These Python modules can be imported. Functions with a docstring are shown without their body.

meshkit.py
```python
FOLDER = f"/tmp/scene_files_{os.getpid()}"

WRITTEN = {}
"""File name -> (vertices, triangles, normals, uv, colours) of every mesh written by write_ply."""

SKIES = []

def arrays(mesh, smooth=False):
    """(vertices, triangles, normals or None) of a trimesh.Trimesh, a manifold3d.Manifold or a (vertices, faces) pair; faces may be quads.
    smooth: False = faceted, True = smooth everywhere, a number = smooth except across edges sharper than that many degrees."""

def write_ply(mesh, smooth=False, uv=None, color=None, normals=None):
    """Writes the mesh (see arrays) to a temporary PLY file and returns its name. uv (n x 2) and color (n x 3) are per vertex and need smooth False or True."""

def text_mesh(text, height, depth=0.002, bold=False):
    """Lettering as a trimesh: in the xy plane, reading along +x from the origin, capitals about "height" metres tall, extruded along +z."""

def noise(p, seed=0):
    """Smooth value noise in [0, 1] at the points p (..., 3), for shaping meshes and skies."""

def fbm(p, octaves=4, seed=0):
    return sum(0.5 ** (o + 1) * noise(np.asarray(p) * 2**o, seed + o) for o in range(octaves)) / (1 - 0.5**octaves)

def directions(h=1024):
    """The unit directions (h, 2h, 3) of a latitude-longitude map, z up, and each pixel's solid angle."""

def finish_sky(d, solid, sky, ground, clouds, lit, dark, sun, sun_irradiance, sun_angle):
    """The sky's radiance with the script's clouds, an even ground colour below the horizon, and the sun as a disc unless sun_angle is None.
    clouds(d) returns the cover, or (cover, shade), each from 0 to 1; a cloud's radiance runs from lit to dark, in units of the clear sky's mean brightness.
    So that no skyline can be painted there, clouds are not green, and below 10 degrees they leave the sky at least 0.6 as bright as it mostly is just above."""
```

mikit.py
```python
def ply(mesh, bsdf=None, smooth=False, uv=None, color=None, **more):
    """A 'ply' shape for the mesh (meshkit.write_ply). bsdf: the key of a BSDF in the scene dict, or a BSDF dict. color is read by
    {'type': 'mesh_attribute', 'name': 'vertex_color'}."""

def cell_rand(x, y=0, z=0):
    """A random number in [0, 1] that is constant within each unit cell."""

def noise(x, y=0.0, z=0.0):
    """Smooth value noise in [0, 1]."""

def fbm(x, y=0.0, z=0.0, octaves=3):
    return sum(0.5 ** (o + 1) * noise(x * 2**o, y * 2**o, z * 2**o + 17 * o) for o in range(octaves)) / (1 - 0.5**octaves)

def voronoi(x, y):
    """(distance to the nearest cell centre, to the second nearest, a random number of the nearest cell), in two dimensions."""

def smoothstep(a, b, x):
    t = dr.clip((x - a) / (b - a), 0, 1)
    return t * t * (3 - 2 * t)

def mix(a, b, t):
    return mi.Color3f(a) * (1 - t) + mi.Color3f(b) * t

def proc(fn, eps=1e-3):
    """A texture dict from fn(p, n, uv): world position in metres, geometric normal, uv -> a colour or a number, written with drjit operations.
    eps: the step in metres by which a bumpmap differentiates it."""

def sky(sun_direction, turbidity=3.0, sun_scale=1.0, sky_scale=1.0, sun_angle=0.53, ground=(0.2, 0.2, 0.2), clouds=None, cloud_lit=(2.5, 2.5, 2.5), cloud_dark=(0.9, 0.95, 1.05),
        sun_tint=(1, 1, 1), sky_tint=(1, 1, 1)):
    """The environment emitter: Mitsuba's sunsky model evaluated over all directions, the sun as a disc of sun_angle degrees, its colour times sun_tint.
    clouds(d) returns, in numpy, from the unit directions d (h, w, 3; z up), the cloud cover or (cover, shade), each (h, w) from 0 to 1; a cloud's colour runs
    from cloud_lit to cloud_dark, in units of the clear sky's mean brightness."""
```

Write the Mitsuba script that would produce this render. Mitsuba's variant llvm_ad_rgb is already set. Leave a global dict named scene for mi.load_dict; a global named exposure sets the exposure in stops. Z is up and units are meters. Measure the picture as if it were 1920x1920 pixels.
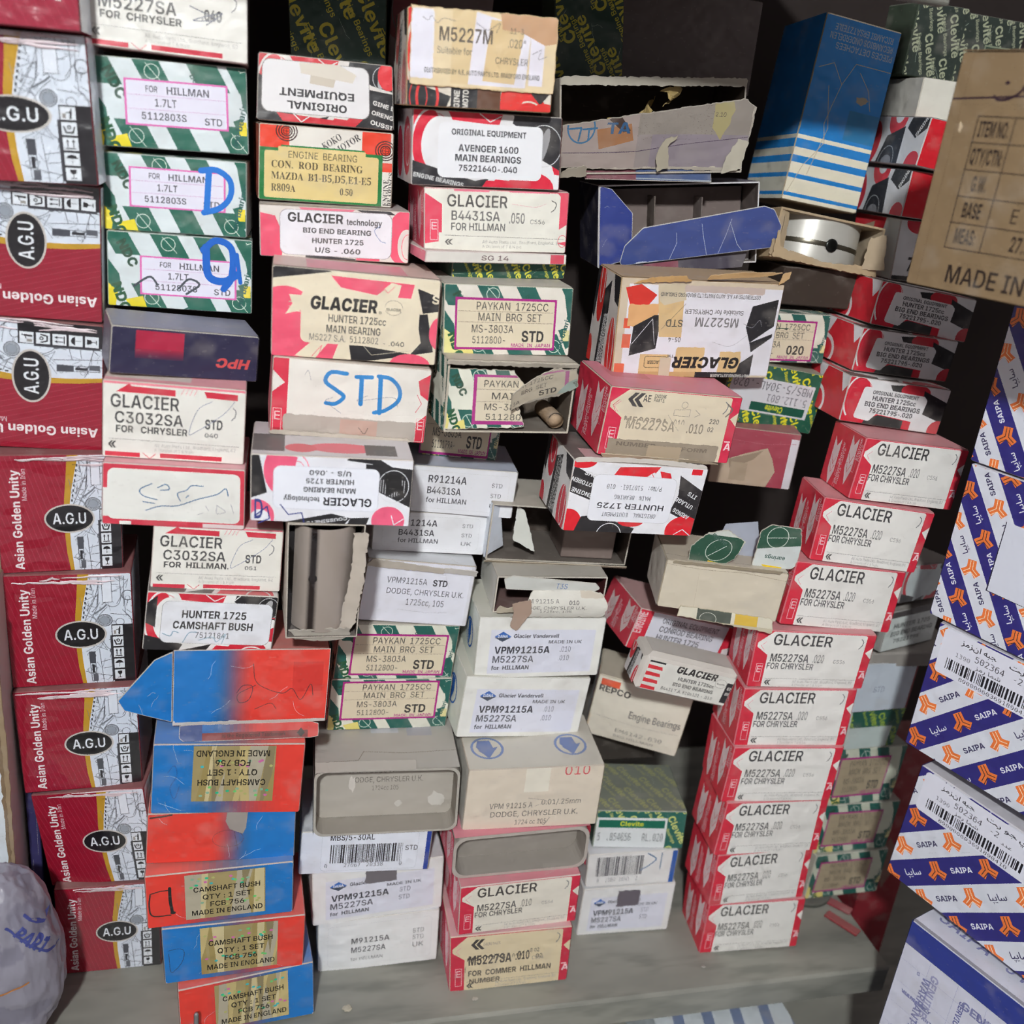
import math, random, glob
import numpy as np, trimesh, shapely, mapbox_earcut
import manifold3d as m3
from shapely.geometry import Polygon, LineString, box as sbox, Point, MultiPolygon
from shapely import affinity
from shapely.ops import unary_union
from PIL import ImageFont
import drjit as dr
import mitsuba as mi
import mikit, meshkit
T = mi.ScalarTransform4f
scene, labels = {}, {}

# ------------------------------------------------------------------ camera, light, exposure
CAM = np.array([-0.0178, -0.7986, 0.7947]); PITCH, YAW, ROLL = 0.36188, 0.27465, -0.11634
FOV = 2 * math.degrees(math.atan(960 / 1831.4))
_f = np.array([math.sin(YAW) * math.cos(PITCH), math.cos(YAW) * math.cos(PITCH), -math.sin(PITCH)])
_r = np.array([math.cos(YAW), -math.sin(YAW), 0.0]); _d = np.cross(_f, _r)
_dn = -math.sin(ROLL) * _r + math.cos(ROLL) * _d
scene['camera'] = {'type': 'thinlens', 'fov': FOV, 'fov_axis': 'x', 'near_clip': 0.05, 'far_clip': 50.0,
                   'aperture_radius': 0.004, 'focus_distance': 0.86,
                   'to_world': T().look_at(origin=CAM.tolist(), target=(CAM + _f).tolist(), up=(-_dn).tolist())}
scene['room_light'] = {'type': 'constant', 'radiance': {'type': 'rgb', 'value': [0.33, 0.305, 0.312]}}
LAMP = np.array([-0.30, -1.55, 1.52])
LAMP_POWER = 1250.0
exposure = 0.0

# ------------------------------------------------------------------ materials
def lin(c):
    c = np.asarray(c, float) / 255.0
    return np.where(c < 0.04045, c / 12.92, ((c + 0.055) / 1.055) ** 2.4)

def L3(c): return tuple(float(x) for x in lin(c))
def rgb(c): return {'type': 'rgb', 'value': [float(x) for x in lin(c)]}
VC = {'type': 'mesh_attribute', 'name': 'vertex_color'}

def dust(p, n, uv):
    a = mikit.fbm(p.x * 55, p.y * 55, p.z * 55, 3)
    b = mikit.noise(p.x * 420, p.y * 420, p.z * 420)
    top = dr.clip(n.z, 0, 1)
    return dr.clip(mikit.smoothstep(0.50, 0.80, a) * 0.16 + mikit.smoothstep(0.80, 0.95, b) * 0.10 + 0.03 + 0.22 * top, 0, 1)

def paper_bump(p, n, uv):
    return mikit.fbm(p.x * 90, p.y * 90, p.z * 90, 2) * 0.0016 + mikit.noise(p.x * 700, p.y * 700, p.z * 700) * 0.00006

def two(b): return {'type': 'twosided', 'bsdf': b}
BUMP = mikit.proc(paper_bump, eps=6e-4)
DUST = mikit.proc(dust)
GREYDUST = {'type': 'diffuse', 'reflectance': rgb((172, 166, 158))}
def bumped(b): return {'type': 'bumpmap', 'arbitrary': BUMP, 'bsdf': b}

scene['print_paper'] = two({'type': 'blendbsdf', 'weight': DUST,
    'bsdf_0': bumped({'type': 'principled', 'base_color': VC, 'roughness': 0.42, 'specular': 0.42}), 'bsdf_1': GREYDUST})
scene['carton_board'] = two({'type': 'blendbsdf', 'weight': DUST,
    'bsdf_0': bumped({'type': 'diffuse', 'reflectance': VC}), 'bsdf_1': GREYDUST})
scene['sticker_paper'] = two({'type': 'principled', 'base_color': VC, 'roughness': 0.5, 'specular': 0.35})
scene['gloss_print'] = two(bumped({'type': 'principled', 'base_color': VC, 'roughness': 0.2, 'specular': 0.5}))
scene['foil'] = two(bumped({'type': 'principled', 'base_color': VC, 'roughness': 0.36, 'metallic': 0.3, 'specular': 0.6}))
scene['film'] = {'type': 'thindielectric', 'int_ior': 1.46}
scene['steel'] = two({'type': 'principled', 'base_color': VC, 'roughness': 0.28, 'metallic': 0.8})
scene['oily_steel'] = two({'type': 'principled', 'base_color': VC, 'roughness': 0.36, 'metallic': 0.3, 'specular': 0.6})
scene['tape'] = two({'type': 'principled', 'base_color': VC, 'roughness': 0.25, 'specular': 0.5})
scene['bag_plastic'] = two({'type': 'principled', 'base_color': VC, 'roughness': 0.35, 'specular': 0.45})

def kraft(p, n, uv):
    a = mikit.fbm(p.x * 60, p.y * 60, p.z * 240, 3)
    b = mikit.noise(p.x * 900, p.y * 900, p.z * 900)
    return mikit.mix(L3((150, 120, 84)), L3((178, 150, 112)), dr.clip(0.75 * a + 0.3 * b, 0, 1))
def shelf_col(p, n, uv):
    a = mikit.fbm(p.x * 12, p.y * 30, p.z * 30, 4)
    s = mikit.smoothstep(0.5, 0.85, mikit.fbm(p.x * 14 + 7, p.y * 60, p.z * 40, 4))
    c = mikit.mix(L3((118, 119, 112)), L3((156, 155, 145)), a)
    return mikit.mix(c, L3((84, 88, 82)), s * 0.45)
def back_col(p, n, uv):
    return mikit.mix(L3((46, 41, 40)), L3((60, 54, 52)), mikit.fbm(p.x * 9, p.y * 9, p.z * 9, 3))
scene['shelf_paint'] = two({'type': 'principled', 'base_color': mikit.proc(shelf_col), 'roughness': 0.55, 'specular': 0.3})
scene['back_board'] = two({'type': 'diffuse', 'reflectance': mikit.proc(back_col)})
scene['floor_grey'] = two({'type': 'diffuse', 'reflectance': rgb((120, 116, 110))})

# ------------------------------------------------------------------ scene entries
def numbered(name, taken):
    if name not in taken: return name
    k = 1
    while f'{name}_{k:03d}' in taken: k += 1
    return f'{name}_{k:03d}'
roots = set()
def thing(name, label=None, cat=None, group=None, kind=None):
    key = numbered(name, roots); roots.add(key)
    d = {}
    if label: d['label'] = label
    if cat: d['category'] = cat
    if group: d['group'] = group
    if kind: d['kind'] = kind
    labels[key] = d
    return key
def put(key, v, f, col, bsdf, smooth=False):
    v = np.asarray(v, float); f = np.asarray(f, int)
    if col is None: scene[key] = mikit.ply((v, f), bsdf, smooth=smooth)
    else:
        col = np.broadcast_to(np.asarray(col, float), (len(v), 3))
        scene[key] = mikit.ply((v, f), bsdf, smooth=bool(smooth), color=col)
def part(parent, name, v, f, col, bsdf, smooth=False, label=None):
    key = numbered(parent + '__' + name, scene)
    put(key, v, f, col, bsdf, smooth)
    if label: labels[key] = {'label': label}
    return key

# ------------------------------------------------------------------ lettering: glyph outlines
FDIR = glob.glob('/opt/blender-*/*/datafiles/fonts/')[0]
FPX = 80
def _font(file, axes=None):
    f = ImageFont.truetype(FDIR + file, FPX)
    if axes: f.set_variation_by_axes(axes)
    return f
FONTS = {'r': _font('Inter.woff2', [14, 430]), 'm': _font('Inter.woff2', [20, 620]), 'b': _font('Inter.woff2', [24, 760]),
         'k': _font('Inter.woff2', [28, 900]), 'mono': _font('DejaVuSansMono.woff2'), 'serif': _font('NotoSansMath-Regular.woff2'),
         'ar': _font('NotoSansArabic-VariableFont_wdth,wght.woff2', [560, 100])}
CAPH = {}
def contours(a):
    """0.5 level outlines of a grey array (rows down), by marching squares: closed rings."""
    a = np.pad(a, 1); h, w = a.shape; on = a > 0.5
    code = on[:-1, :-1] * 1 + on[:-1, 1:] * 2 + on[1:, 1:] * 4 + on[1:, :-1] * 8
    nxt = {}
    TAB = {1: [(3, 0)], 2: [(0, 1)], 3: [(3, 1)], 4: [(1, 2)], 5: [(3, 2), (1, 0)], 6: [(0, 2)], 7: [(3, 2)], 8: [(2, 3)], 9: [(2, 0)],
           10: [(0, 3), (2, 1)], 11: [(2, 1)], 12: [(1, 3)], 13: [(1, 0)], 14: [(0, 3)]}
    def eid(y, x, e):
        return (0, y, x) if e == 0 else (1, y, x + 1) if e == 1 else (0, y + 1, x) if e == 2 else (1, y, x)
    for y, x in zip(*np.nonzero((code > 0) & (code < 15))):
        for s, t in TAB[int(code[y, x])]: nxt[eid(y, x, s)] = eid(y, x, t)
    def pt(e):
        k, y, x = e
        if k == 0:
            p, q = a[y, x], a[y, x + 1]; return (x + (0.5 - p) / (q - p) - 1, y - 1)
        p, q = a[y, x], a[y + 1, x]; return (x - 1, y + (0.5 - p) / (q - p) - 1)
    rings = []
    while nxt:
        s = next(iter(nxt)); r = []; e = s
        while e in nxt:
            n = nxt.pop(e); r.append(pt(e)); e = n
        if len(r) > 3: rings.append(r)
    return rings
GL = {}
def glyph(ch, fk):
    if (ch, fk) in GL: return GL[ch, fk]
    f = FONTS[fk]; adv = f.getlength(ch); g = Polygon()
    m, off = f.getmask2(ch, mode='L', anchor='ls')
    if m.size[0] and m.size[1]:
        a = np.array(m, dtype=float).reshape(m.size[1], m.size[0]) / 255.0
        polys = sorted((Polygon(r).buffer(0) for r in contours(a)), key=lambda p: -p.area)
        for p in polys: g = g.symmetric_difference(p)
        g = affinity.translate(g, off[0] + .5, off[1] + .5).simplify(0.45)
    GL[ch, fk] = (g, adv)
    return GL[ch, fk]
SER = {}
for i in range(26): SER[chr(65 + i)] = chr(0x1D400 + i); SER[chr(97 + i)] = chr(0x1D41A + i)
for i in range(10): SER[chr(48 + i)] = chr(0x1D7CE + i)
AR = {'saipa': '\ufe8e\ufb59\ufbfe\ufe8e\ufeb3', 'jeld': '\ufe94\ufb92\ufea0\ufe8e', 'x1': '\ufe96\ufead \ufeee\ufea0 \ufef1\ufe8e\ufee4\ufeeb\ufe8d\ufead',
      'x2': '\ufeb0\ufee3\ufeb0\ufee5\ufe8d \ufeea\ufe92\ufea0', 'adad': '\ufea9\ufeaa\ufecb', 'tedad': '\ufea9\ufe8d\ufeaa\ufecc\ufe97', 'sho': '\ufeb0\ufee3\ufead \ufe8e\ufee4\ufeb7'}
TX = {}
def text_geo(s, fk):
    """(shape with baseline start at the origin, y down, capital height 1; its width)"""
    if (s, fk) in TX: return TX[s, fk]
    if fk not in CAPH: CAPH[fk] = -glyph({'serif': SER['H'], 'ar': '\ufe8e'}.get(fk, 'H'), fk)[0].bounds[1]
    x, gs = 0.0, []
    for ch in s:
        c = SER.get(ch, ch) if fk == 'serif' else ch
        if c == ' ': x += FONTS[fk].getlength(' ') * (1.5 if fk == 'mono' else 1); continue
        g, adv = glyph(c, fk)
        if not g.is_empty: gs.append(affinity.translate(g, x, 0))
        x += adv
    k = 1 / CAPH[fk]
    g = affinity.scale(unary_union(gs), k, k, origin=(0, 0)) if gs else Polygon()
    TX[s, fk] = (g, x * k)
    return TX[s, fk]

# ------------------------------------------------------------------ flat print: coloured shapes on one face, in per cent of its size
def curve(p):
    """a smooth line through the points"""
    p = np.array(p, float)
    if len(p) < 3: return p
    q = []; e = np.vstack([2 * p[0] - p[1], p, 2 * p[-1] - p[-2]])
    for i in range(len(p) - 1):
        for t in np.linspace(0, 1, 6, endpoint=False):
            a, b, c, d = e[i:i + 4]; q.append(.5 * (2 * b + (c - a) * t + (2 * a - 5 * b + 4 * c - d) * t * t + (3 * b - a - 3 * c + d) * t ** 3))
    return np.array(q + [p[-1]])
class Art:
    def __init__(s, W, H, bg, shape=None):
        s.W, s.H, s.items = W, H, []
        s.face = shape or sbox(0, 0, W, H)
        s.items.append((s.face, bg))
    def P(s, pts): return [(x * s.W / 100, y * s.H / 100) for x, y in pts]
    def add(s, g, c): s.items.append((g, c)); return s
    def poly(s, pts, c): return s.add(Polygon(s.P(pts)).buffer(0), c)
    def rect(s, x0, y0, x1, y1, c, r=0):
        g = sbox(x0 * s.W / 100, y0 * s.H / 100, x1 * s.W / 100, y1 * s.H / 100)
        if r: g = g.buffer(-r).buffer(r, quad_segs=6)
        return s.add(g, c)
    def frame(s, x0, y0, x1, y1, c, t, r=0):
        g = sbox(x0 * s.W / 100, y0 * s.H / 100, x1 * s.W / 100, y1 * s.H / 100)
        if r: g = g.buffer(-r).buffer(r, quad_segs=6)
        return s.add(g.difference(g.buffer(-t)), c)
    def ell(s, cx, cy, rx, ry, c, w=None, rot=0):
        """radii in mm; w: ring of that width in mm"""
        g = affinity.rotate(affinity.scale(Point(0, 0).buffer(1, quad_segs=14), rx, ry), rot, origin=(0, 0))
        if w: g = g.difference(affinity.rotate(affinity.scale(Point(0, 0).buffer(1, quad_segs=14), rx - w, ry - w), rot, origin=(0, 0)))
        return s.add(affinity.translate(g, cx * s.W / 100, cy * s.H / 100), c)
    def line(s, pts, w, c, bent=False):
        p = np.array(s.P(pts))
        if bent: p = curve(p)
        return s.add(LineString(p).buffer(w / 2, quad_segs=2), c)
    def text(s, x, y, t, h, c, w=None, font='m', rot=0, anchor='l', shear=0):
        """baseline point in per cent; capital height h in per cent of H; w: width in per cent of W (turned text: of H and W)"""
        if not t.strip(): return s
        g, adv = text_geo(t, font)
        side = abs(rot) in (90, 270)
        hm = h * (s.W if side else s.H) / 100
        wm = hm * adv if w is None else w * (s.H if side else s.W) / 100
        if shear: g = affinity.skew(g, xs=-shear, origin=(0, 0))
        g = affinity.scale(g, wm / adv, hm, origin=(0, 0))
        if anchor == 'c': g = affinity.translate(g, -wm / 2, 0)
        if anchor == 'r': g = affinity.translate(g, -wm, 0)
        g = affinity.rotate(g, rot, origin=(0, 0))
        return s.add(affinity.translate(g, x * s.W / 100, y * s.H / 100), c)
    def barcode(s, x0, y0, x1, y1, c, seed=1, n=60):
        r = random.Random(seed); x = x0; gs = []; u = (x1 - x0) / n
        while x < x1:
            a = r.choice([1, 1, 2, 3]) * u * .55; gs.append(sbox(x * s.W / 100, y0 * s.H / 100, min(x + a, x1) * s.W / 100, y1 * s.H / 100)); x += a + r.choice([1, 1, 2]) * u * .6
        return s.add(MultiPolygon(gs), c)
    def grad(s, x0, y0, x1, y1, ca, cb, n=22):
        for i in range(n):
            t = (i + .5) / n; t = t * t * (3 - 2 * t)
            a = x0 + (x1 - x0) * i / n; b = x0 + (x1 - x0) * (i + 1) / n
            s.rect(a, y0, b + .02, y1, tuple(np.array(ca) * (1 - t) + np.array(cb) * t))
        return s
    def ragged(s, x0, y0, x1, y1, c, seed=0, amp=1.0, step=2.5):
        g = ragged(sbox(x0 * s.W / 100, y0 * s.H / 100, x1 * s.W / 100, y1 * s.H / 100), seed, amp, step)
        return s.add(g, c)
    def blob(s, cx, cy, r, c, seed=0, sx=1, sy=1):
        q = random.Random(seed); n = 13
        pts = [(cx * s.W / 100 + sx * r * q.uniform(.6, 1.15) * math.cos(k * 2 * math.pi / n), cy * s.H / 100 + sy * r * q.uniform(.6, 1.15) * math.sin(k * 2 * math.pi / n)) for k in range(n)]
        return s.add(Polygon(pts).buffer(0), c)
    def wear(s, seed, n=18, c=(206, 198, 188), size=1.0):
        q = random.Random(seed)
        for k in range(n):
            e = q.random() * 2 * (s.W + s.H)
            if e < s.W: p = (e, 0)
            elif e < s.W + s.H: p = (s.W, e - s.W)
            elif e < 2 * s.W + s.H: p = (e - s.W - s.H, s.H)
            else: p = (0, e - 2 * s.W - s.H)
            if k < 4: p = [(0, 0), (s.W, 0), (0, s.H), (s.W, s.H)][k]
            ln = q.uniform(1.2, 5) * size; th = q.uniform(.25, .8) * size
            hor = p[1] in (0, s.H)
            if k < 4: ln, th = ln * .4, ln * .4
            j = np.random.default_rng(seed * 97 + k).uniform(.5, 1.2, 9)
            a = [(p[0] + (ln if hor else th) * j[i] * math.cos(i * 2 * math.pi / 9), p[1] + (th if hor else ln) * j[i] * math.sin(i * 2 * math.pi / 9)) for i in range(9)]
            s.add(Polygon(a).buffer(0), c)
        return s
    def scratch(s, seed, n=6, c=(225, 222, 218), w=.22):
        q = random.Random(seed)
        for k in range(n):
            x, y = q.uniform(5, 95), q.uniform(5, 95); pts = [(x, y)]
            a = q.uniform(0, 6.3)
            for i in range(4):
                a += q.uniform(-.5, .5); x += 4 * math.cos(a); y += 7 * math.sin(a); pts.append((x, y))
            s.line(pts, w, c)
        return s
    def flip(s):
        s.items = [(affinity.rotate(g, 180, origin=(s.W / 2, s.H / 2)), c) for g, c in s.items]; return s
    def sub(s, other, x0=0, y0=0):
        """lays another art on this one with its top left at (x0, y0) mm"""
        for g, c in other.items: s.add(affinity.translate(g.intersection(other.face), x0, y0), c)
        return s
    def mesh(s, maxedge=14.0):
        """(2D vertices in mm, y down; faces; colours): a flat partition of the face into its colours"""
        V, F, C, n, cov = [], [], [], 0, None
        for g, c in reversed(s.items):
            g = g.intersection(s.face)
            if g.is_empty: continue
            vis = g if cov is None else g.difference(cov)
            cov = g if cov is None else cov.union(g)
            for p in shapely.get_parts(vis):
                if p.geom_type != 'Polygon' or p.area < 2e-3: continue
                rings = [np.array(p.exterior.coords)[:-1]] + [np.array(r.coords)[:-1] for r in p.interiors]
                v = np.vstack(rings); ends = np.cumsum([len(r) for r in rings]).astype(np.uint32)
                f = mapbox_earcut.triangulate_float64(v, ends).reshape(-1, 3).astype(int)
                if len(f) == 0: continue
                V.append(v); F.append(f + n); C.append(np.tile(lin(c), (len(v), 1))); n += len(v)
        V, F, C = np.vstack(V), np.vstack(F), np.vstack(C)
        for _ in range(3):
            L = np.linalg.norm(V[F] - V[F[:, [1, 2, 0]]], axis=2).max(1)
            big = L > maxedge
            if not big.any(): break
            b = F[big]; a0, a1, a2 = V[b[:, 0]], V[b[:, 1]], V[b[:, 2]]
            k = len(V); m = len(b)
            V = np.vstack([V, (a0 + a1) / 2, (a1 + a2) / 2, (a2 + a0) / 2]); cc = C[b[:, 0]]; C = np.vstack([C, cc, cc, cc])
            i = np.arange(m); x, y, z = k + i, k + m + i, k + 2 * m + i
            F = np.vstack([F[~big], np.stack([b[:, 0], x, z], 1), np.stack([x, b[:, 1], y], 1), np.stack([z, y, b[:, 2]], 1), np.stack([x, y, z], 1)])
        return V, F, C
def ragged(g, seed, amp=1.0, step=2.5):
    q = np.random.default_rng(seed); out = []
    L = g.exterior.length; n = max(8, int(L / step))
    for k in range(n):
        p = g.exterior.interpolate((k + q.uniform(-.3, .3)) * L / n); out.append((p.x + q.normal(0, amp * .5), p.y + q.normal(0, amp * .5)))
    return Polygon(out).buffer(0)

# ------------------------------------------------------------------ boxes
def rot3(yaw, pitch, roll):
    a, b, c = np.radians([yaw, pitch, roll])
    Rz = np.array([[math.cos(a), -math.sin(a), 0], [math.sin(a), math.cos(a), 0], [0, 0, 1]])
    Rx = np.array([[1, 0, 0], [0, math.cos(b), -math.sin(b)], [0, math.sin(b), math.cos(b)]])
    Ry = np.array([[math.cos(c), 0, math.sin(c)], [0, 1, 0], [-math.sin(c), 0, math.cos(c)]])
    return Rz @ Rx @ Ry
def subdiv(v, f, edge):
    for _ in range(4):
        if np.linalg.norm(v[f] - v[f[:, [1, 2, 0]]], axis=2).max() <= edge: break
        v, f = trimesh.remesh.subdivide(v, f)
    return v, f
def round_box(x0, x1, y0, y1, z0, z1, r, edge=22.0):
    pts = []
    for sx in (0, 1):
        for sy in (0, 1):
            for sz in (0, 1):
                c = np.array([x1 - r if sx else x0 + r, y1 - r if sy else y0 + r, z1 - r if sz else z0 + r])
                d = np.array([1 if sx else -1, 1 if sy else -1, 1 if sz else -1])
                for k in range(3):
                    e = np.zeros(3); e[k] = d[k] * r; pts.append(c + e)
                pts.append(c + d * r * .577)
    h = trimesh.convex.convex_hull(np.array(pts))
    return subdiv(np.array(h.vertices), np.array(h.faces), edge)
class Box:
    """A carton whose front face centre is the local origin: x right, y into the shelf, z up, in millimetres."""
    def __init__(s, key, pose, D=85, wear=1.0, bulge=0.0, seed=None):
        s.key = key; x, y, z, yaw, pit, rol, s.W, s.H = pose; s.D = D
        s.R = rot3(yaw, pit, rol); s.t = np.array([x, y, z])
        q = np.random.default_rng(abs(hash_(key)) if seed is None else seed)
        s.off = q.uniform(-1, 1, (2, 2, 2, 3)) * np.array([1.2, 1.5, .6]) * wear; s.bulge = bulge
    def warp(s, v):
        v = np.array(v, float); a = np.clip(v[:, 0] / s.W + .5, -.1, 1.1); b = np.clip(v[:, 1] / s.D, -.3, 1.1); c = np.clip(v[:, 2] / s.H + .5, -.1, 1.1)
        o = 0
        for i in (0, 1):
            for j in (0, 1):
                for k in (0, 1):
                    o = o + ((a if i else 1 - a) * (b if j else 1 - b) * (c if k else 1 - c))[:, None] * s.off[i, j, k]
        v = v + o
        if s.bulge: v[:, 1] -= s.bulge * np.clip(1 - (2 * a - 1) ** 2, 0, 1) * np.clip(1 - (2 * c - 1) ** 2, 0, 1) * np.clip(1 - b * 1.5, 0, 1)
        return v
    def world(s, v, raw=False): return ((v if raw else s.warp(v)) @ s.R.T + s.t) / 1000.0
    def body(s, col=(196, 188, 176), r=1.3, name='carton', bsdf='carton_board'):
        v, f = round_box(-s.W / 2, s.W / 2, 0, s.D, -s.H / 2, s.H / 2, r)
        part(s.key, name, s.world(v), f, lin(col), bsdf); return s
    def face(s, side, art, name=None, bsdf='print_paper', lift=.25, inset=.7, label=None):
        art.face = art.face.intersection(sbox(inset, inset, art.W - inset, art.H - inset).buffer(-1).buffer(1, quad_segs=3)) if inset else art.face
        v, f, c = art.mesh()
        u, w = v[:, 0] - art.W / 2, art.H / 2 - v[:, 1]
        if side == 'front': p = np.stack([u, 0 * u - lift, w], 1); f = f[:, ::-1]
        if side == 'left': p = np.stack([0 * u - s.W / 2 - lift, s.D / 2 - u, w], 1); f = f[:, ::-1]
        if side == 'right': p = np.stack([0 * u + s.W / 2 + lift, u + s.D / 2, w], 1); f = f[:, ::-1]
        if side == 'top': p = np.stack([u, s.D / 2 + w, 0 * u + s.H / 2 + lift], 1); f = f[:, ::-1]
        if side == 'bottom': p = np.stack([u, s.D / 2 - w, 0 * u - s.H / 2 - lift], 1)
        part(s.key, name or side + '_panel', s.world(p), f, c, bsdf, label=label); return s
    def sticker(s, art, x, y, name='label', bsdf='sticker_paper', lift=.55, side='front', r=0, label=None):
        """a label whose top left corner is at (x, y) per cent of the front face"""
        if r: art.face = art.face.buffer(-r).buffer(r, quad_segs=6)
        v, f, c = art.mesh(); FW = s.W if side in ('front', 'top') else s.D; FH = s.H if side != 'top' else s.D
        u = v[:, 0] + x * FW / 100 - FW / 2; w = FH / 2 - v[:, 1] - y * FH / 100
        if side == 'front': p = np.stack([u, 0 * u - lift, w], 1)
        if side == 'left': p = np.stack([0 * u - s.W / 2 - lift, s.D / 2 - u, w], 1)
        if side == 'top': p = np.stack([u, s.D / 2 + w, 0 * u + s.H / 2 + lift], 1)
        part(s.key, name, s.world(p), f[:, ::-1], c, bsdf, label=label); return s
    def plate(s, pts, M, t=.8, col=(190, 182, 170), art=None, name='flap', bend=None, bsdf='carton_board', label=None, edge=9.0, back=None):
        """a card plate: outline pts (mm, x right, y up) in its own plane, thickness t, placed by the 4 x 4 M in the box's frame; art is printed on its +z face"""
        g = pts if hasattr(pts, 'exterior') else Polygon(pts).buffer(0)
        e = trimesh.creation.extrude_polygon(g, t, engine='earcut'); v, f = subdiv(np.array(e.vertices), np.array(e.faces), edge)
        v[:, 2] -= t
        def go(v):
            v = np.array(v, float)
            if bend: v = bend(v)
            return v @ M[:3, :3].T + M[:3, 3]
        k = part(s.key, name, s.world(go(v), True), f, lin(col), bsdf, label=label)
        if art:
            art.face = art.face.intersection(affinity.translate(affinity.scale(g.buffer(-.5), 1, -1, origin=(0, 0)), -g.bounds[0], g.bounds[3]))
            v, f, c = art.mesh(edge)
            p = np.stack([v[:, 0] + g.bounds[0], g.bounds[3] - v[:, 1], 0 * v[:, 0] + .25], 1)
            part(k, 'print', s.world(go(p), True), f[:, ::-1], c, 'print_paper')
        return s
    def tray(s, wall=1.1, inner=(150, 140, 130), col=(196, 188, 176), deep=None, r=0.0, name='carton'):
        """an open-fronted carton"""
        deep = deep or s.D - 2
        def rr(w, h, r):
            g = sbox(-w / 2, -h / 2, w / 2, h / 2)
            return g.buffer(-r).buffer(r, quad_segs=5) if r else g
        o = trimesh.creation.extrude_polygon(rr(s.W, s.H, max(r, .8)), s.D, engine='earcut'); i = trimesh.creation.extrude_polygon(rr(s.W - 2 * wall, s.H - 2 * wall, r), deep + 5, engine='earcut')
        i.apply_translation([0, 0, -5])
        def mf(m): return m3.Manifold(m3.Mesh(vert_properties=np.array(m.vertices, np.float32), tri_verts=np.array(m.faces, np.uint32)))
        d = (mf(o) - mf(i)).refine_to_length(16).to_mesh()
        v = np.array(d.vert_properties[:, :3], float); f = np.array(d.tri_verts)
        v = np.stack([v[:, 0], v[:, 2], v[:, 1]], 1); f = f[:, ::-1]
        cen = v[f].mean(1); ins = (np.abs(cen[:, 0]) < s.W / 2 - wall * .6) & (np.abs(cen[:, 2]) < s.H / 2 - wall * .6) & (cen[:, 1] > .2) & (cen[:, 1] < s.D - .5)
        c = np.where(ins[:, None], lin(inner), lin(col)); V = v[f].reshape(-1, 3)
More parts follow.
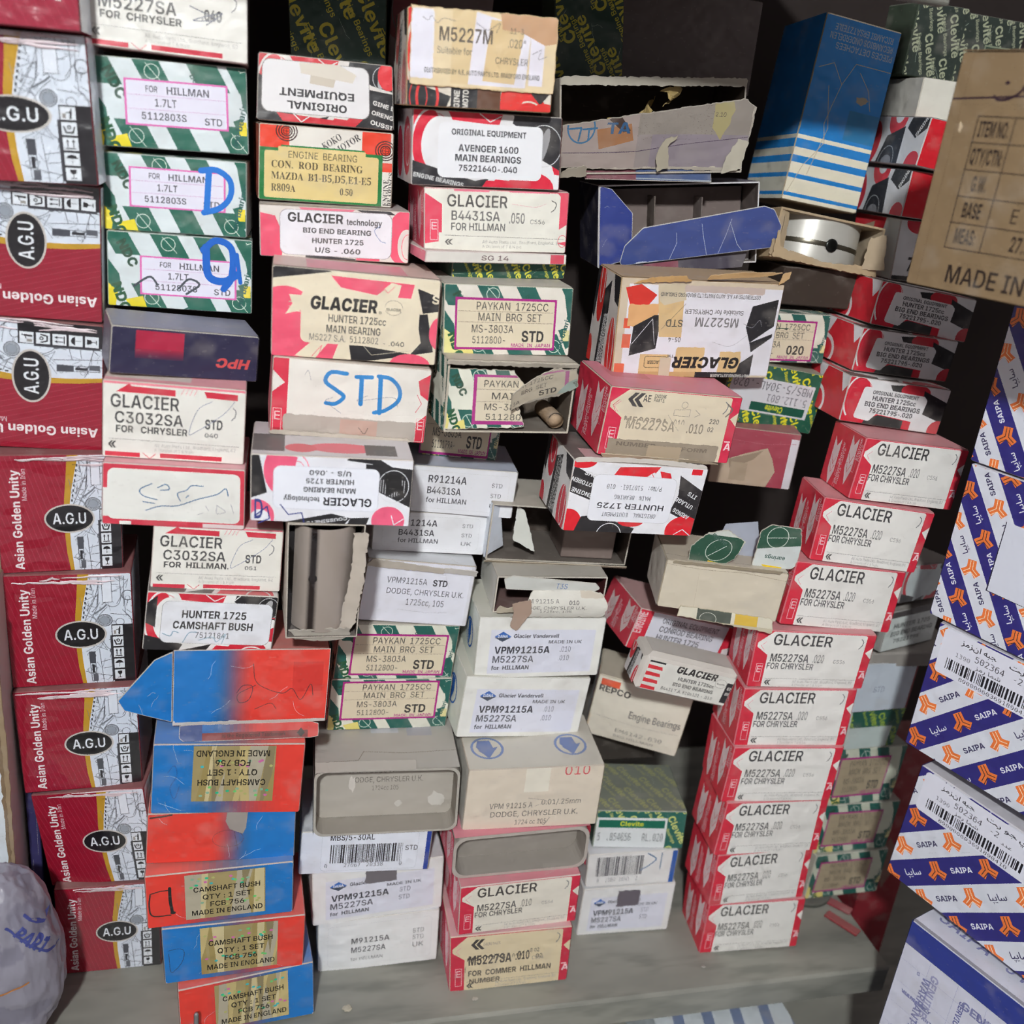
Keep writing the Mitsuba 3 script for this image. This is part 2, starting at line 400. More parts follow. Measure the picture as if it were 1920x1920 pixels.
        part(s.key, name, s.world(V), np.arange(len(V)).reshape(-1, 3), np.repeat(c, 3, 0), 'carton_board'); return s
def hash_(t):
    h = 7
    for ch in t: h = (h * 131 + ord(ch)) % 1000003
    return h
def mat(x=0, y=0, z=0, rx=0, ry=0, rz=0):
    """plate frame in a box: plate x right, plate y up (z of the box), plate normal towards the viewer (-y); rx tips its top towards the viewer"""
    B = np.array([[1, 0, 0], [0, 0, -1], [0, 1, 0.0]])
    a, b, c = np.radians([rx, ry, rz])
    X = np.array([[1, 0, 0], [0, math.cos(a), -math.sin(a)], [0, math.sin(a), math.cos(a)]]); Y = np.array([[math.cos(b), 0, math.sin(b)], [0, 1, 0], [-math.sin(b), 0, math.cos(b)]])
    Z = np.array([[math.cos(c), -math.sin(c), 0], [math.sin(c), math.cos(c), 0], [0, 0, 1]])
    M = np.eye(4); M[:3, :3] = B @ X @ Y @ Z; M[:3, 3] = [x, y, z]; return M
def solid(parent, name, v, f, col, bsdf='carton_board', smooth=False, label=None):
    return part(parent, name, np.asarray(v) / 1000.0, f, None if col is None else lin(col), bsdf, smooth, label)
# ------------------------------------------------------------------ where each box stands: x, y, z of its front face's centre (mm), yaw, pitch, roll (degrees), width, height (mm)
POSE = { 'A1':[-147.6,-15.1,51.0,0.7,-0.5,0.1,92.5,102.3], 'A2':[-155.6,-9.3,153.7,-7.5,-0.0,-6.2,97.0,103.8], 'A3':[-165.7,-3.4,257.3,0.5,-0.3,-1.9,99.6,104.0], 
'A4':[-169.2,6.1,362.3,3.0,-0.2,-1.0,100.2,106.4], 'A5':[-174.0,12.2,467.0,7.4,-0.1,-0.2,93.2,103.2], 'A6':[-196.8,26.9,571.4,0.5,-0.0,1.9,115.0,105.3], 
'A7':[-194.8,31.5,675.7,1.0,-0.1,0.6,115.0,103.1], 'A8':[-198.5,11.0,777.1,0.1,0.2,-2.6,124.6,100.4], 'A9':[-201.1,-7.8,844.7,-0.7,-0.0,-2.8,125.3,33.6], 
'B01':[-17.5,-99.6,31.3,5.2,-0.1,-2.4,118.7,62.7], 'B02':[-29.2,-97.4,93.8,1.4,-0.2,-0.9,121.7,62.7], 'B03':[-41.1,-95.2,154.0,0.8,-0.0,-1.5,123.1,58.3], 
'B04':[-41.2,-86.4,209.0,0.4,-0.2,1.3,123.1,51.9], 'B05':[-36.4,-87.7,269.5,0.5,-0.1,3.0,123.9,69.5], 'B06':[-18.3,-59.2,338.5,1.8,-0.2,1.5,126.7,68.7], 
'B07':[-51.6,-54.9,399.8,2.3,-0.1,4.6,103.1,54.2], 'B08':[-46.5,-48.3,454.8,1.2,-0.1,2.8,101.0,55.9], 'B09':[-79.5,-49.2,508.2,-0.6,-0.1,2.1,106.2,50.7], 
'B10':[-78.8,-39.5,564.1,0.5,-0.1,2.0,103.3,60.6], 'B11':[-71.0,-19.1,613.8,12.4,0.5,3.7,109.5,37.5], 'B12':[-79.7,45.0,665.7,0.2,0.1,-0.7,111.0,59.2], 
'B13':[-82.2,47.0,725.2,-1.5,0.0,-1.3,108.3,57.2], 'B14':[-84.9,50.0,790.1,1.7,0.2,-1.8,112.6,63.2], 'B15':[-87.0,40.0,854.7,-1.1,-0.1,-0.2,113.7,57.5], 'C1':[35.9,-83.6,450.3,0.5,0.4,0.5,59.2,99.3], 
'C2':[39.6,-81.4,527.7,-1.2,0.3,0.5,122.2,55.3], 'C3':[54.4,-32.1,586.8,-0.8,0.3,1.8,125.9,62.1], 'C4':[55.9,-29.0,652.5,0.1,-0.0,0.4,127.3,68.8], 'C5':[40.9,29.6,708.1,0.5,-0.1,-2.0,118.9,40.7], 
'C6':[33.2,51.6,758.3,2.6,0.2,-1.6,106.0,58.1], 'C7':[30.9,51.6,813.5,-1.3,-0.0,-1.4,105.7,47.4], 'D01':[108.7,-44.9,32.7,-1.1,0.0,-3.3,120.3,65.5], 'D02':[104.0,-44.8,97.6,1.5,0.0,-2.9,127.0,64.5], 
'D03':[88.1,-54.8,154.4,-2.6,-0.1,0.1,123.4,49.4], 'D04':[102.4,-61.1,214.7,-3.1,-0.4,-1.1,133.2,71.3], 'D05':[109.6,5.2,278.2,1.0,-0.1,1.1,115.6,55.8], 
'D06':[113.5,6.2,334.8,2.3,-0.0,3.4,113.4,57.8], 'D07':[128.9,8.4,395.0,-0.7,-0.1,4.5,103.0,62.9], 'D08':[139.2,29.1,446.5,1.7,0.1,2.7,106.9,40.4], 'D09':[162.1,26.7,489.2,-4.6,-0.2,1.4,105.9,45.6], 
'D10':[167.1,56.5,540.4,-4.4,-0.1,2.7,71.5,57.2], 'D11':[182.4,-43.8,598.3,1.5,0.2,-1.0,109.9,60.1], 'D12':[180.3,-18.8,656.3,0.9,0.0,-2.2,109.3,56.5], 
'D13':[186.7,22.9,692.0,3.5,0.1,-3.3,100.2,15.7], 'D14':[171.0,3.6,703.1,7.7,-0.1,-2.3,123.0,8.9], 'D15':[169.6,11.1,731.7,1.8,-0.6,-3.6,120.7,49.1], 'D16':[155.0,8.5,784.3,0.3,0.1,-3.2,120.4,55.9], 
'D17':[141.9,-7.8,846.4,0.3,0.4,-2.9,113.0,65.8], 'E01':[234.8,-87.8,36.1,-2.3,0.4,-3.0,122.1,71.8], 'E02':[237.3,-85.2,102.7,0.8,0.3,-1.5,120.8,60.4], 
'E03':[235.9,-75.3,158.1,0.5,0.6,-0.5,135.5,49.6], 'E04':[241.1,-70.6,217.9,-3.0,0.2,-1.1,131.1,69.2], 'E05':[236.1,-21.4,286.6,3.4,1.1,4.2,125.3,67.0], 
'E06':[244.3,-24.1,353.0,-0.9,0.3,-0.2,122.4,64.7], 'E07':[249.3,-17.5,405.0,-2.2,0.3,-0.4,105.5,37.9], 'E08':[260.9,13.4,452.7,-2.8,0.2,1.5,139.6,55.8], 
'E09':[303.2,-49.5,513.7,0.4,0.8,2.1,122.9,64.7], 'E10':[330.0,-39.1,578.3,0.4,2.0,1.8,124.6,62.1], 'E11':[363.5,12.1,654.6,2.9,1.9,-1.5,159.7,87.8], 
'E12':[359.8,85.0,738.1,-5.1,-0.9,-7.1,153.9,74.1], 'E13':[316.2,76.4,818.8,-2.1,-0.4,-6.1,170.0,78.6], 'F01':[377.6,-32.3,32.7,-2.1,-0.5,-1.5,103.6,65.4], 
'F02':[375.7,-32.1,87.2,-3.3,-0.2,-0.9,98.7,43.7], 'F03':[379.6,-25.5,132.7,-7.8,-0.2,-0.8,98.3,47.4], 'F04':[378.9,26.0,240.2,-22.6,-0.3,5.6,100.4,72.9], 
'F06':[406.3,12.0,341.1,2.8,0.5,14.0,119.4,44.1], 'F05':[384.0,-58.0,330.6,-5.9,-0.3,11.8,102.5,43.4], 'F07':[399.4,-60.0,429.8,-13.0,-0.2,1.7,111.1,49.7], 
'F08':[455.3,30.0,529.6,-15.5,-0.2,-0.7,81.9,58.4], 'F09':[472.0,50.0,586.7,-1.6,0.7,6.3,105.1,61.1], 'F10':[471.7,55.0,644.5,0.6,-0.1,-1.4,98.0,47.5], 
'G01':[509.1,-73.2,33.7,-4.0,-0.0,-2.2,110.8,67.2], 'G02':[504.0,-73.0,100.5,-0.7,0.3,-1.0,110.1,65.7], 'G03':[501.7,-74.7,166.0,-0.9,1.1,0.8,116.5,64.8], 
'G04':[498.8,-75.5,231.5,-4.7,0.5,-0.5,117.0,65.6], 'G05':[498.9,-73.0,296.9,-6.3,0.3,-0.8,117.5,64.8], 'G06':[501.9,-72.1,360.3,-6.7,0.5,-0.0,117.9,61.7], 
'G07':[523.9,-64.9,423.8,-5.5,0.6,3.0,112.7,65.1], 'G08':[537.7,-64.2,487.4,-9.4,-0.2,3.7,106.6,62.1], 'G09':[564.1,-60.0,548.0,-5.4,-1.9,3.3,104.8,58.8], 
'G10':[567.0,-10.8,600.1,-5.2,-1.3,3.7,103.6,44.4], 'G11':[582.1,12.3,643.5,-0.6,0.2,3.4,105.7,41.0], 'G12':[595.1,19.3,684.9,-2.4,-0.6,5.4,105.6,40.6], 
'G13':[638.2,71.5,735.4,-1.8,-0.2,-0.3,105.0,57.6], 'G14':[629.1,63.4,786.6,-0.5,-0.1,1.6,105.1,43.2], 'G15':[623.9,49.3,829.8,-0.8,0.5,4.8,105.1,43.0], 
'BLUE':[523.2,120.5,849.9,-1.4,-4.1,5.4,84.0,168.8], 'SHELL':[503.5,59.1,736.9,-2.2,-7.7,5.5,112.1,46.0], 'UC1':[41.7,120.6,873.4,-7.2,-0.1,-2.8,80.7,73.2], 
'UC2':[260.7,120.5,889.2,-0.3,-0.3,-6.9,63.9,69.9], 'H1':[656.3,-18.0,40.6,2.7,-0.1,1.8,100.3,62.0], 'H2':[654.4,-14.1,105.0,0.9,-0.4,0.6,99.5,66.8], 'H3':[648.2,-12.3,175.6,3.2,-0.6,0.8,91.1,74.1], 
'H4':[642.3,-12.7,238.1,5.6,-0.5,2.2,69.7,50.9], 'H5':[637.8,-16.2,292.8,5.3,-0.8,1.4,74.9,58.5], 'H7':[658.2,-7.5,360.1,20.9,-0.8,2.0,94.0,46.0], 'H8':[661.2,-7.5,413.5,22.3,-1.0,6.2,94.0,41.0], }
# ------------------------------------------------------------------ printed designs
RED, PINK, ROSE, CREAM, WHITE, BLK, INK = (208, 36, 60), (228, 88, 122), (214, 70, 92), (226, 219, 204), (232, 232, 230), (28, 28, 33), (42, 42, 46)
TEAL, YEL, MAG, TAN, GREY, NAVY, BLUE, SKY = (22, 92, 82), (232, 214, 60), (168, 44, 128), (214, 202, 172), (150, 146, 140), (24, 26, 66), (0, 116, 190), (40, 140, 210)

def emark(A, x, y, c, s=1.0):
    """small framed E of the engine parts boxes"""
    A.frame(x, y, x + 5.5 * s, y + 32 * s, c, .45)
    for k in range(3): A.rect(x + 1 * s, y + (4 + k * 5) * s, x + 4.5 * s, y + (5.6 + k * 5) * s, c)
    A.rect(x + 1 * s, y + 4 * s, x + 1.8 * s, y + 15 * s, c)
def chev(A, x, y, c, k=1.0):
    """double chevron mark"""
    for d in (0, 4.2 * k):
        A.poly([(x + 4 * k + d, y), (x + 7 * k + d, y), (x + 3 * k + d, y + 9 * k), (x + 7 * k + d, y + 18 * k), (x + 4 * k + d, y + 18 * k), (x + d, y + 9 * k)], c)
def glacier(W, H, l2='M5227SA', l3='FOR CHRYSLER', num='.020', red=RED, paper=(228, 226, 220), ink=(58, 58, 60), sd=1, title='GLACIER', worn=10, fade=1.0):
    A = Art(W, H, red)
    A.poly([(14, 2), (91, 2), (92.5, 4), (92.5, 100), (12, 100), (12, 43), (2, 29), (2, 22)], paper)
    A.poly([(100, 22), (94, 33), (100, 45)], paper)
    A.line([(9, 20), (5, 27), (8.5, 35)], .5, (226, 150, 160))
    emark(A, 4.5, 58, (240, 190, 196)); A.ell(9.5, 94, 2.2, 2.2, red)
    A.rect(93.5, 66, 98, 68, (240, 200, 204)); A.text(94, 80, 'A', 11, (240, 200, 204), font='b'); A.ell(96, 90, 2.4, 2.6, red)
    q = random.Random(sd); dx = q.uniform(-.8, .8)
    if title: A.text(13.5 + dx, 25, title, 19, ink, w=50, font='m')
    A.text(14 + dx, 54, l2, 14, ink, w=33, font='m'); A.text(50 + dx, 54, num, 14.5, ink, w=10, font='r')
    A.text(12.5 + dx, 67, l3, 11, ink, w=40, font='m'); A.text(68 + dx, 54, 'C556', 6.5, (128, 126, 124), w=10.5, font='r')
    A.line([(14, 84), (92, 84)], .35, (120, 120, 120))
    chev(A, 14, 86.5, (60, 60, 60), .5)
    A.text(38, 91, 'AE Auto Parts Ltd., Bradford, England, B2', 4.6, (150, 148, 146), w=52, font='r'); A.text(38, 97, 'A Division of T & N plc', 4.2, (160, 158, 156), w=27, font='r')
    A.line([(88, 9), (90, 13), (89.6, 20), (87.5, 26)], .9, (120, 120, 122), True)
    return A.wear(sd, worn)
def ae_white(W, H, l2, l3, num, sd, extra='', red=(206, 44, 66), paper=(226, 224, 216)):
    """white engine parts box with broken red rules above and below"""
    A = Art(W, H, paper)
    A.rect(0, 0, 100, 4, (230, 130, 144))
    A.poly([(9, 14), (50, 15), (50, 7), (20, 6), (18, 3)], red); A.poly([(72, 14), (94, 15), (94, 7), (70, 6)], red)
    for k in range(4): A.line([(54 + 3 * k, 12), (56 + 3 * k, 5)], .4, (226, 120, 134))
    A.rect(2, 92, 26, 98, red); A.rect(40, 91, 84, 97, red); A.line([(28, 92), (33, 99), (37, 92)], .5, red)
    A.text(5, 34, 'GLACIER', 17, (62, 62, 64), w=48, font='m'); A.text(8, 54, l2, 15, (64, 64, 66), w=48, font='m')
    A.text(9, 66, l3, 9, (50, 50, 52), w=50, font='b'); A.text(71, 55, num, 13, (70, 70, 72), w=13, font='b')
    if extra: A.text(71, 66, extra, 6, (90, 90, 92), w=10)
    A.line([(4, 75), (96, 76)], .35, (140, 140, 140)); chev(A, 4, 78, (60, 60, 60), .5)
    A.text(36, 83, 'AE Auto Parts Ltd., Bradford, England, B2', 4.5, (160, 158, 156), w=58, font='r'); A.text(36, 89, 'A Division of T & N plc', 4.2, (166, 164, 160), w=28, font='r')
    A.line([(91, 25), (93, 29), (92.5, 36), (90, 41)], .8, (120, 120, 122), True)
    return A.wear(sd, 14)
def shells(A, cx, cy, r, c, w=WHITE, rot=0):
    """red roundel with a pale bearing shell in it"""
    A.ell(cx, cy, r, r * .8, c, rot=rot)
    for k, t in ((.72, .16), (.5, .10)):
        g = affinity.rotate(Point(0, 0).buffer(r * k, quad_segs=10).difference(Point(0, 0).buffer(r * (k - t), quad_segs=10)).intersection(sbox(-r, -r * .1, r, r)), rot, origin=(0, 0))
        A.add(affinity.translate(g, cx * A.W / 100, cy * A.H / 100), w)
def rwb(W, H, red=RED, paper=WHITE, blk=BLK, sd=0, words=True):
    """white bearing box with red roundels, black lozenges and trilingual words"""
    A = Art(W, H, paper); q = random.Random(sd)
    A.ell(5, 48, W * .16, H * .58, red); A.ell(12, 46, W * .13, H * .48, paper, 1.6); A.ell(15, 46, W * .12, H * .42, red, .5); A.ell(18, 46, W * .12, H * .38, paper)
    A.poly([(-2, 72), (30, 88), (26, 104), (-2, 104)], blk); A.poly([(26, 100), (52, 86), (46, 104)], blk)
    A.poly([(68, -4), (102, -4), (102, 42), (84, 34), (66, 12)], blk); A.ell(93, 22, W * .085, H * .19, (200, 200, 202), .5); A.ell(92, 22, W * .03, H * .16, (170, 170, 172), rot=20)
    A.poly([(22, -3), (60, -3), (57, 16), (26, 12)], red); A.line([(44, 2), (51, 12), (58, 4)], .8, paper); A.line([(46, 0), (52, 8), (57, 1)], .5, red)
    A.ell(80, 98, W * .16, H * .22, red); A.ell(84, 102, W * .10, H * .14, paper, 1.2); A.poly([(56, 88), (70, 90), (62, 103), (50, 103)], red)
    A.poly([(93, 60), (103, 50), (103, 80), (96, 78)], red)
    if words:
        A.text(1.5, 84, 'ENGINE BEARINGS', 6.5, paper, w=26, font='b', rot=14)
        A.text(80, 5, 'MOTORENGLEITLAGER', 4, paper, w=20, font='b', rot=90)
    return A.wear(sd + 11, 14)
def rwb_side(W, H, red=(196, 34, 56), paper=(216, 214, 212), blk=BLK, sd=0):
    A = Art(W, H, paper)
    A.poly([(0, 0), (16, 0), (8, 55), (0, 50)], blk); A.ell(26, 22, W * .14, H * .34, red); A.ell(27, 12, W * .09, H * .24, (200, 190, 186), 1.6)
    A.poly([(40, 20), (64, 8), (58, 104), (32, 104)], blk)
    for i, t in enumerate(('ENGINE BEARINGS', 'MOTORENGLEITLAGER', 'COUSSINETS', 'BRONZINE')): A.text(43 + i * 4.6, 97 - i, t, 3.2, (210, 210, 208), w=78, font='b', rot=-83)
    A.ell(84, 78, W * .15, H * .36, red); A.ell(86, 70, W * .08, H * .3, (210, 198, 194), 1.5); A.poly([(72, 0), (100, 0), (100, 30), (82, 26)], blk)
    A.ell(6, 92, W * .1, H * .2, red)
    return A.wear(sd, 16)
def rwb_ch(W, H, sd=0):
    """patterned long side: red arcs, black squares with a ringed picture"""
    A = Art(W, H, (206, 208, 212))
    A.ell(8, 60, W * .16, H * .5, (200, 50, 66)); A.ell(2, 60, W * .08, H * .3, (206, 208, 212)); A.ell(46, -2, W * .16, H * .42, (206, 60, 74)); A.ell(47, -6, W * .08, H * .2, (206, 208, 212))
    A.poly([(34, 42), (62, 20), (66, 104), (26, 104)], (34, 38, 46)); A.ell(44, 96, W * .13, H * .34, (170, 174, 178), .6); A.ell(45, 98, W * .09, H * .16, (120, 122, 128))
    A.poly([(70, 0), (101, -5), (101, 20), (84, 44), (66, 24)], (30, 32, 38)); A.ell(90, 100, W * .12, H * .3, (200, 50, 66))
    A.text(86, 42, 'ENGINE', 9, (220, 220, 220), font='b', rot=-60)
    return A.wear(sd, 10)
def panel_rwb(A, lines, x0=16, y0=10, x1=84, y1=90, r=5, c=WHITE, edge=(150, 150, 150)):
    A.rect(x0, y0, x1, y1, edge, r); A.rect(x0 + .35, y0 + .5, x1 - .35, y1 - .5, c, r)
    for (x, y, t, h, w, fk) in lines: A.text(x, y, t, h, (44, 44, 46), w=w, font=fk, anchor='c')
    return A
def ae_side(W, H, sd=0, red=(200, 40, 66), arrow=(222, 196, 196)):
    A = Art(W, H, red)
    for x, y in ((26, 62), (74, 46)):
        A.poly([(x - 10, y - 40), (x, y - 26), (x + 10, y - 40), (x + 10, y + 14), (x, y + 40), (x - 10, y + 14)], arrow)
        A.line([(x - 7, y - 10), (x, y + 4), (x + 7, y - 10)], .6, red); A.line([(x - 7, y + 4), (x, y + 18), (x + 7, y + 4)], .6, red)
    for x, y in ((48, 60), (50, 92), (92, 40)):
        A.text(x, y, 'ENGINE', 5, (226, 180, 186), w=36, font='m', rot=-90); A.text(x + 6, y, 'PARTS', 5, (226, 180, 186), w=28, font='m', rot=-90)
        A.frame(x - 7, y - 6, x - 1, y + 20, (224, 170, 178), .4)
    return A.wear(sd, 16, (226, 200, 200))
def daido(W, H, sd=0, bg=(220, 220, 204), green=TEAL, yel=True):
    """cream box with green blocks on a slant, wheel outlines and slanting words"""
    A = Art(W, H, bg); q = random.Random(sd)
    for k in range(-1, 5):
        x = k * 31 + q.uniform(-3, 3) - 6
        for j, (y0, y1) in enumerate(((-4, 30), (68, 104))):
            o = 20 * j; w = 17 + q.uniform(-3, 3)
            A.poly([(x + o, y0), (x + w + o, y0), (x + w + 10 + o, y1), (x + 10 + o, y1)], green)
            if (k + j) % 2: A.ell(x + 14 + o, (y0 + y1) / 2, 5.6, 5.4, (206, 220, 208), .55); A.line([(x + 10 + o, y0 + 8), (x + 20 + o, y1 - 6)], .5, (206, 220, 208))
        if yel and k % 3 == 0: A.poly([(x + 20, 101), (x + 16, 90), (x + 28, 84), (x + 31, 101)], yel if yel is not True else (222, 210, 120))
    A.poly([(-2, 30), (8, 56), (10, 84), (-2, 66)], green); A.poly([(93, 8), (102, 4), (102, 60), (97, 46)], green); A.poly([(90, 62), (96, 58), (103, 82), (97, 90)], green)
    if yel: A.poly([(-1, 66), (7, 80), (5, 102), (-1, 102)], yel if yel is not True else (222, 212, 130)); A.rect(94, 62, 99, 78, yel if yel is not True else (216, 208, 150))
    A.text(6, 14, 'NDC', 13, (24, 70, 50), font='k', rot=62); A.text(2, 70, 'NDC', 14, (24, 84, 50), font='k', rot=70); A.text(93, 92, 'ine bearings', 8, (20, 84, 80), font='b', rot=-76)
    A.text(52, 98, 'ngine', 9, (24, 90, 80), font='b', rot=60); A.text(62, 14, 'bearings', 7, (24, 80, 70), font='b', rot=60)
    return A.wear(sd + 5, 16)
def paykan_label(W, H, size='STD', rows=('PAYKAN  1725CC', 'MAIN  BRG  SET', 'MS-3803A', '5112800-'), paper=(216, 204, 178), made='MADE  IN  JAPAN'):
    A = Art(W, H, MAG); A.rect(2, 4.5, 98, 95.5, paper, 1)
    for y in (26, 47): A.line([(3, y), (97, y)], .28, (120, 100, 90))
    A.text(56, 23, rows[0], 15, (52, 48, 46), w=72, font='r', anchor='c'); A.text(54, 44, rows[1], 15, (60, 56, 52), w=64, font='r', anchor='c')
    A.text(16, 67, rows[2], 15, (56, 52, 50), w=42, font='r'); A.text(17, 88, rows[3], 14, (56, 52, 50), w=34, font='r')
    A.text(66, 84, size, 22, (62, 60, 58), w=23, font='b'); A.text(56, 94, made, 7, MAG, w=40, font='m')
    return A
def hillman_label(W, H, sd=1, mark=None):
    A = Art(W, H, (214, 110, 176)); A.rect(2, 4, 98, 96, (222, 220, 234), 1)
    for y in (34, 64): A.line([(3, y), (97, y)], .3, (196, 150, 190))
    A.text(20, 27, 'FOR', 14, (70, 70, 80), w=12); A.text(40, 29, 'HILLMAN', 16, (60, 60, 70), w=42, font='m'); A.text(28, 57, '1.7LT', 17, (70, 70, 78), w=22)
    A.text(15, 86, '5112803S', 16, (66, 66, 74), w=44, font='m'); A.text(76, 90, 'STD', 16, (80, 80, 88), w=18, font='m')
    return A
def clevite(W, H, sd=0, bg=(22, 74, 60), ink=(206, 202, 70), k=1.0, tilt=62):
    A = Art(W, H, bg); q = random.Random(sd)
    st = 17 * k
    u = 0
    x = -8
    while x < W + 30:
        for j, y in enumerate(np.arange(-10, H + 30, 38 * k)):
            yy = y + (u % 2) * 19 * k; xx = x
            g, adv = text_geo('Clevite', 'b'); h = 8.2 * k
            A.add(affinity.translate(affinity.rotate(affinity.scale(g, h, h, origin=(0, 0)), tilt, origin=(0, 0)), xx, yy - 20 * k), ink)
            g, adv = text_geo('Engine Bearings', 'm'); h = 3.6 * k
            A.add(affinity.translate(affinity.rotate(affinity.scale(g, h, h, origin=(0, 0)), tilt, origin=(0, 0)), xx - 8 * k, yy - 20 * k), ink)
        x += st * 1.25; u += 1
    return A.wear(sd + 3, 14).scratch(sd, 5, (150, 165, 150))
def dana(W, H, rows, right, small='for  HILLMAN', made=True, sd=0, paper=(226, 227, 226)):
    A = Art(W, H, paper); A.rect(10, 20, 93, 92, (216, 218, 230), 1)
    A.poly([(13, 31), (19.5, 23), (26, 31), (19.5, 39)], (50, 100, 180)); A.poly([(13, 32.5), (26, 32.5), (19.5, 39.5)], (60, 70, 90)); A.text(19.5, 33, 'DANA', 5, (220, 224, 232), w=8, font='b', anchor='c')
    A.text(28, 33.5, 'Glacier Vandervell', 6.5, (52, 52, 62), w=36, font='b')
    if made: A.text(56, 43, 'MADE IN UK', 5.5, (60, 60, 70), w=27, font='m')
    A.text(14, 59, rows[0], 11.5, (52, 54, 64), w=44, font='b'); A.text(13, 74, rows[1], 11, (72, 74, 84), w=33, font='m'); A.text(13, 86, small, 7, (64, 66, 76), w=30, font='b')
    A.text(66, 57, right, 9, (96, 100, 116), w=9, font='r'); A.text(65.5, 72, right, 9, (96, 100, 116), w=9, font='r')
    return A.wear(sd, 8, (214, 208, 190))
def plain_code(W, H, rows, right, sd=0, paper=(228, 229, 228), x=13):
    A = Art(W, H, paper); A.rect(8, 10, 94, 90, (214, 215, 216), 4); A.rect(8.3, 10.7, 93.7, 89.3, paper, 4)
    for (y, t, h, w), c in zip(rows, ((60, 60, 66), (64, 64, 70), (80, 80, 86))): A.text(x, y, t, h, c, w=w, font='m' if h > 10 else 'r')
    for y, t in right: A.text(78, y, t, 9, (84, 84, 90), w=10, font='r')
    return A.wear(sd, 7, (206, 204, 198))
def gold(W, H, sd=0, flipit=False):
    A = Art(W, H, (176, 160, 112)); q = random.Random(sd)
    for k in range(14):
        x = q.uniform(-5, 100); A.poly([(x, -2), (x + q.uniform(5, 16), -2), (x + q.uniform(-16, 20), 102), (x - q.uniform(-10, 16), 102)], q.choice([(206, 188, 132), (150, 138, 104), (216, 202, 156), (170, 152, 96), (190, 182, 160)]))
    for k in range(26):
        A.ell(q.uniform(4, 96), q.choice([q.uniform(10, 30), q.uniform(62, 74)]), 1.5, 1.2, q.choice([(60, 200, 150), (120, 210, 120), (190, 190, 120), (150, 190, 160), (220, 120, 180), (80, 190, 190)]))
    for y, t, w in ((40, 'CAMSHAFT BUSH', 84), (58, 'QTY : 1 SET', 62), (75, 'FCB 756', 44), (92, 'MADE IN ENGLAND', 90)): A.text(52, y, t, 11, (34, 30, 22), w=w, font='m', anchor='c')
    return A.flip() if flipit else A
REDB, BLUB = (222, 56, 44), (0, 112, 188)
def fcb(W, H, a, b, x0=15, x1=88, sd=0):
    A = Art(W, H, a); A.grad(x0, 0, x1, 100, a, b, 26); A.rect(x1, 0, 100, 100, b)
    return A.wear(sd, 22, (196, 200, 206), 1.2).scratch(sd, 5, (196, 206, 216), .18)
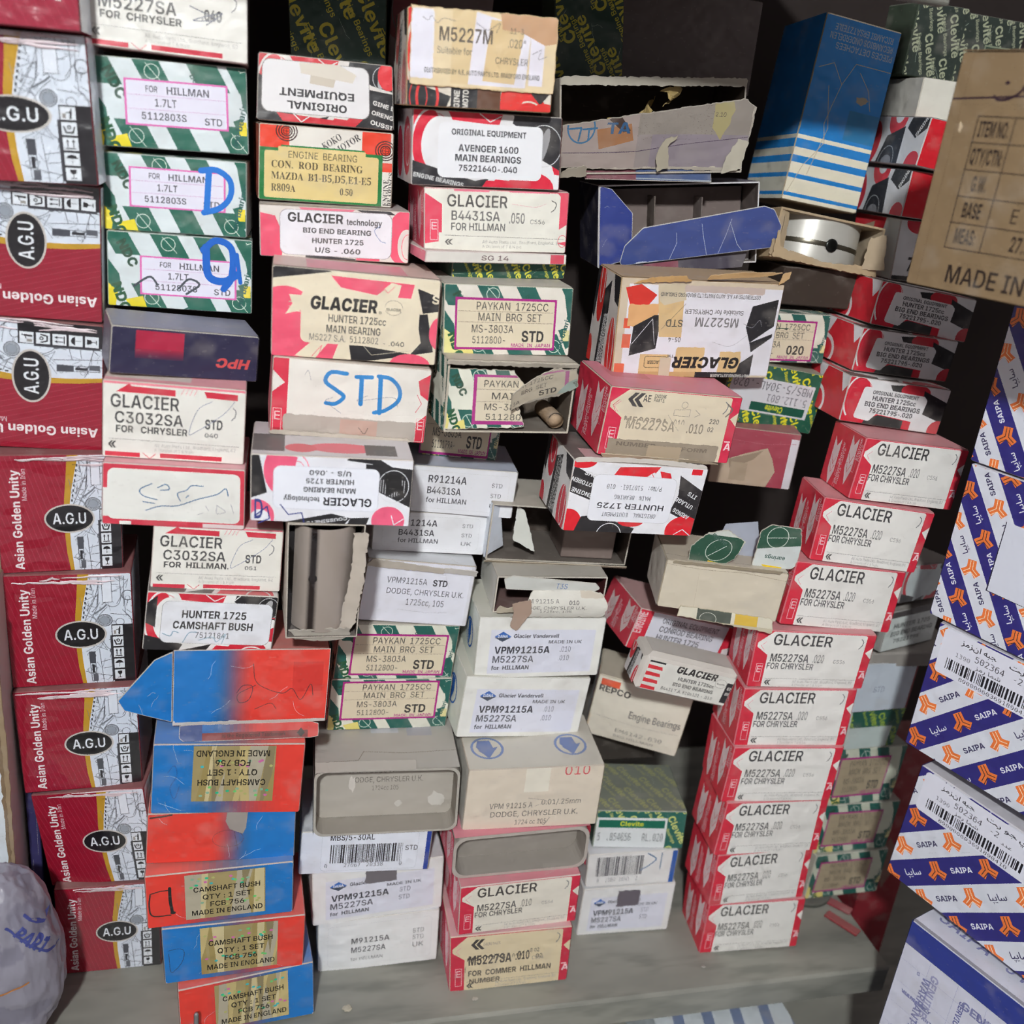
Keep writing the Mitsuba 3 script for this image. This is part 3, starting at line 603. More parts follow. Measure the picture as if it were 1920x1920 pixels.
def agu(W, H, rot=False):
    """maroon carton with a gold curve, engine line drawings, an oval badge and handling marks (seen upright, art as wide as W)"""
    A = Art(W, H, (150, 24, 46)); q = random.Random(4)
    for k in range(-14, 34): A.line([(k * 4.2, -2), (k * 4.2 + 32, 102)], .55, (164, 44, 66))
    cur = [(101, -1), (58, -1), (56, 20), (54, 36), (53, 50), (53, 66), (54, 84), (56.5, 101), (101, 101)]
    cin = [(101, -1), (67, -1), (63.5, 14), (60, 30), (57.5, 46), (57, 60), (57.5, 78), (59.5, 101), (101, 101)]
    X = lambda x: 58 + (x - 66) * 1.2
    A.poly(cur, (190, 148, 40)); A.poly(cin, (214, 222, 232))
    L = (84, 88, 96); D = (40, 42, 48)
    for pts in ([(67, 46), (76, 22), (80, 4)], [(70, 48), (79, 26)], [(82, 3), (82, 24), (88, 30), (93, 24), (93, 2)], [(79, 3), (78, 26), (74, 34)], [(96, 3), (95, 30)], [(84, 10), (92, 10)], [(84, 16), (91, 16)], [(73, 50), (78, 38), (84, 30)],
                [(94, 33), (99, 40), (100, 46)], [(97, 33), (100, 36)], [(66, 62), (74, 58), (80, 54)], [(78, 56), (82, 66), (85, 70), (84, 76)], [(84, 60), (90, 58), (92, 62)], [(70, 70), (71, 98)], [(74, 70), (74, 100)], [(77, 68), (79, 100)], [(70, 78), (74, 78)], [(78, 80), (90, 76), (92, 70)], [(79, 86), (92, 84)], [(79, 92), (92, 96)], [(91, 60), (91, 99)], [(88, 66), (92, 68), (90, 76)], [(67, 88), (74, 92)], [(86, 36), (98, 38)], [(71, 28), (76, 30)], [(68, 36), (75, 40), (77, 45)]):
        A.line([(X(x), y) for x, y in pts], .5, L, True)
    for i in range(70):
        x, y = q.uniform(62, 99), q.uniform(1, 99)
        if q.random() < .25: A.ell(x, y, r0 := q.uniform(.6, 2.2), r0, L, .35)
        else: A.line([(x, y), (x + q.uniform(-6, 6), y + q.uniform(-9, 9)), (x + q.uniform(-7, 7), y + q.uniform(-9, 9))], q.choice([.25, .35, .5]), q.choice([L, (120, 126, 136), (60, 64, 72)]), q.random() < .5)
    for x, y, r, w in ((82, 42, 6.0, .8), (82, 42, 4.8, .5), (81, 8, 1.8, .5), (98, 20, 5, .8), (86, 70, 2.6, 1.0), (72.5, 74, 2.4, 1.1), (88, 90, 2.2, .5), (75, 62, 1.6, .4), (92, 44, 3.6, .5), (73, 84, 1.2, .9)): A.ell(X(x), y, r, r, L, w)
    A.ell(X(82), 42, 3.8, 3.8, (150, 158, 168)); A.ell(X(82), 42, 4.0, 4.0, (60, 64, 72), .4); A.line([(69, 36), (76, 31), (79, 28)], 1.4, (110, 116, 124), True); A.rect(76, 3, 84, 26, (222, 228, 236)); A.frame(76, 3, 84, 26, L, .45)
    for k in range(9): A.rect(64.8 - k * .75, 8 + k * 4.2, 66 - k * .75, 10.2 + k * 4.2, D)
    A.rect(63, 70, 67.5, 81, (70, 74, 82)); A.rect(64.5, 82, 66.5, 90, D); A.rect(65, 91, 69, 98, (90, 94, 102)); A.rect(80.6, 56, 82.2, 98, (60, 62, 68))
    A.rect(82, 46, 101, 100, BLK)
    for k in range(5):
        y = 47 + k * 10.3; A.rect(82.6, y, 91, y + 8.8, (222, 228, 234)); cx = 86.8; c = (26, 26, 30)
        if k == 0: A.rect(83.6, y + 4.5, 85.6, y + 7.8, GREY); A.line([(88.4, y + 3), (88, y + 7.6)], 1.4, c); A.line([(88.4, y + 3.5), (86, y + 4)], .8, c); A.ell(88.6, y + 1.8, .65, .65, c)
        if k == 1: A.ell(cx, y + 3.4, 1.5, 1.5, c, .8); A.line([(83.9, y + 3.2), (85, y + 7), (88.6, y + 7), (89.7, y + 3.2)], 1.1, c)
        if k == 2:
            for d in (-1.6, 1.6): A.line([(cx + d, y + 2), (cx + d, y + 6.4)], .7, c); A.poly([(cx + d - 1.1, y + 3), (cx + d, y + 1.1), (cx + d + 1.1, y + 3)], c)
            A.rect(84, y + 7, 89.6, y + 7.8, c)
        if k == 3: A.poly([(83.4, y + 4), (84.8, y + 2), (86.8, y + 1.2), (88.8, y + 2), (90.2, y + 4)], c); A.line([(cx, y + 4), (cx, y + 7.6)], .35, c)
        if k == 4: A.poly([(84.9, y + 1.2), (88.7, y + 1.2), (88.4, y + 3.6), (86.8, y + 4.8), (85.2, y + 3.6)], c); A.line([(cx, y + 4.5), (cx, y + 7.3)], .5, c); A.rect(85.2, y + 7, 88.4, y + 7.6, c)
    A.ell(57.5, 54, .205 * W, .125 * H, (196, 190, 184)); A.ell(57.5, 54, .19 * W, .112 * H, (20, 20, 24))
    A.text(57.5, 58.6, 'A.G.U', 9.5, (226, 230, 236), w=28, font='m', anchor='c')
    A.text(19, 97, 'Asian Golden Unity', 7.4, (232, 224, 226), w=85, font='b', rot=-90); A.text(24.5, 38, 'Made in Iran', 3.8, (222, 196, 204), w=27, font='r', rot=-90)
    return A
def quarter(A, H2W=None):
    """the art turned a quarter turn anticlockwise"""
    B = Art(A.H, A.W, (0, 0, 0)); B.items = [(affinity.translate(affinity.rotate(g, -90, origin=(0, 0)), 0, A.W), c) for g, c in A.items]; return B
ORANGE, VIO, LILA = (232, 122, 62), (48, 44, 120), (212, 216, 226)
def emblem(A, x, y, s, rot, line):
    """three-pronged orange emblem of stripes, about s mm tall, at (x, y) mm"""
    def bar(a):
        return [Polygon([(-.30, -.52), (.30, -.52), (.30, .06), (0, .2), (-.30, .06)])] if a else []
    g = unary_union([Polygon([(-.27, -.55), (.27, -.55), (.27, 0), (-.27, 0)]), Polygon([(-.27, -.08), (.05, .1), (-.30, .5), (-.62, .16), (-.3, -.06)]), Polygon([(.27, -.08), (-.05, .1), (.30, .5), (.62, .16), (.3, -.06)]), Polygon([(-.28, -.1), (.28, -.1), (.3, .25), (0, .16), (-.3, .25)])])
    ls = [LineString([(-.09, -.5), (-.09, .0), (-.42, .24)]), LineString([(.09, -.5), (.09, .0), (.42, .24)]), LineString([(-.36, .42), (0, .16), (.36, .42)]), LineString([(-.5, .04), (-.2, -.1)])]
    f = lambda q: affinity.translate(affinity.rotate(affinity.scale(q, s, s, origin=(0, 0)), rot, origin=(0, 0)), x, y)
    A.add(f(g), ORANGE)
    for l in ls[:3]: A.add(f(l.buffer(.022)), line)
def saipa(W, H, ang, pitch=24.0, off=0.0, es=15.0, step=44.0, erot=0):
    """white and violet stripes on a slant of ang degrees with emblems and the name in two scripts along them"""
    A = Art(W, H, LILA); c, s_ = math.cos(math.radians(ang)), math.sin(math.radians(ang)); R = W + H
    for k in range(-14, 15):
        y = k * pitch + off
        loc = lambda u, v: (u * c - v * s_, u * s_ + v * c)
        if k % 2: A.add(Polygon([loc(-R, y), loc(R, y), loc(R, y + pitch), loc(-R, y + pitch)]), VIO)
        txt, ln = ((222, 224, 236), (70, 40, 40)) if k % 2 else ((54, 52, 88), (250, 214, 180))
        for j in range(-8, 9):
            u = j * step + (k % 2) * step * .5
            px, py = loc(u, y + pitch * .5)
            if -20 < px < W + 20 and -20 < py < H + 20: emblem(A, px, py, es, ang + erot, ln)
            for d, t, fk, h in ((step * .5, 'SAIPA' if j % 2 else AR['saipa'], 'b' if j % 2 else 'ar', 4.6 if j % 2 else 5.5),):
                px, py = loc(u + d, y + pitch * .5 + 2.4)
                if -20 < px < W + 20 and -20 < py < H + 20:
                    g, adv = text_geo(t, fk); hh = es * h / 15
                    A.add(affinity.translate(affinity.rotate(affinity.scale(affinity.translate(g, -adv / 2, 0), hh, hh, origin=(0, 0)), ang, origin=(0, 0)), px, py), txt)
    return A
# ------------------------------------------------------------------ the shelf and the room around it
def slab(name, x0, x1, y0, y1, z0, z1, bsdf, r=.003, edge=.2):
    key = thing(name, kind='structure'); v, f = round_box(x0, x1, y0, y1, z0, z1, r, edge); put(key, v, f, None, bsdf); return key
slab('shelf_board', -.75, .662, -.117, .30, -.036, -.0004, 'shelf_paint')
slab('upper_shelf_board', -.9, .47, -.088, .32, .985, 1.01, 'shelf_paint')
v, f = round_box(-.9, .47, -.088, -.074, .921, .986, .002, .2); part('upper_shelf_board', 'front_lip', v, f, None, 'shelf_paint')  # unseen lip, added only to cast the shadow over the upper boxes
slab('wall_back', -1.4, 1.6, .305, .325, -.75, 1.6, 'back_board')
slab('floor', -2.5, 2.5, -2.6, .30, -.80, -.755, 'floor_grey')
labels['shelf_board']['label'] = 'grey painted shelf board that carries the stacks of boxes'
labels['upper_shelf_board']['label'] = 'shelf board above the stacks'
lamp = thing('ceiling_lamp', 'round lamp hanging in front of the shelf', 'lamp')
_n = np.array([.05, .15, .5]) - LAMP; _n /= np.linalg.norm(_n)
disc = trimesh.creation.cylinder(radius=.05, height=.012, sections=40); hood = trimesh.creation.cylinder(radius=.062, height=.03, sections=40)
Ma = trimesh.geometry.align_vectors([0, 0, 1], _n); Ma[:3, 3] = LAMP; disc.apply_transform(Ma); Mb = Ma.copy(); Mb[:3, 3] = LAMP - _n * .024; hood.apply_transform(Mb)
scene[lamp + '__diffuser'] = mikit.ply((disc.vertices, disc.faces), {'type': 'diffuse'}, emitter={'type': 'area', 'radiance': {'type': 'rgb', 'value': [LAMP_POWER * .98, LAMP_POWER, LAMP_POWER * 1.0]}})
scene[lamp + '__hood'] = mikit.ply((hood.vertices, hood.faces), 'floor_grey')

def NB(pid, name, label, group=None, cat='box', D=85, pose=None, **k):
    key = thing(name, label, cat, group)
    return Box(key, pose or POSE[pid], D=D, **k)
def plainart(W, H, c, sd=0, n=12, wc=(206, 198, 188)): return Art(W, H, c).wear(sd, n, wc).scratch(sd, 3, wc, .15)

# ------------------------------------------------------------------ stack of maroon cartons in shrink wrap (left)
def wrinkle(v, sd, amp):
    q = v * np.array([1, 1, 1]) / 1000
    return v + np.stack([0 * v[:, 0], (meshkit.fbm(np.stack([v[:, 0] / 30, v[:, 2] / 7, 0 * v[:, 0] + sd], 1), 3, sd) - .5) * amp, 0 * v[:, 0]], 1)
agul = {'A1': 'lowest maroon carton of the shrink-wrapped stack, standing on the shelf beside the plastic bag', 'A2': 'second maroon carton from the bottom of the shrink-wrapped stack', 'A3': 'third maroon carton from the bottom of the shrink-wrapped stack',
        'A4': 'fourth maroon carton from the bottom of the shrink-wrapped stack', 'A5': 'fifth maroon carton from the bottom, just below the two lying sideways',
        'A6': 'lower of the two maroon cartons lying sideways with the black oval upright', 'A7': 'upper of the two maroon cartons lying sideways with the black oval upright',
        'A8': 'large upright maroon carton beside the topmost green and white box', 'A9': 'topmost maroon carton, only its plain red lower edge in view'}
POSE['A9'] = [-203, -7, 879, 0, 0, -2, 125, 100]
for i, k in enumerate(agul):
    b = NB(k, 'parts_carton', agul[k], 'maroon cartons in shrink wrap', wear=.6); b.body((120, 30, 46), 1.0)
    a = quarter(agu(b.H, b.W)) if k in ('A6', 'A7') else agu(b.W, b.H)
    if k == 'A9': a = Art(b.W, b.H, (156, 34, 58)); a.rect(0, 0, 30, 100, (190, 148, 40)); [a.line([(q * 5, -2), (q * 5 + 40, 102)], .5, (170, 54, 76)) for q in range(-10, 22)]; a.text(80, 82, 'A', 14, (226, 214, 210), font='b')
    b.face('front', a, bsdf='gloss_print'); b.face('right', plainart(b.D, b.H, (214, 222, 232), i, 4), bsdf='gloss_print')
    n = 26; X, Z = np.meshgrid(np.linspace(-.5, .5, n) * b.W, np.linspace(-.5, .5, n) * b.H); v = np.stack([X.ravel(), 0 * X.ravel() - 1.3, Z.ravel()], 1)
    top = np.clip((Z.ravel() / b.H + .5 - .84) / .16, 0, 1); q = np.random.default_rng(i)
    w = (meshkit.fbm(np.stack([v[:, 0] / 34, v[:, 2] / 6, 0 * v[:, 0] + 9 * i], 1), 3, i) - .5) * (1.0 + 5 * top) - 1.2 * top; v[:, 1] += np.minimum(w, .6)
    idx = np.arange(n * n).reshape(n, n); f = np.vstack([np.stack([idx[:-1, :-1].ravel(), idx[:-1, 1:].ravel(), idx[1:, 1:].ravel()], 1), np.stack([idx[:-1, :-1].ravel(), idx[1:, 1:].ravel(), idx[1:, :-1].ravel()], 1)])
    scene[b.key + '__shrink_wrap'] = mikit.ply((b.world(v), f), 'film', smooth=True)
    # gathered folds of the wrap along the upper edge: pale glossy ridges
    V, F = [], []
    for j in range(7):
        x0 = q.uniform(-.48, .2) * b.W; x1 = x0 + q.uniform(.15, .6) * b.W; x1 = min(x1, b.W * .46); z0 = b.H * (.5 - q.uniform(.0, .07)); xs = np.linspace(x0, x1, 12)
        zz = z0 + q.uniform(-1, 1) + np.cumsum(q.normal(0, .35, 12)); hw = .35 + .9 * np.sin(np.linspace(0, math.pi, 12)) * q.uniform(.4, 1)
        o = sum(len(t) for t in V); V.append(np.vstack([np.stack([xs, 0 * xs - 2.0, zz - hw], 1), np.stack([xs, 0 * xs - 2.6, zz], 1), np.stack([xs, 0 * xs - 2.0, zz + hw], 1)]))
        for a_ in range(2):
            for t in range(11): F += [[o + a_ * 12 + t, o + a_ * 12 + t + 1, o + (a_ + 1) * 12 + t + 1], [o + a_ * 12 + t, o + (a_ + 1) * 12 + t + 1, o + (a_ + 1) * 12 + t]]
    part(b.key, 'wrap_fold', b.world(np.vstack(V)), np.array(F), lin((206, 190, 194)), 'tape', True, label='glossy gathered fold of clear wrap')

# ------------------------------------------------------------------ column of red and blue boxes and what stands on it
fl = {'B01': ('lowest red and blue box with a gold label, red at its left end', REDB, BLUB), 'B02': ('second red and blue box from the bottom, pen loop on its blue left end', BLUB, REDB),
      'B03': ('third red and blue box from the bottom, black marker sign on its red end', REDB, BLUB), 'B04': ('red and blue box without a gold label, grey tape at its top edge', REDB, BLUB),
      'B05': ('blue and red box whose gold label is upside down', BLUB, REDB)}
for i, (k, (lb, ca, cb)) in enumerate(fl.items()):
    b = NB(k, 'camshaft_bush_box', lb, 'red and blue boxes in the front column', D=80, wear=1.2); b.body((190, 176, 170), 1.5)
    a = fcb(b.W, b.H, ca, cb, 15 if k != 'B04' else 42, 88 if k != 'B04' else 74, i + 3)
    if k == 'B02': a.line([(4, 46), (4.5, 78), (8, 76), (13, 62), (14.5, 44), (11, 38), (3.5, 40)], .45, (20, 40, 80), True)
    if k == 'B03': a.line([(3, 34), (10, 30), (15, 30)], 1.0, (24, 20, 24)); a.line([(16, 26), (16, 50), (17, 72)], 2.6, (22, 18, 22), True); a.line([(3, 36), (2, 56), (4, 76), (16, 78)], 1.2, (24, 20, 24), True); a.ell(17.5, 74, 2.2, 1.6, (22, 18, 22))
    if k == 'B04': a.line([(2, 8), (9, 6), (16, 3)], 1.6, (60, 20, 22), True); a.ell(54, 55, 13, 9, (90, 40, 50), .3); a.line([(58, 40), (61, 78)], .3, (70, 40, 50)); a.poly([(53, -1), (67, -1), (66, 34), (64, 46), (55, 36), (52, 20)], (150, 142, 136))
    if k == 'B05': a.line([(10, 40), (14, 30), (16, 44), (12, 62), (15, 78), (18, 60)], .3, (20, 50, 120), True); a.line([(5, 84), (20, 96)], .35, (170, 200, 226))
    b.face('front', a)
    if k != 'B04':
        g = gold(b.W * .545, b.H * (.86 if k != 'B05' else .8), i, k == 'B05'); b.sticker(g, 26, 5 if k != 'B05' else 2, bsdf='foil', label='gold foil label')
    b.face('right', plainart(b.D, b.H, cb, i, 10)); b.face('left', plainart(b.D, b.H, ca, i + 20, 10))
    t = Art(b.W, b.D, ca).grad(15, 0, 88, 100, ca, cb, 16); t.rect(88, 0, 100, 100, cb); b.face('top', t.wear(i + 9, 14))
b = NB('B06', 'camshaft_bush_box', 'topmost blue and red box with a pointed blue end flap and pen scribbles', 'red and blue boxes in the front column', D=80); b.body((150, 60, 60), 1.5)
b.face('front', Art(b.W, b.H, (70, 30, 40)).grad(10, 60, 96, 100, (0, 80, 140), (176, 40, 34)).text(24, 90, 'is the Registered Trade Mark', 6, (30, 20, 26), w=40).poly([(80, 82), (84, 76), (88, 82), (84, 90)], (20, 20, 24)))
a = fcb(b.W, b.H * .96, BLUB, REDB, 22, 52, 4); a.rect(76, 18, 96, 60, (206, 44, 36))
a.line([(40, 60), (44, 50), (50, 52), (48, 70), (42, 74), (41, 62), (52, 50)], .5, (26, 30, 52), True); a.line([(50, 20), (52, 44), (60, 56), (70, 62), (76, 56), (82, 72), (88, 50), (90, 66)], .5, (40, 22, 30), True); a.line([(52, 84), (62, 76), (66, 84)], .5, (40, 22, 30), True)
b.plate([(-b.W / 2, -b.H / 2), (b.W / 2 - 1, -b.H / 2), (b.W / 2, b.H / 2), (-b.W / 2, b.H / 2)], mat(0, -2.2, 4, -4), art=a, name='lid', col=(196, 190, 184))
fp = [(0, b.H / 2), (-14, b.H / 2 - 6), (-42, -6), (-37, -16), (0, -b.H / 2 + 2)]
b.plate(fp, mat(-b.W / 2 - .6, -2.4, 4, 0, 10), art=plainart(42, b.H, BLUB, 5, 14), name='end_flap', col=(196, 190, 184))
b.plate(ragged(sbox(-b.W / 2 + 6, 0, b.W / 2 - 8, 14), 5, .3, 6), mat(0, -24, -b.H / 2 + .6, -24), art=Art(b.W - 14, 14, (30, 60, 120)).grad(16, 0, 60, 100, (0, 96, 164), (200, 44, 38), 16).rect(60, 0, 101, 100, (200, 44, 38)).rect(16, 54, 92, 100, (120, 26, 30)).text(30, 84, 'is the Registered Trademark', 24, (60, 14, 18), w=46).poly([(84, 70), (87, 40), (90, 70), (87, 96)], (30, 16, 20)), name='lower_flap', col=(190, 180, 174))
b.face('right', plainart(b.D, b.H, (200, 46, 40), 7)); b.face('top', Art(b.W, b.D, (190, 90, 84)).wear(3, 20))

b = NB('B07', 'bearing_box', 'white box with red stripes and bold black camshaft lettering, on the pointed-flap blue box'); b.body((206, 200, 194))
a = rwb(b.W, b.H, (206, 36, 58), WHITE, BLK, 3, False); a.poly([(0, 20), (8, 6), (8, 60), (0, 52)], BLK); a.line([(60, 0), (64, 14), (70, 2)], .8, WHITE); a.ell(97, 55, 9, 10, (206, 36, 58), 1.0)
panel_rwb(a, [(52, 42, 'HUNTER 1725', 13, 50, 'b'), (52, 61, 'CAMSHAFT BUSH', 13, 62, 'b'), (52, 76, '75121841', 10, 27, 'r')], 12, 14, 97, 86, 6, (226, 228, 234))
a.line([(14, 70), (20, 74), (22, 66), (26, 68)], .8, (130, 160, 180), True); a.line([(30, 84), (34, 68), (40, 66)], .8, (140, 168, 186), True); a.line([(42, 80), (52, 74), (56, 82), (62, 68), (60, 84)], .7, (150, 176, 192), True)
b.face('front', a); b.face('left', plainart(b.D, b.H, (200, 198, 196), 2)); b.face('top', rwb(b.W, b.D, (200, 60, 76), (206, 204, 202), BLK, 5, False)); b.face('right', plainart(b.D, b.H, (180, 176, 172)))
def awb(k, l2, l3, num, extra, lb, sd, pen=True):
    b = NB(k, 'bearing_box', lb); b.body((210, 200, 192)); a = ae_white(b.W, b.H, l2, l3, num, sd, extra)
    if pen: a.line([(76, 18), (66, 30), (60, 62), (66, 58), (84, 34), (92, 16)], .4, (110, 120, 150), True)
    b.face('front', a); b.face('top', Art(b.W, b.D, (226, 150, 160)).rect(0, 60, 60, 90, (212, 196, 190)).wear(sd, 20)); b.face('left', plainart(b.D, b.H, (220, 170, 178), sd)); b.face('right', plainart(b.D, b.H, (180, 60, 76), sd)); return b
awb('B08', 'C3032SA', 'FOR  HILLMAN.', 'STD', '051', 'white box with big grey lettering and red rules, on the camshaft box with red stripes', 21)
b = NB('B09', 'bearing_box', 'white box in a red border with blue pen handwriting, in the blurred left column'); b.body((206, 190, 186))
a = Art(b.W, b.H, (206, 56, 76)); a.rect(3.5, 8, 96.5, 90, (226, 226, 220), 5); a.rect(0, 40, 4, 86, (226, 226, 220)); a.rect(12, 93, 20, 100, (226, 226, 220)); a.rect(70, 92, 100, 100, (220, 200, 200))
for pts in ([(34, 30), (26, 40), (28, 50), (38, 56)], [(38, 36), (44, 30), (46, 38), (40, 40)], [(54, 56), (52, 44), (58, 38), (62, 30), (70, 30)], [(30, 74), (40, 66), (52, 64), (66, 52), (80, 42), (86, 32), (88, 44)], [(60, 46), (58, 50)], [(28, 60), (36, 62)]): a.line(pts, .8, (70, 110, 150), True)
for pts in ([(72, 62), (74, 70)], [(80, 60), (80, 74), (86, 70), (80, 60)], [(90, 58), (92, 72)], [(66, 78), (70, 74)]): a.line(pts, .4, (150, 150, 160), True)
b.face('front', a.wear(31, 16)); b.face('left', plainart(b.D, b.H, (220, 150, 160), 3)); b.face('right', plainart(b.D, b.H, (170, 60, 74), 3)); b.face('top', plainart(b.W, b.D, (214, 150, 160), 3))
awb('B10', 'C3032SA', 'FOR   CHRYSLER', 'STD', '040', 'white box with red rules and grey number lettering, directly under the dark navy box', 22)
b = NB('B11', 'parts_box', 'dark navy box with a crimson square and red letters upside down', D=62); b.body((196, 190, 182), 1.8)
a = Art(b.W, b.H, (34, 32, 66)); a.rect(16, 6, 48, 44, (170, 26, 62))
for k in range(5): a.rect(16, 44 + k * 4, 48, 48 + k * 4, tuple(np.array((150, 26, 60)) * (1 - k / 6) + np.array((34, 32, 66)) * k / 6))
a2 = Art(b.W, b.H, (0, 0, 0)); g, adv = text_geo('HPC', 'k'); g = affinity.scale(affinity.skew(g, xs=-12, origin=(0, 0)), 26 / adv, 8, origin=(0, 0)); a.add(affinity.translate(affinity.rotate(g, 180, origin=(0, 0)), b.W * .95, b.H * .52), (206, 76, 78))
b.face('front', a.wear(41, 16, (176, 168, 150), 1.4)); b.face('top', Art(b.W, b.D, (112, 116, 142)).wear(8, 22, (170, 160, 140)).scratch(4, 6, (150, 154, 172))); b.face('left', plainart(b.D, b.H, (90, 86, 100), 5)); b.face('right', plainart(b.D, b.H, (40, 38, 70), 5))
for i, (k, lb) in enumerate((('B12', 'lowest of the three green, white and yellow boxes, its label crossed by a blue blot'), ('B13', 'middle one of the three green, white and yellow boxes, with a blue letter D'), ('B14', 'topmost of the three green, white and yellow boxes, its label unmarked'))):
    b = NB(k, 'bearing_box', lb, 'green, white and yellow boxes in the left column', D=78); b.body((180, 190, 184))
    a = daido(b.W, b.H, 60 + i, (212, 222, 224), (26, 100, 82), (232, 214, 40)); b.face('front', a)
    b.sticker(hillman_label(b.W * .67, b.H * .52, i), (22, 18, 20)[i], (30, 16, 22)[i])
    s = Art(b.W * .32, b.H * .62, (0, 0, 0), Polygon())
    if k == 'B13': s = Art(30, 40, BLU0 := (36, 116, 206), unary_union([LineString([(8, 4), (6, 34)]).buffer(2.4), LineString(curve([(2, 4), (14, 3), (24, 10), (24, 22), (16, 31), (4, 35)])).buffer(2.2)])); b.sticker(s, 66, 8, 'marker_writing', lift=.8)
    if k == 'B12': s = Art(36, 44, (30, 100, 196), unary_union([LineString(curve([(4, 10), (14, 2), (26, 8), (26, 30), (20, 40)])).buffer(2.6), LineString(curve([(6, 8), (8, 30), (20, 34), (30, 28)])).buffer(3.0), LineString([(30, 12), (33, 34)]).buffer(1.6)])); b.sticker(s, 62, 0, 'marker_writing', lift=.8); s2 = Art(60, 30, (70, 76, 84), unary_union([LineString(curve([(2, 16), (14, 8), (20, 14)])).buffer(.8), LineString(curve([(36, 16), (44, 8), (52, 12), (42, 20)])).buffer(.8)])); b.sticker(s2, 16, 44, 'pen_writing', lift=.8)
    b.face('right', plainart(b.D, b.H, (180, 186, 180), i)); b.face('top', daido(b.W, b.D, 70 + i, (206, 214, 214), (26, 100, 82))); b.face('left', plainart(b.D, b.H, (190, 200, 190), i))
b = NB('B15', 'bearing_box', 'white box with grey part number and red lower stripe, topmost of the blurred left column'); b.body((214, 204, 198))
a = ae_white(b.W, b.H, 'M5227SA', 'FOR  CHRYSLER', '.040', 25, ''); a.line([(64, 40), (80, 52), (66, 56), (84, 44), (74, 60)], .7, (90, 96, 116), True)
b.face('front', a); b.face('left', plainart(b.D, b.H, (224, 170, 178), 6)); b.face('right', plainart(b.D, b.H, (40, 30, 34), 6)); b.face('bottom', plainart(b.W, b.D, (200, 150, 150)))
# ------------------------------------------------------------------ third column
def tapepiece(b, x, y, w, h, lift=.8, col=(196, 176, 150), name='tape'): b.sticker(Art(w, h, col), x, y, name, 'tape', lift, label='strip of yellowed tape')
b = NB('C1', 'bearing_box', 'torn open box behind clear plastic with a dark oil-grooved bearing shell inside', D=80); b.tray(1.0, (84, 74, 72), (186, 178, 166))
th = np.linspace(-1.25, 1.25, 20); R1 = 25.0
def shell_mesh(R, th, z0, z1, t=1.6):
    V = []
    for z in (z0, z1):
        for r in (R, R - t): V.append(np.stack([r * np.sin(th), -r * np.cos(th), 0 * th + z], 1))
    n = len(th); V = np.vstack(V); F = []
    def strip(a, c):
        for i in range(n - 1): F.extend([[a * n + i, a * n + i + 1, c * n + i + 1], [a * n + i, c * n + i + 1, c * n + i]])
    strip(0, 2); strip(2, 3); strip(3, 1); strip(1, 0); return V, np.array(F)
v, f = shell_mesh(R1, th, -44, 46); c = np.where((np.abs(v[:, :1] + 9) < 3.2), lin((40, 30, 28)), lin((176, 164, 154)))
shell = thing('bearing_shell', 'steel bearing shell with a dark oil groove inside the torn plastic-fronted box', 'bearing shell'); put(shell, b.world(v + [0, 22.5, 0], True), f, c, 'oily_steel', True)
hole = trimesh.creation.cylinder(radius=3.4, height=1.2, sections=20); hole.apply_transform(trimesh.transformations.rotation_matrix(math.pi / 2, [1, 0, 0])); part(shell, 'oil_hole', b.world(np.array(hole.vertices) + [-9.3, -1.2, 4], True), hole.faces, lin((24, 18, 18)), 'steel')
part(shell, 'oil_groove', b.world(np.array(round_box(-11.6, -7.6, -2.6, -.4, 0, 44, .4)[0]), True), round_box(-11.6, -7.6, -2.6, -.4, 0, 44, .4)[1], lin((44, 34, 32)), 'steel')
n = 14; X, Z = np.meshgrid(np.linspace(-.48, .3, n) * b.W, np.linspace(-.42, .46, n) * b.H); vf = np.stack([X.ravel(), 0 * X.ravel() - 4.6 + 1.0 * np.sin(X.ravel() / 6 + Z.ravel() / 14), Z.ravel()], 1); idx = np.arange(n * n).reshape(n, n)
ff = np.vstack([np.stack([idx[:-1, :-1].ravel(), idx[:-1, 1:].ravel(), idx[1:, 1:].ravel()], 1), np.stack([idx[:-1, :-1].ravel(), idx[1:, 1:].ravel(), idx[1:, :-1].ravel()], 1)])
scene[b.key + '__plastic_window'] = mikit.ply((b.world(vf), ff), 'film', smooth=True)
b.plate(ragged(Polygon([(0, 44), (11, 46), (10, 4), (4, -38), (-8, -46), (-6, -20), (-1, 10)]), 3, 1.0), mat(b.W / 2 - 8, -1.5, 0, 0, -16), col=(182, 172, 160), name='torn_flap')
b.plate(ragged(Polygon([(-26, 0), (20, 2), (24, -10), (4, -15), (-20, -12)]), 5, 1.6), mat(0, -2, -b.H / 2 + 8, 24), col=(190, 184, 172), name='torn_flap')

b = NB('C2', 'bearing_box', 'upside-down pink, black and white box with a round black emblem, above the plastic-fronted box', D=80); b.body((206, 198, 190))
a = rwb(b.W, b.H, (232, 96, 130), (226, 226, 232), BLK, 5, False)
a = Art(b.W, b.H, (226, 226, 232)); P_ = (232, 92, 126)
a.poly([(-1, 2), (5, 0), (10, 56), (-1, 66)], BLK); a.ell(20, 22, 15, 21, P_); a.ell(28, 22, 11, 16, (226, 226, 232)); a.ell(28, 22, 9, 13, P_, .7); a.ell(28, 24, 6, 9, P_, .6); a.poly([(18, 0), (28, 2), (26, 22), (30, 30), (20, 34)], P_)
a.poly([(58, 4), (74, 8), (70, 24), (80, 34), (90, 16), (78, 0), (60, -2)], BLK); a.poly([(70, 8), (101, 14), (101, 72), (70, 40)], BLK); a.ell(88, 40, 12.2, 13.5, (216, 216, 220), .6)
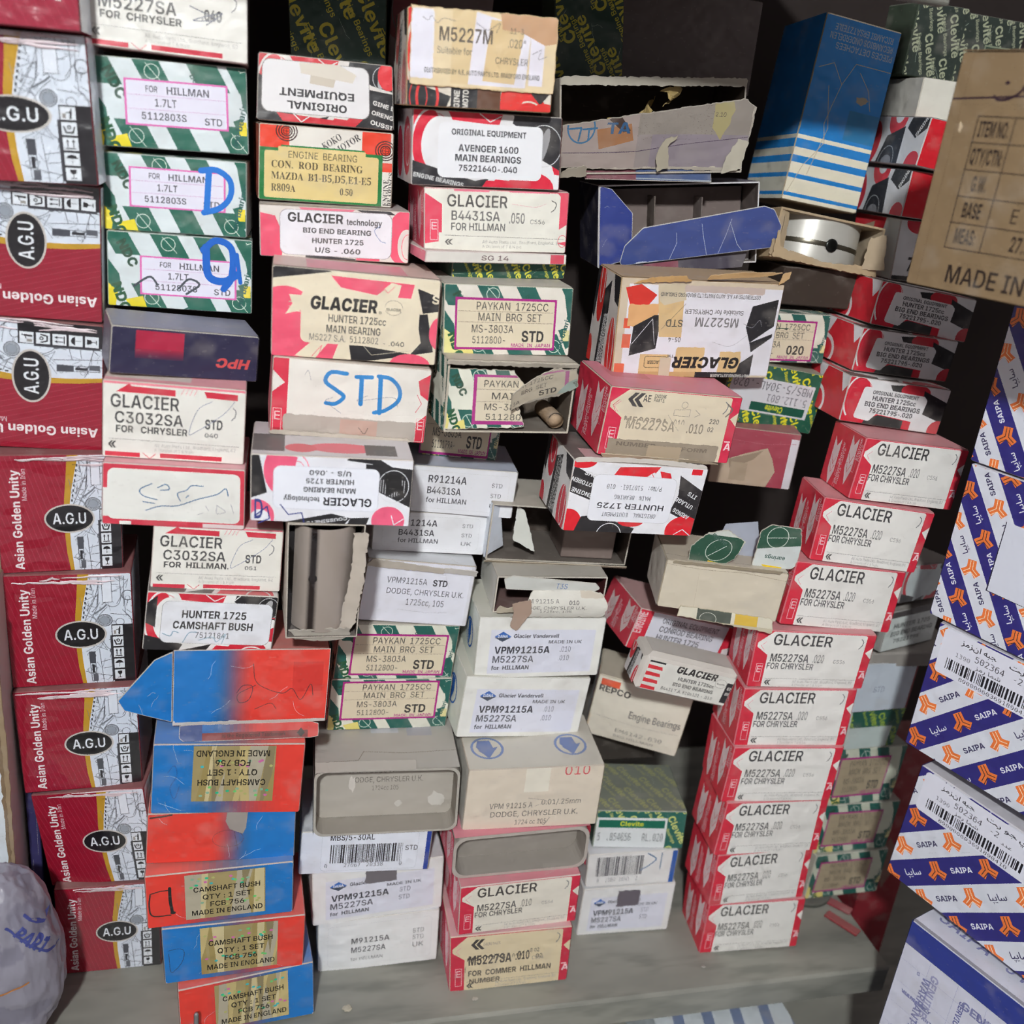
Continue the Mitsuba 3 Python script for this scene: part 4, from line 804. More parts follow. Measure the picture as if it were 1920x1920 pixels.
for k in range(11): a.line([(80 + k * 1.5, 26 + abs(k - 5)), (80 + k * 1.5, 56 - abs(k - 5) * 1.5)], .45, (200, 200, 204))
a.poly([(82, 20), (92, 24), (96, 60), (90, 46), (84, 56)], (20, 20, 24)); a.ell(4, 92, 13, 14, P_); a.ell(6, 98, 8, 9, (226, 226, 232)); a.poly([(18, 101), (50, 84), (62, 90), (58, 101)], BLK); a.poly([(62, 90), (74, 88), (72, 101), (60, 101)], BLK); a.ell(86, 92, 13, 12, P_); a.line([(88, 84), (90, 98), (96, 88)], .7, (226, 226, 232))
a.text(60, 88, 'COUSSINETS', 5, (210, 210, 214), w=26, font='b', rot=170); a.text(2, 96, 'D', 30, (52, 62, 128), w=6)
p = Art(b.W * .655, b.H * .64, (200, 202, 210)); p.rect(.6, 1, 99.4, 99, (228, 230, 238), 5)
p.text(6, 30, 'GLACIER', 19, (36, 36, 42), w=47, font='b'); p.text(56, 30, 'technology', 13, (60, 60, 66), w=34, font='b'); p.text(22, 53, 'MAIN BEARING', 12, (50, 50, 56), w=50, font='b'); p.text(24, 73, 'HUNTER 1725', 12, (50, 50, 56), w=46, font='b'); p.text(27, 92, 'U/S - .060', 11.5, (60, 60, 66), w=40, font='b'); p.flip()
b.face('front', a.wear(51, 16)); b.sticker(p, 13.5, 15, r=6); b.face('left', plainart(b.D, b.H, (200, 190, 190), 2)); b.face('right', plainart(b.D, b.H, (60, 56, 58), 2)); t = Art(b.W, b.D, (200, 196, 200)); t.rect(0, 40, 20, 90, (70, 68, 74)); t.ell(56, 74, 26, 12, (222, 90, 110)); t.ell(30, 78, 12, 10, (214, 70, 90)); t.rect(70, 60, 90, 92, (60, 58, 64)); b.face('top', t.wear(4, 24))
b.sticker(Art(40, 22, (48, 58, 130), unary_union([LineString([(1, 14), (10, 6), (12, 16), (4, 20)]).buffer(.45), LineString([(20, 4), (26, 12), (36, 10), (38, 18)]).buffer(.4)])), 2, 66, 'pen_writing', lift=.8)

b = NB('C3', 'bearing_box', 'white box with red ends and STD handwritten in thick blue marker', D=80, bulge=2.0); b.body((196, 184, 172), 1.5)
a = Art(b.W, b.H, (226, 221, 212)); a.rect(0, 0, 10, 100, (214, 50, 74)); a.poly([(0, 16), (8, 32), (0, 46)], (226, 221, 212)); a.rect(0, 92, 9, 100, (190, 40, 60)); emark(a, 1.5, 66, (230, 190, 190)); a.poly([(100, 6), (92, 16), (94, 34), (100, 42)], (214, 50, 74)); a.poly([(100, 60), (92, 74), (92, 101), (100, 101)], (206, 50, 70)); a.line([(92, 34), (95.5, 46), (92, 58)], .5, (206, 80, 96)); emark(a, 93, 66, (230, 190, 190))
a.ragged(8, 72, 93, 100, (178, 168, 158), 5, .7); a.rect(44, 74, 68, 101, (192, 160, 146)); a.line([(56, 84), (60, 92), (62, 84)], .4, (60, 50, 46), True)
BM = (44, 130, 196)
for pts, w in (([(46, 14), (36, 14), (33, 26), (40, 36), (45, 44), (40, 54), (34, 54)], 3.2), ([(52, 17), (62, 16)], 3.2), ([(55.5, 18), (56, 52)], 3.6), ([(67.5, 14), (68.5, 62)], 3.6), ([(66, 14), (74, 16), (80, 28), (80, 44), (72, 58), (65, 62)], 3.2)): a.line(pts, w, BM, True)
a.line([(38, 46), (34, 52), (44, 66)], .3, (90, 110, 140), True); a.line([(20, 20), (22, 14), (24, 26)], .3, (140, 140, 146), True); a.line([(60, 40), (54, 48), (76, 40), (80, 52)], .3, (80, 100, 130), True)
b.face('front', a.wear(61, 18)); b.face('left', plainart(b.D, b.H, (206, 120, 128), 3)); b.face('right', plainart(b.D, b.H, (130, 110, 106), 3)); b.plate(ragged(sbox(-b.W / 2 + 1, 0, b.W / 2 - 12, 3.5), 4, .6), mat(0, -2.0, -b.H / 2 - .5, 10), col=(196, 186, 172), name='torn_flap')

b = NB('C4', 'bearing_box', 'large cream, pink and black box on the box marked STD in blue', D=82, wear=1.4, bulge=1.0); b.body((196, 186, 174), 2.0)
CR = (226, 214, 188); PK = (232, 84, 112); a = Art(b.W, b.H, CR)
a.poly([(0, 14), (34, 2), (32, -2), (0, -2)], BLK); a.ell(8, 62, 26, 28, PK); a.poly([(2, 30), (16, 26), (18, 44), (16, 62), (24, 76), (40, 80), (36, 102), (0, 102)], PK); a.poly([(10, 30), (18, 30), (18, 46), (8, 52), (12, 40)], CR)
for k in range(3): a.line([(10, 38 + k * 5), (19, 38 + k * 5)], .5, CR)
a.poly([(34, 6), (84, 8), (82, 26), (74, 26), (76, 10), (64, 24), (40, 18)], PK); a.poly([(60, 26), (70, 8), (76, 10), (72, 28)], CR); a.line([(62, 22), (66, 16), (68, 20), (72, 12)], .4, PK)
a.poly([(86, 12), (100, 20), (101, 36), (90, 40)], BLK); a.text(95, 28, 'S', 10, CR, font='b'); a.poly([(86, 42), (93, 40), (98, 84), (62, 98), (48, 101), (46, 80), (84, 88), (90, 74)], BLK); a.line([(55, 82), (60, 92), (84, 84)], .4, (190, 180, 160)); a.ell(101, 62, 8, 13, PK); a.ell(84, 101, 16, 9, PK); a.poly([(24, 80), (34, 80), (26, 100), (14, 98)], CR); a.line([(24, 98), (30, 84), (28, 98)], .4, PK)
a.rect(17, 24, 88, 82, CR, 5); a.text(22, 44, 'GLACIER', 15, (34, 32, 32), w=40, font='k', shear=6); a.text(63, 44, 'o', 4, (60, 58, 56), w=2); a.ell(72, 36, 7, 6, (120, 112, 100), .35); a.rect(66.5, 36, 77.5, 40, CR); a.text(72, 39.5, 'GLACIER', 3, (70, 66, 60), w=9, font='b', anchor='c')
a.text(33, 57, 'HUNTER 1725cc', 8.5, (62, 58, 54), w=35, font='m'); a.text(32, 69, 'MAIN BEARING', 8.5, (60, 56, 52), w=33, font='m'); a.text(22, 79, 'M5227 S.A.  5112802', 7.5, (74, 70, 64), w=42, font='r'); a.text(66, 80, '- .040', 5.5, (80, 76, 70), w=14, font='m')
b.face('front', a.wear(71, 20, (206, 196, 180), 1.4)); b.face('top', Art(b.W, b.D, (196, 168, 160)).rect(20, 40, 80, 96, (206, 120, 136)).wear(7, 24)); b.face('right', plainart(b.D, b.H, (150, 130, 124), 3)); b.face('left', plainart(b.D, b.H, (170, 150, 150), 3))

b = NB('C5', 'bearing_box', 'flat pink and white box with a big rounded white label, under the yellow-labelled box'); b.body((206, 196, 186))
a = Art(b.W, b.H, (220, 212, 204)); a.poly([(-1, 14), (10, 20), (16, 60), (14, 101), (-1, 101)], PK); a.poly([(24, -2), (64, -2), (60, 8), (28, 8)], (226, 120, 140)); a.poly([(64, 2), (84, -2), (90, 8), (70, 10)], (52, 50, 54)); a.ell(97, 52, 15, 22, PK); a.ell(98, 66, 7, 13, (220, 212, 204)); a.ell(99, 68, 5, 10, PK, .5); a.poly([(30, 92), (64, 96), (62, 102), (30, 102)], (52, 50, 54)); a.rect(64, 94, 80, 101, PK)
a.rect(13, 6, 88, 94, (170, 160, 164), 6); a.rect(13.4, 7, 87.6, 93, (228, 227, 232), 6)
a.text(18, 30, 'GLACIER', 18, (52, 50, 52), w=37, font='b'); a.text(57, 31, 'technology', 12, (60, 58, 60), w=24, font='b'); a.text(28, 50, 'BIG END BEARING', 10, (60, 58, 60), w=46, font='b'); a.text(34, 69, 'HUNTER 1725', 10, (66, 64, 66), w=35, font='b'); a.text(36, 87, 'U/S - .060', 10, (72, 70, 72), w=31, font='b'); a.line([(80, 30), (76, 40), (80, 58), (84, 62)], .4, (90, 120, 170), True)
b.face('front', a.wear(81, 16)); b.face('right', plainart(b.D, b.H, (120, 110, 110), 3)); b.face('left', plainart(b.D, b.H, (180, 170, 170), 3)); b.face('top', plainart(b.W, b.D, (170, 160, 160), 4))
b = NB('C6', 'bearing_box', 'box with a green-bordered yellow label and red target signs along its top'); b.body((206, 196, 180))
a = Art(b.W, b.H, (226, 222, 212))
for cx in (9, 85): a.rect(max(0, cx - 9), 0, cx + 13, 30, (232, 66, 40), 2)
for cx, cy in ((20, 8), (94, 24)):
    for r in (8.5, 6.5, 4.6): a.ell(cx, cy, r, r * .9, (60, 22, 20), .9)
    a.ell(cx, cy, 3, 2.6, (60, 22, 20), .5); a.line([(cx - 3, cy), (cx + 3, cy)], .4, (60, 22, 20)); a.line([(cx, cy - 5), (cx, cy + 5)], .4, (60, 22, 20))
a.text(48, 29, 'KOKO', 9, (50, 46, 46), w=16, font='serif', rot=-34); a.text(57, 34, 'MOTOR', 9, (50, 46, 46), w=22, font='serif', rot=-34)
a.rect(92, 40, 100, 52, (232, 66, 40)); a.text(97, 98, 'ENGINE', 4, (60, 56, 56), w=36, font='serif', rot=-90); a.text(101, 98, 'BEARINGS', 4, (60, 56, 56), w=46, font='serif', rot=-90)
a.rect(0, 30, 92, 100, (20, 120, 56)); a.rect(16, 26, 78, 34, (20, 120, 56)); a.rect(4, 34, 89, 96, (222, 200, 136), 2); a.rect(14, 28, 79, 40, (222, 200, 136)); a.text(21, 42, 'ENGINE  BEARING', 9, (90, 78, 50), w=52, font='r')
for y, t, w in ((56, 'CON.  ROD  BEARING', 68), (71, 'MAZDA  B1-B5,D5,E1-E5', 75)): a.text(9, y, t, 9.5, (84, 72, 48), w=w, font='serif')
a.text(9, 87, 'R809A', 9.5, (84, 72, 48), w=18, font='serif'); a.text(60, 87, '0.50', 8.5, (84, 72, 48), w=10, font='serif')
b.face('front', a.wear(91, 10)); b.face('top', plainart(b.W, b.D, (200, 150, 130), 4)); b.face('right', plainart(b.D, b.H, (190, 180, 170), 4)); b.face('left', plainart(b.D, b.H, (170, 90, 70), 4))
b = NB('C7', 'bearing_box', 'upside-down black, red and white box with a white label taped over, topmost of its column', wear=1.6); b.body((200, 194, 186), 1.8)
a = rwb(b.W, b.H, (206, 40, 54), (220, 214, 208), BLK, 7, False); a.poly([(82, 40), (101, 44), (101, 101), (70, 101), (80, 80)], BLK); a.ell(96, 18, 8, 10, (222, 50, 58)); a.poly([(14, 86), (60, 92), (54, 102), (20, 102)], (206, 40, 54)); a.line([(26, 86), (32, 98), (38, 88)], .8, (226, 220, 216)); a.poly([(-1, 30), (6, 36), (3, 90), (-1, 92)], BLK)
for i, t in enumerate(('GINE B', 'ORENG', 'OUSSI')): a.text(84 - i, 62 + i * 15, t, 7, (222, 218, 214), w=17, font='b', rot=12)
p = Art(b.W * .79, b.H * .78, (150, 146, 144)); p.rect(.6, 1, 99.4, 99, (224, 222, 222), 6); p.text(21, 24, 'ORIGINAL', 15, (46, 44, 46), w=56, font='b'); p.text(14, 48, 'EQUIPMENT', 15, (46, 44, 46), w=70, font='b'); p.flip(); p.poly([(46, 0), (72, 0), (66, 44), (44, 40)], (200, 190, 174)); p.poly([(34, 2), (72, 0), (88, 16), (84, 32), (36, 22)], (214, 206, 192))
b.face('front', a); b.sticker(p, 3, 8, r=6); b.face('right', plainart(b.D, b.H, (90, 86, 86), 4, 20)); b.face('left', rwb_side(b.D, b.H, sd=4)); b.face('top', plainart(b.W, b.D, (170, 164, 160), 4))
# ------------------------------------------------------------------ fourth column (white boxes below, cream boxes above)
def code_box(k, art, lb, sd, body=(214, 212, 206), group=None, top=(206, 210, 216), D=82, left=(210, 214, 212), right=(196, 196, 194), **kw):
    b = NB(k, 'bearing_box', lb, group, D=D, **kw); b.body(body, 1.6); b.face('front', art(b.W, b.H) if callable(art) else art)
    b.face('top', plainart(b.W, b.D, top, sd, 14, (178, 172, 162))); b.face('left', plainart(b.D, b.H, left, sd + 1, 12)); b.face('right', plainart(b.D, b.H, right, sd + 2, 8)); return b
code_box('D01', lambda W, H: plain_code(W, H, ((48, 'M91215A', 10.5, 32), (66, 'M5227SA', 10.5, 29), (82, 'for HILLMAN', 6, 27)), ((40, 'STD'), (53, 'STD'), (68, 'UK')), 1, x=27), 'white box with grey lettering standing on the shelf beside the gold-labelled boxes', 1)
b = code_box('D02', lambda W, H: dana(W, H, ('VPM91215A', 'M5227SA'), 'STD', sd=2), 'white box with a blue diamond mark and a grey patch on its lilac label', 2)
b.sticker(Art(30, 15, (112, 108, 112), ragged(sbox(0, 0, 30, 15), 3, .8)), 40, 9, 'tape_piece', lift=.8)
def mbs(W, H):
    A = Art(W, H, (222, 226, 236)); A.rect(16, 4, 90, 94, (200, 206, 216), 4); A.rect(16.3, 5, 89.7, 93, (224, 228, 238), 4); A.rect(96, 0, 101, 100, (30, 60, 150))
    A.text(22, 22, 'MBS/5-30AL', 14, (40, 40, 50), w=34, font='m'); A.barcode(23, 32, 78, 76, (34, 34, 42), 5, 70); A.text(19, 86, '0   27067 20338   0', 9, (60, 60, 70), w=60, font='mono'); A.text(80, 50, 'STD', 12, (70, 70, 80), w=10)
    return A.wear(7, 6)
code_box('D03', mbs, 'white box with a barcode and a blue right edge, under the open grey box', 3)
b = NB('D04', 'bearing_box', 'open empty grey box with rounded corners, faded print on its recessed end', D=84, wear=1.4); b.tray(2.2, (150, 144, 134), (174, 170, 160), 24, r=9)
a = Art(b.W - 5, b.H - 6, (176, 170, 160)); a.text(22, 26, 'VPM 91215 A', 9, (96, 90, 84), w=34, font='r'); a.text(24, 42, 'DODGE, CHRYSLER U.K.', 9, (104, 98, 92), w=54, font='r'); a.text(40, 56, '1724cc 105', 8, (120, 114, 106), w=20, font='r'); a.blob(26, 44, 6, (206, 200, 192), 3, .6, 1.6); a.blob(88, 74, 9, (200, 196, 188), 5); a.blob(60, 80, 4, (196, 192, 184), 6)
v, f, c = a.mesh(); part(b.key, 'back_panel', b.world(np.stack([v[:, 0] - a.W / 2, 0 * v[:, 0] + 23.6, a.H / 2 - v[:, 1]], 1)), f[:, ::-1], c, 'print_paper')
t = Art(b.W, b.D, (168, 166, 160)); t.rect(40, 0, 60, 30, (178, 182, 190)); t.rect(66, 0, 84, 36, (150, 154, 166)); t.line([(2, 86), (30, 82), (34, 66), (62, 70), (99, 66)], .8, (120, 114, 106)); b.face('top', t.wear(4, 20, (196, 192, 184))); b.face('left', plainart(b.D, b.H, (160, 156, 148), 5)); b.face('right', plainart(b.D, b.H, (150, 146, 138), 5))
b.plate(ragged(sbox(-b.W / 2 + 2, 0, b.W / 2 - 40, 12), 4, .5), mat(0, -1, b.H / 2 + .6, -78), col=(178, 174, 166), name='torn_flap')
for i, (k, lb) in enumerate((('D05', 'lower of two stacked cream and green boxes, directly above the open grey box'), ('D06', 'upper of two stacked cream and green boxes, directly under the long white box'))):
    b = NB(k, 'bearing_box', lb, D=80); b.body((198, 196, 182), 1.2); b.face('front', daido(b.W, b.H, 80 + i, yel=bool(i == 0))); b.sticker(paykan_label(b.W * .8, b.H * .76), (9.5, 12)[i], (4, 17)[i], lift=.4)
    b.face('right', plainart(b.D, b.H, (190, 190, 180), i)); b.face('left', daido(b.D, b.H, 90 + i)); b.face('top', plainart(b.W, b.D, (190, 186, 176), i))
def vpmd(W, H):
    A = Art(W, H, (214, 214, 222)); A.ragged(0, 0, 96, 98, (222, 223, 233), 6, .5); A.text(20, 36, 'VPM91215A', 9.5, (54, 54, 62), w=37, font='r'); A.text(62, 37, 'STD', 10.5, (46, 46, 54), w=14, font='b')
    A.text(21, 53, 'DODGE, CHRYSLER U.K.', 9, (58, 58, 66), w=72, font='r'); A.text(40, 70, '1725cc, 105', 10, (62, 62, 70), w=36, font='r'); A.line([(34, 78), (60, 81), (80, 79)], .25, (170, 170, 178)); A.line([(70, 8), (78, 40)], .25, (200, 200, 208))
    return A.wear(9, 14, (190, 180, 166))
b = code_box('D07', vpmd, 'long white box with printed lettering and a torn upper edge, beside the plastic-fronted box', 4, (190, 182, 170))
b.plate(ragged(Polygon([(-b.W / 2, 0), (20, 1), (22, 7), (-b.W / 2 + 4, 9)]), 5, .7), mat(0, -2, b.H / 2 - 9, 20, 0, -3), col=(196, 188, 176), name='torn_flap'); b.plate(ragged(Polygon([(20, 0), (b.W / 2, -2), (b.W / 2, 6), (20, 7)]), 8, .6), mat(0, -2, b.H / 2 - 8, 30), col=(210, 206, 200), name='torn_flap')
code_box('D08', lambda W, H: plain_code(W, H, ((34, 'R91214A', 16, 34), (58, 'B4431SA', 15, 32), (76, 'for HILLMAN', 11, 36)), ((34, 'STD'), (57, 'STD'), (78, 'UK')), 5, (226, 227, 230), x=22), 'lower of the two white boxes with STD, STD, UK in small type', 5)
code_box('D09', lambda W, H: plain_code(W, H, ((34, 'R91214A', 16, 34), (58, 'B4431SA', 15, 30), (77, 'for HILLMAN', 11, 36)), ((36, 'STD'), (58, 'STD'), (80, 'UK')), 6, (226, 227, 232), x=22), 'upper of the two white boxes with STD, STD, UK in small type', 6, top=(180, 190, 210))
b = NB('D10', 'bearing_box', 'cream box with a purple-framed label, in shadow behind the torn open cream and green box', D=70); b.body((190, 184, 170)); b.face('front', daido(b.W, b.H, 99)); b.sticker(paykan_label(b.W * .92, b.H * .95, 'STD', ('PAYKAN 1725CC', 'ROD  BRG  SET', 'MS-3803A', '5112179A-')), -4, 2, lift=.4)
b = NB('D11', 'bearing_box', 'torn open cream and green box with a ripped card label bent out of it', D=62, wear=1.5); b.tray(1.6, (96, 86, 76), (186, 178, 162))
a = daido(b.W * .62, b.H * .84, 85); a.rect(34, 10, 101, 92, MAG); a.rect(38, 14, 101, 86, (212, 200, 176)); a.text(46, 30, 'PAYKAN', 11, (60, 56, 52), w=44, font='r'); a.text(56, 50, 'MAIN', 11, (60, 56, 52), w=40, font='r'); a.text(48, 68, 'MS-380', 11, (60, 56, 52), w=46, font='r'); a.text(50, 84, '511280', 10, (60, 56, 52), w=46, font='r'); a.line([(38, 34), (100, 34)], .25, (120, 100, 90)); a.line([(38, 54), (100, 54)], .25, (120, 100, 90))
g = ragged(Polygon([(0, 0), (b.W * .62, 3), (b.W * .56, b.H * .34), (b.W * .6, b.H * .62), (b.W * .5, b.H * .84), (0, b.H * .84)]), 3, .7)
b.plate(g, mat(-b.W / 2 + 2, 2, -b.H / 2 + 1.5, -4), art=a, name='torn_panel', col=(184, 176, 160), t=.7)
a = Art(60, 30, (206, 196, 174)); a.rect(-1, 8, 84, 14, (190, 120, 160)); a.rect(80, 8, 85, 101, (190, 120, 160)); a.text(18, 36, 'H  1725CC', 15, (80, 74, 68), w=46, font='r'); a.text(16, 62, 'BRG  SET', 15, (80, 74, 68), w=40, font='r'); a.text(44, 92, 'STD', 20, (84, 80, 74), w=26, font='b'); a.text(2, 90, '3A', 14, (90, 84, 78), w=12, font='r'); a.poly([(84, 60), (101, 40), (101, 101), (70, 101)], (170, 190, 180)); a.text(90, 60, 'be', 14, (110, 120, 110), font='b', rot=60)
b.plate(ragged(Polygon([(0, 0), (44, -4), (60, 6), (58, 26), (40, 30), (2, 18)]), 6, .9), mat(-2, -5, -b.H / 2 + 22, 28, 18, 12), art=a, name='torn_panel', col=(190, 182, 166), t=.7, bend=lambda v: v + np.stack([0 * v[:, 0], 0 * v[:, 0], .006 * (v[:, 0] - 20) ** 2], 1))
b.plate(ragged(sbox(-b.W / 2, 0, b.W / 2, 4), 7, .9), mat(0, -1.6, b.H / 2 - 3.5, 30), col=(190, 182, 168), name='torn_flap'); b.face('left', daido(b.D, b.H, 66)); b.face('top', plainart(b.W, b.D, (176, 168, 156), 2, 20))
roll = trimesh.creation.cylinder(radius=7, height=40, sections=20); roll.apply_transform(trimesh.transformations.rotation_matrix(math.pi / 2, [1, 0, 0])); k2 = thing('paper_roll', 'rolled brown paper inside the torn open cream and green box', 'paper roll'); put(k2, b.world(np.array(roll.vertices) + [b.W / 2 - 12, 26, -b.H / 2 + 9.5], True), roll.faces, lin((170, 142, 112)), 'carton_board', True)
b = NB('D12', 'bearing_box', 'cream and green box with a clean purple-framed label and bold STD, high in the middle', D=80); b.body((198, 196, 180), 1.2); b.face('front', daido(b.W, b.H, 83, (222, 216, 204)).poly([(0, 62), (14, 80), (10, 101), (0, 101)], (232, 226, 150)).text(3, 70, 'NDC', 14, (24, 90, 50), font='k', rot=70)); b.sticker(paykan_label(b.W * .79, b.H * .74), 8.5, 18, lift=.4); b.face('top', plainart(b.W, b.D, (180, 176, 166), 2)); b.face('left', daido(b.D, b.H, 67)); b.face('right', plainart(b.D, b.H, (150, 150, 140), 2))
b = NB('D13', 'bearing_box', 'thin dark green box edge with yellow letters under the flat white strip marked SG 14', D=70); b.body((120, 124, 110), 1.0); b.face('front', clevite(b.W, b.H, 3, k=.8)); b.face('left', plainart(b.D, b.H, (50, 80, 66), 1, 4))
b = NB('D14', 'bearing_box', 'flat white and pink box edge marked SG 14', D=78); b.body((210, 196, 192), .9); b.face('front', Art(b.W, b.H, (222, 218, 210)).rect(88, 0, 98, 100, (206, 60, 84)).text(38, 74, 'SG 14', 44, (110, 90, 90), w=20, font='m')); b.face('left', plainart(b.D, b.H, (210, 110, 130), 1, 4))
b = NB('D15', 'bearing_box', 'white and red box with grey lettering ending .050, under the red and black roundel box', D=80); b.body((206, 190, 184), 1.4); PR = (226, 70, 96)
a = Art(b.W, b.H, PR); a.poly([(14, 2), (92, 3), (94, 8), (94, 84), (100, 88), (100, 101), (0, 101), (0, 88), (10, 84), (10, 44), (0, 24), (0, 2)], (228, 226, 214)); a.rect(0, 10, 12, 70, PR); a.poly([(0, 8), (12, 26), (12, 10)], (228, 226, 214)); a.poly([(100, 52), (91, 66), (92, 84), (100, 80)], (228, 226, 214)); emark(a, 4, 50, (236, 200, 206)); a.ell(97, 80, 4, 5, PR, .5)
a.rect(20, 1, 44, 5, (230, 120, 140)); a.rect(58, 1, 86, 4, (230, 120, 140))
a.text(15, 29, 'GLACIER', 19, (74, 72, 70), w=42, font='m'); a.text(18, 50, 'B4431SA', 15, (104, 102, 100), w=34, font='m'); a.text(18, 66, 'FOR HILLMAN', 12, (90, 88, 86), w=38, font='m'); a.text(58, 53, '.050', 17, (120, 118, 114), w=11.5, font='m'); a.text(73, 53, 'C556', 7, (110, 108, 104), w=11, font='r')
a.line([(14, 74), (98, 77)], .35, (120, 118, 114)); chev(a, 14, 80, (90, 88, 86), .5); a.text(40, 86, 'AE Auto Parts Ltd., Bradford, England. B2', 5, (150, 148, 140), w=56, font='r'); a.text(40, 93, 'A Division of T & N plc', 4.4, (160, 158, 150), w=28, font='r'); a.line([(88, 15), (91, 19), (90.5, 27), (88, 33)], .8, (110, 108, 104), True); a.line([(60, 22), (76, 26), (84, 20)], .25, (226, 160, 170), True)
b.face('front', a.wear(95, 18)); b.face('left', ae_side(b.D, b.H, 4, (190, 60, 84), (206, 160, 168))); b.face('top', plainart(b.W, b.D, (206, 140, 150), 2)); b.face('right', plainart(b.D, b.H, (160, 60, 76), 2))
b = NB('D16', 'bearing_box', 'white box with red and black roundels and a white label of bold black lines, .040', D=84); b.body((206, 200, 196), 1.5)
a = rwb(b.W, b.H, (214, 24, 56), (224, 224, 226), (34, 34, 40), 5, False); a.poly([(66, -2), (101, -2), (101, 74), (88, 60), (70, 20)], (34, 34, 40)); a.ell(88, 40, 15, 16, (206, 206, 208), .6); a.ell(88, 40, 3.5, 14, (150, 150, 154), rot=15); a.poly([(-1, 66), (40, 90), (52, 96), (36, 102), (-1, 102)], (34, 34, 40)); a.ell(80, 101, 17, 11, (214, 24, 56)); a.poly([(50, 90), (62, 90), (58, 102), (46, 102)], (214, 24, 56)); a.text(1, 88, 'ENGINE BEARINGS', 6, (206, 206, 206), w=34, font='b', rot=10)
p = Art(b.W * .7, b.H * .73, (226, 227, 230)); [p.text(48, y, t, h, (58, 58, 64), w=w, font='b', anchor='c') for y, t, h, w in ((22, 'ORIGINAL EQUIPMENT', 11, 72), (51, 'AVENGER 1600', 12.5, 58), (69, 'MAIN BEARINGS', 12.5, 64), (87, '75221640-.040', 11.5, 57))]
b.face('front', a); b.sticker(p, 17, 15, r=5); b.face('left', Art(b.D, b.H, (160, 156, 160)).ell(70, 50, 20, 22, (150, 36, 58)).ell(74, 50, 13, 15, (170, 150, 156), 1.4).ell(20, 60, 16, 20, (150, 36, 58)).wear(3, 10)); b.face('top', plainart(b.W, b.D, (190, 186, 186), 3)); b.face('right', plainart(b.D, b.H, (120, 40, 50), 2))
def tapes(A, sd, cols=((222, 196, 150), (206, 180, 132))): return A
b = NB('D17', 'bearing_box', 'yellowed box with a torn taped label reading .020 in grey, topmost of its column', D=84, wear=1.2); b.body((190, 166, 130), 1.6)
a = rwb(b.W, b.H, (216, 40, 40), (214, 204, 190), (32, 32, 36), 6, False); a.rect(30, 72, 48, 101, (36, 36, 40)); a.text(36, 100, 'GINE B', 4, (220, 214, 206), w=26, font='b', rot=-90); a.text(42, 100, 'MOTORE', 4, (220, 214, 206), w=28, font='b', rot=-90); a.rect(48, 74, 64, 100, (96, 60, 40)); a.ell(72, 86, 9, 9, (222, 50, 44)); a.poly([(84, 78), (98, 80), (92, 92)], (40, 34, 34)); a.ell(95, 96, 8, 4, (222, 50, 44)); a.ell(8, 90, 7, 12, (216, 50, 50), .8); a.ell(14, 90, 9, 14, (216, 50, 50), 2.0); b.face('front', a)
lw, lh = b.W * .985, b.H * .80; a = Art(lw, lh, (226, 206, 168)); a.ragged(0, 4, 16, 92, (226, 224, 234), 3, .3); a.rect(28, 0, 44, 96, (218, 194, 150)); a.poly([(44, 2), (82, 20), (80, 96), (40, 96)], (226, 222, 230)); a.poly([(54, 10), (78, 14), (72, 92), (50, 90)], (216, 190, 144)); a.rect(82, 24, 92, 92, (228, 224, 234)); a.poly([(60, -1), (101, -1), (101, 34), (92, 38), (76, 24), (62, 22)], (200, 158, 122))
a.text(19, 42, 'M5227M', 18, (92, 82, 74), w=37, font='m'); a.text(18, 58, 'Suitable for', 8.5, (80, 72, 66), w=24, font='r'); a.text(58, 66, 'CHRYSLER', 8.5, (84, 76, 70), w=23, font='r'); a.text(66, 44, '.020"', 11, (100, 90, 82), w=13, font='r'); a.text(67, 26, '11-3', 7, (96, 84, 74), w=10, font='r'); a.text(10, 84, 'DISTRIBUTED BY A.E. AUTO PARTS LTD. BRADFORD ENGLAND', 6.5, (46, 40, 38), w=80, font='m')
for pts in ([(8, 14), (12, 18), (14, 12), (18, 20), (22, 14), (30, 16)], [(44, 16), (52, 24), (60, 14), (58, 26)], [(84, 50), (90, 44), (88, 56), (94, 52)]): a.line(pts, .35, (90, 84, 90), True)
b.plate(ragged(sbox(0, 0, lw, lh), 11, .7, 3.2), mat(-b.W / 2 + 1, -1.6, b.H / 2 - lh + 1, 2), art=a, name='torn_label_lid', col=(206, 180, 140), t=.9); b.face('left', rwb_side(b.D, b.H, (150, 50, 54), (190, 180, 172), BLK, 4)); b.face('right', plainart(b.D, b.H, (140, 110, 90), 2))

# ------------------------------------------------------------------ fifth column
b = NB('E01', 'bearing_box', 'cream box with a black chevron mark standing on the shelf, lowest of the middle column', D=84); b.body((206, 186, 170), 1.4)
a = glacier(b.W, b.H, 'M5227SA', 'FOR COMMER  HILLMAN', '.010', (196, 40, 66), (214, 198, 164), (70, 64, 58), 41, '', 16); a.rect(13, 46, 68, 68, (214, 198, 164)); chev(a, 17, 8, (50, 46, 46), 1.0); a.text(27, 20, 'ENGINE PARTS', 5, (150, 140, 130), w=14); a.text(15, 54, 'M5227SA', 17, (66, 60, 58), w=36, font='b'); a.text(54, 52, '.010', 16, (60, 54, 50), w=12, font='b'); a.text(71, 52, '02', 8, (90, 84, 78), w=6); a.text(66, 40, '8 02', 7, (90, 84, 78), w=8); a.text(15, 74, 'FOR  COMMER  HILLMAN', 10, (70, 62, 56), w=70, font='b'); a.text(16, 88, 'NUMBER', 9, (84, 76, 68), w=26, font='b')
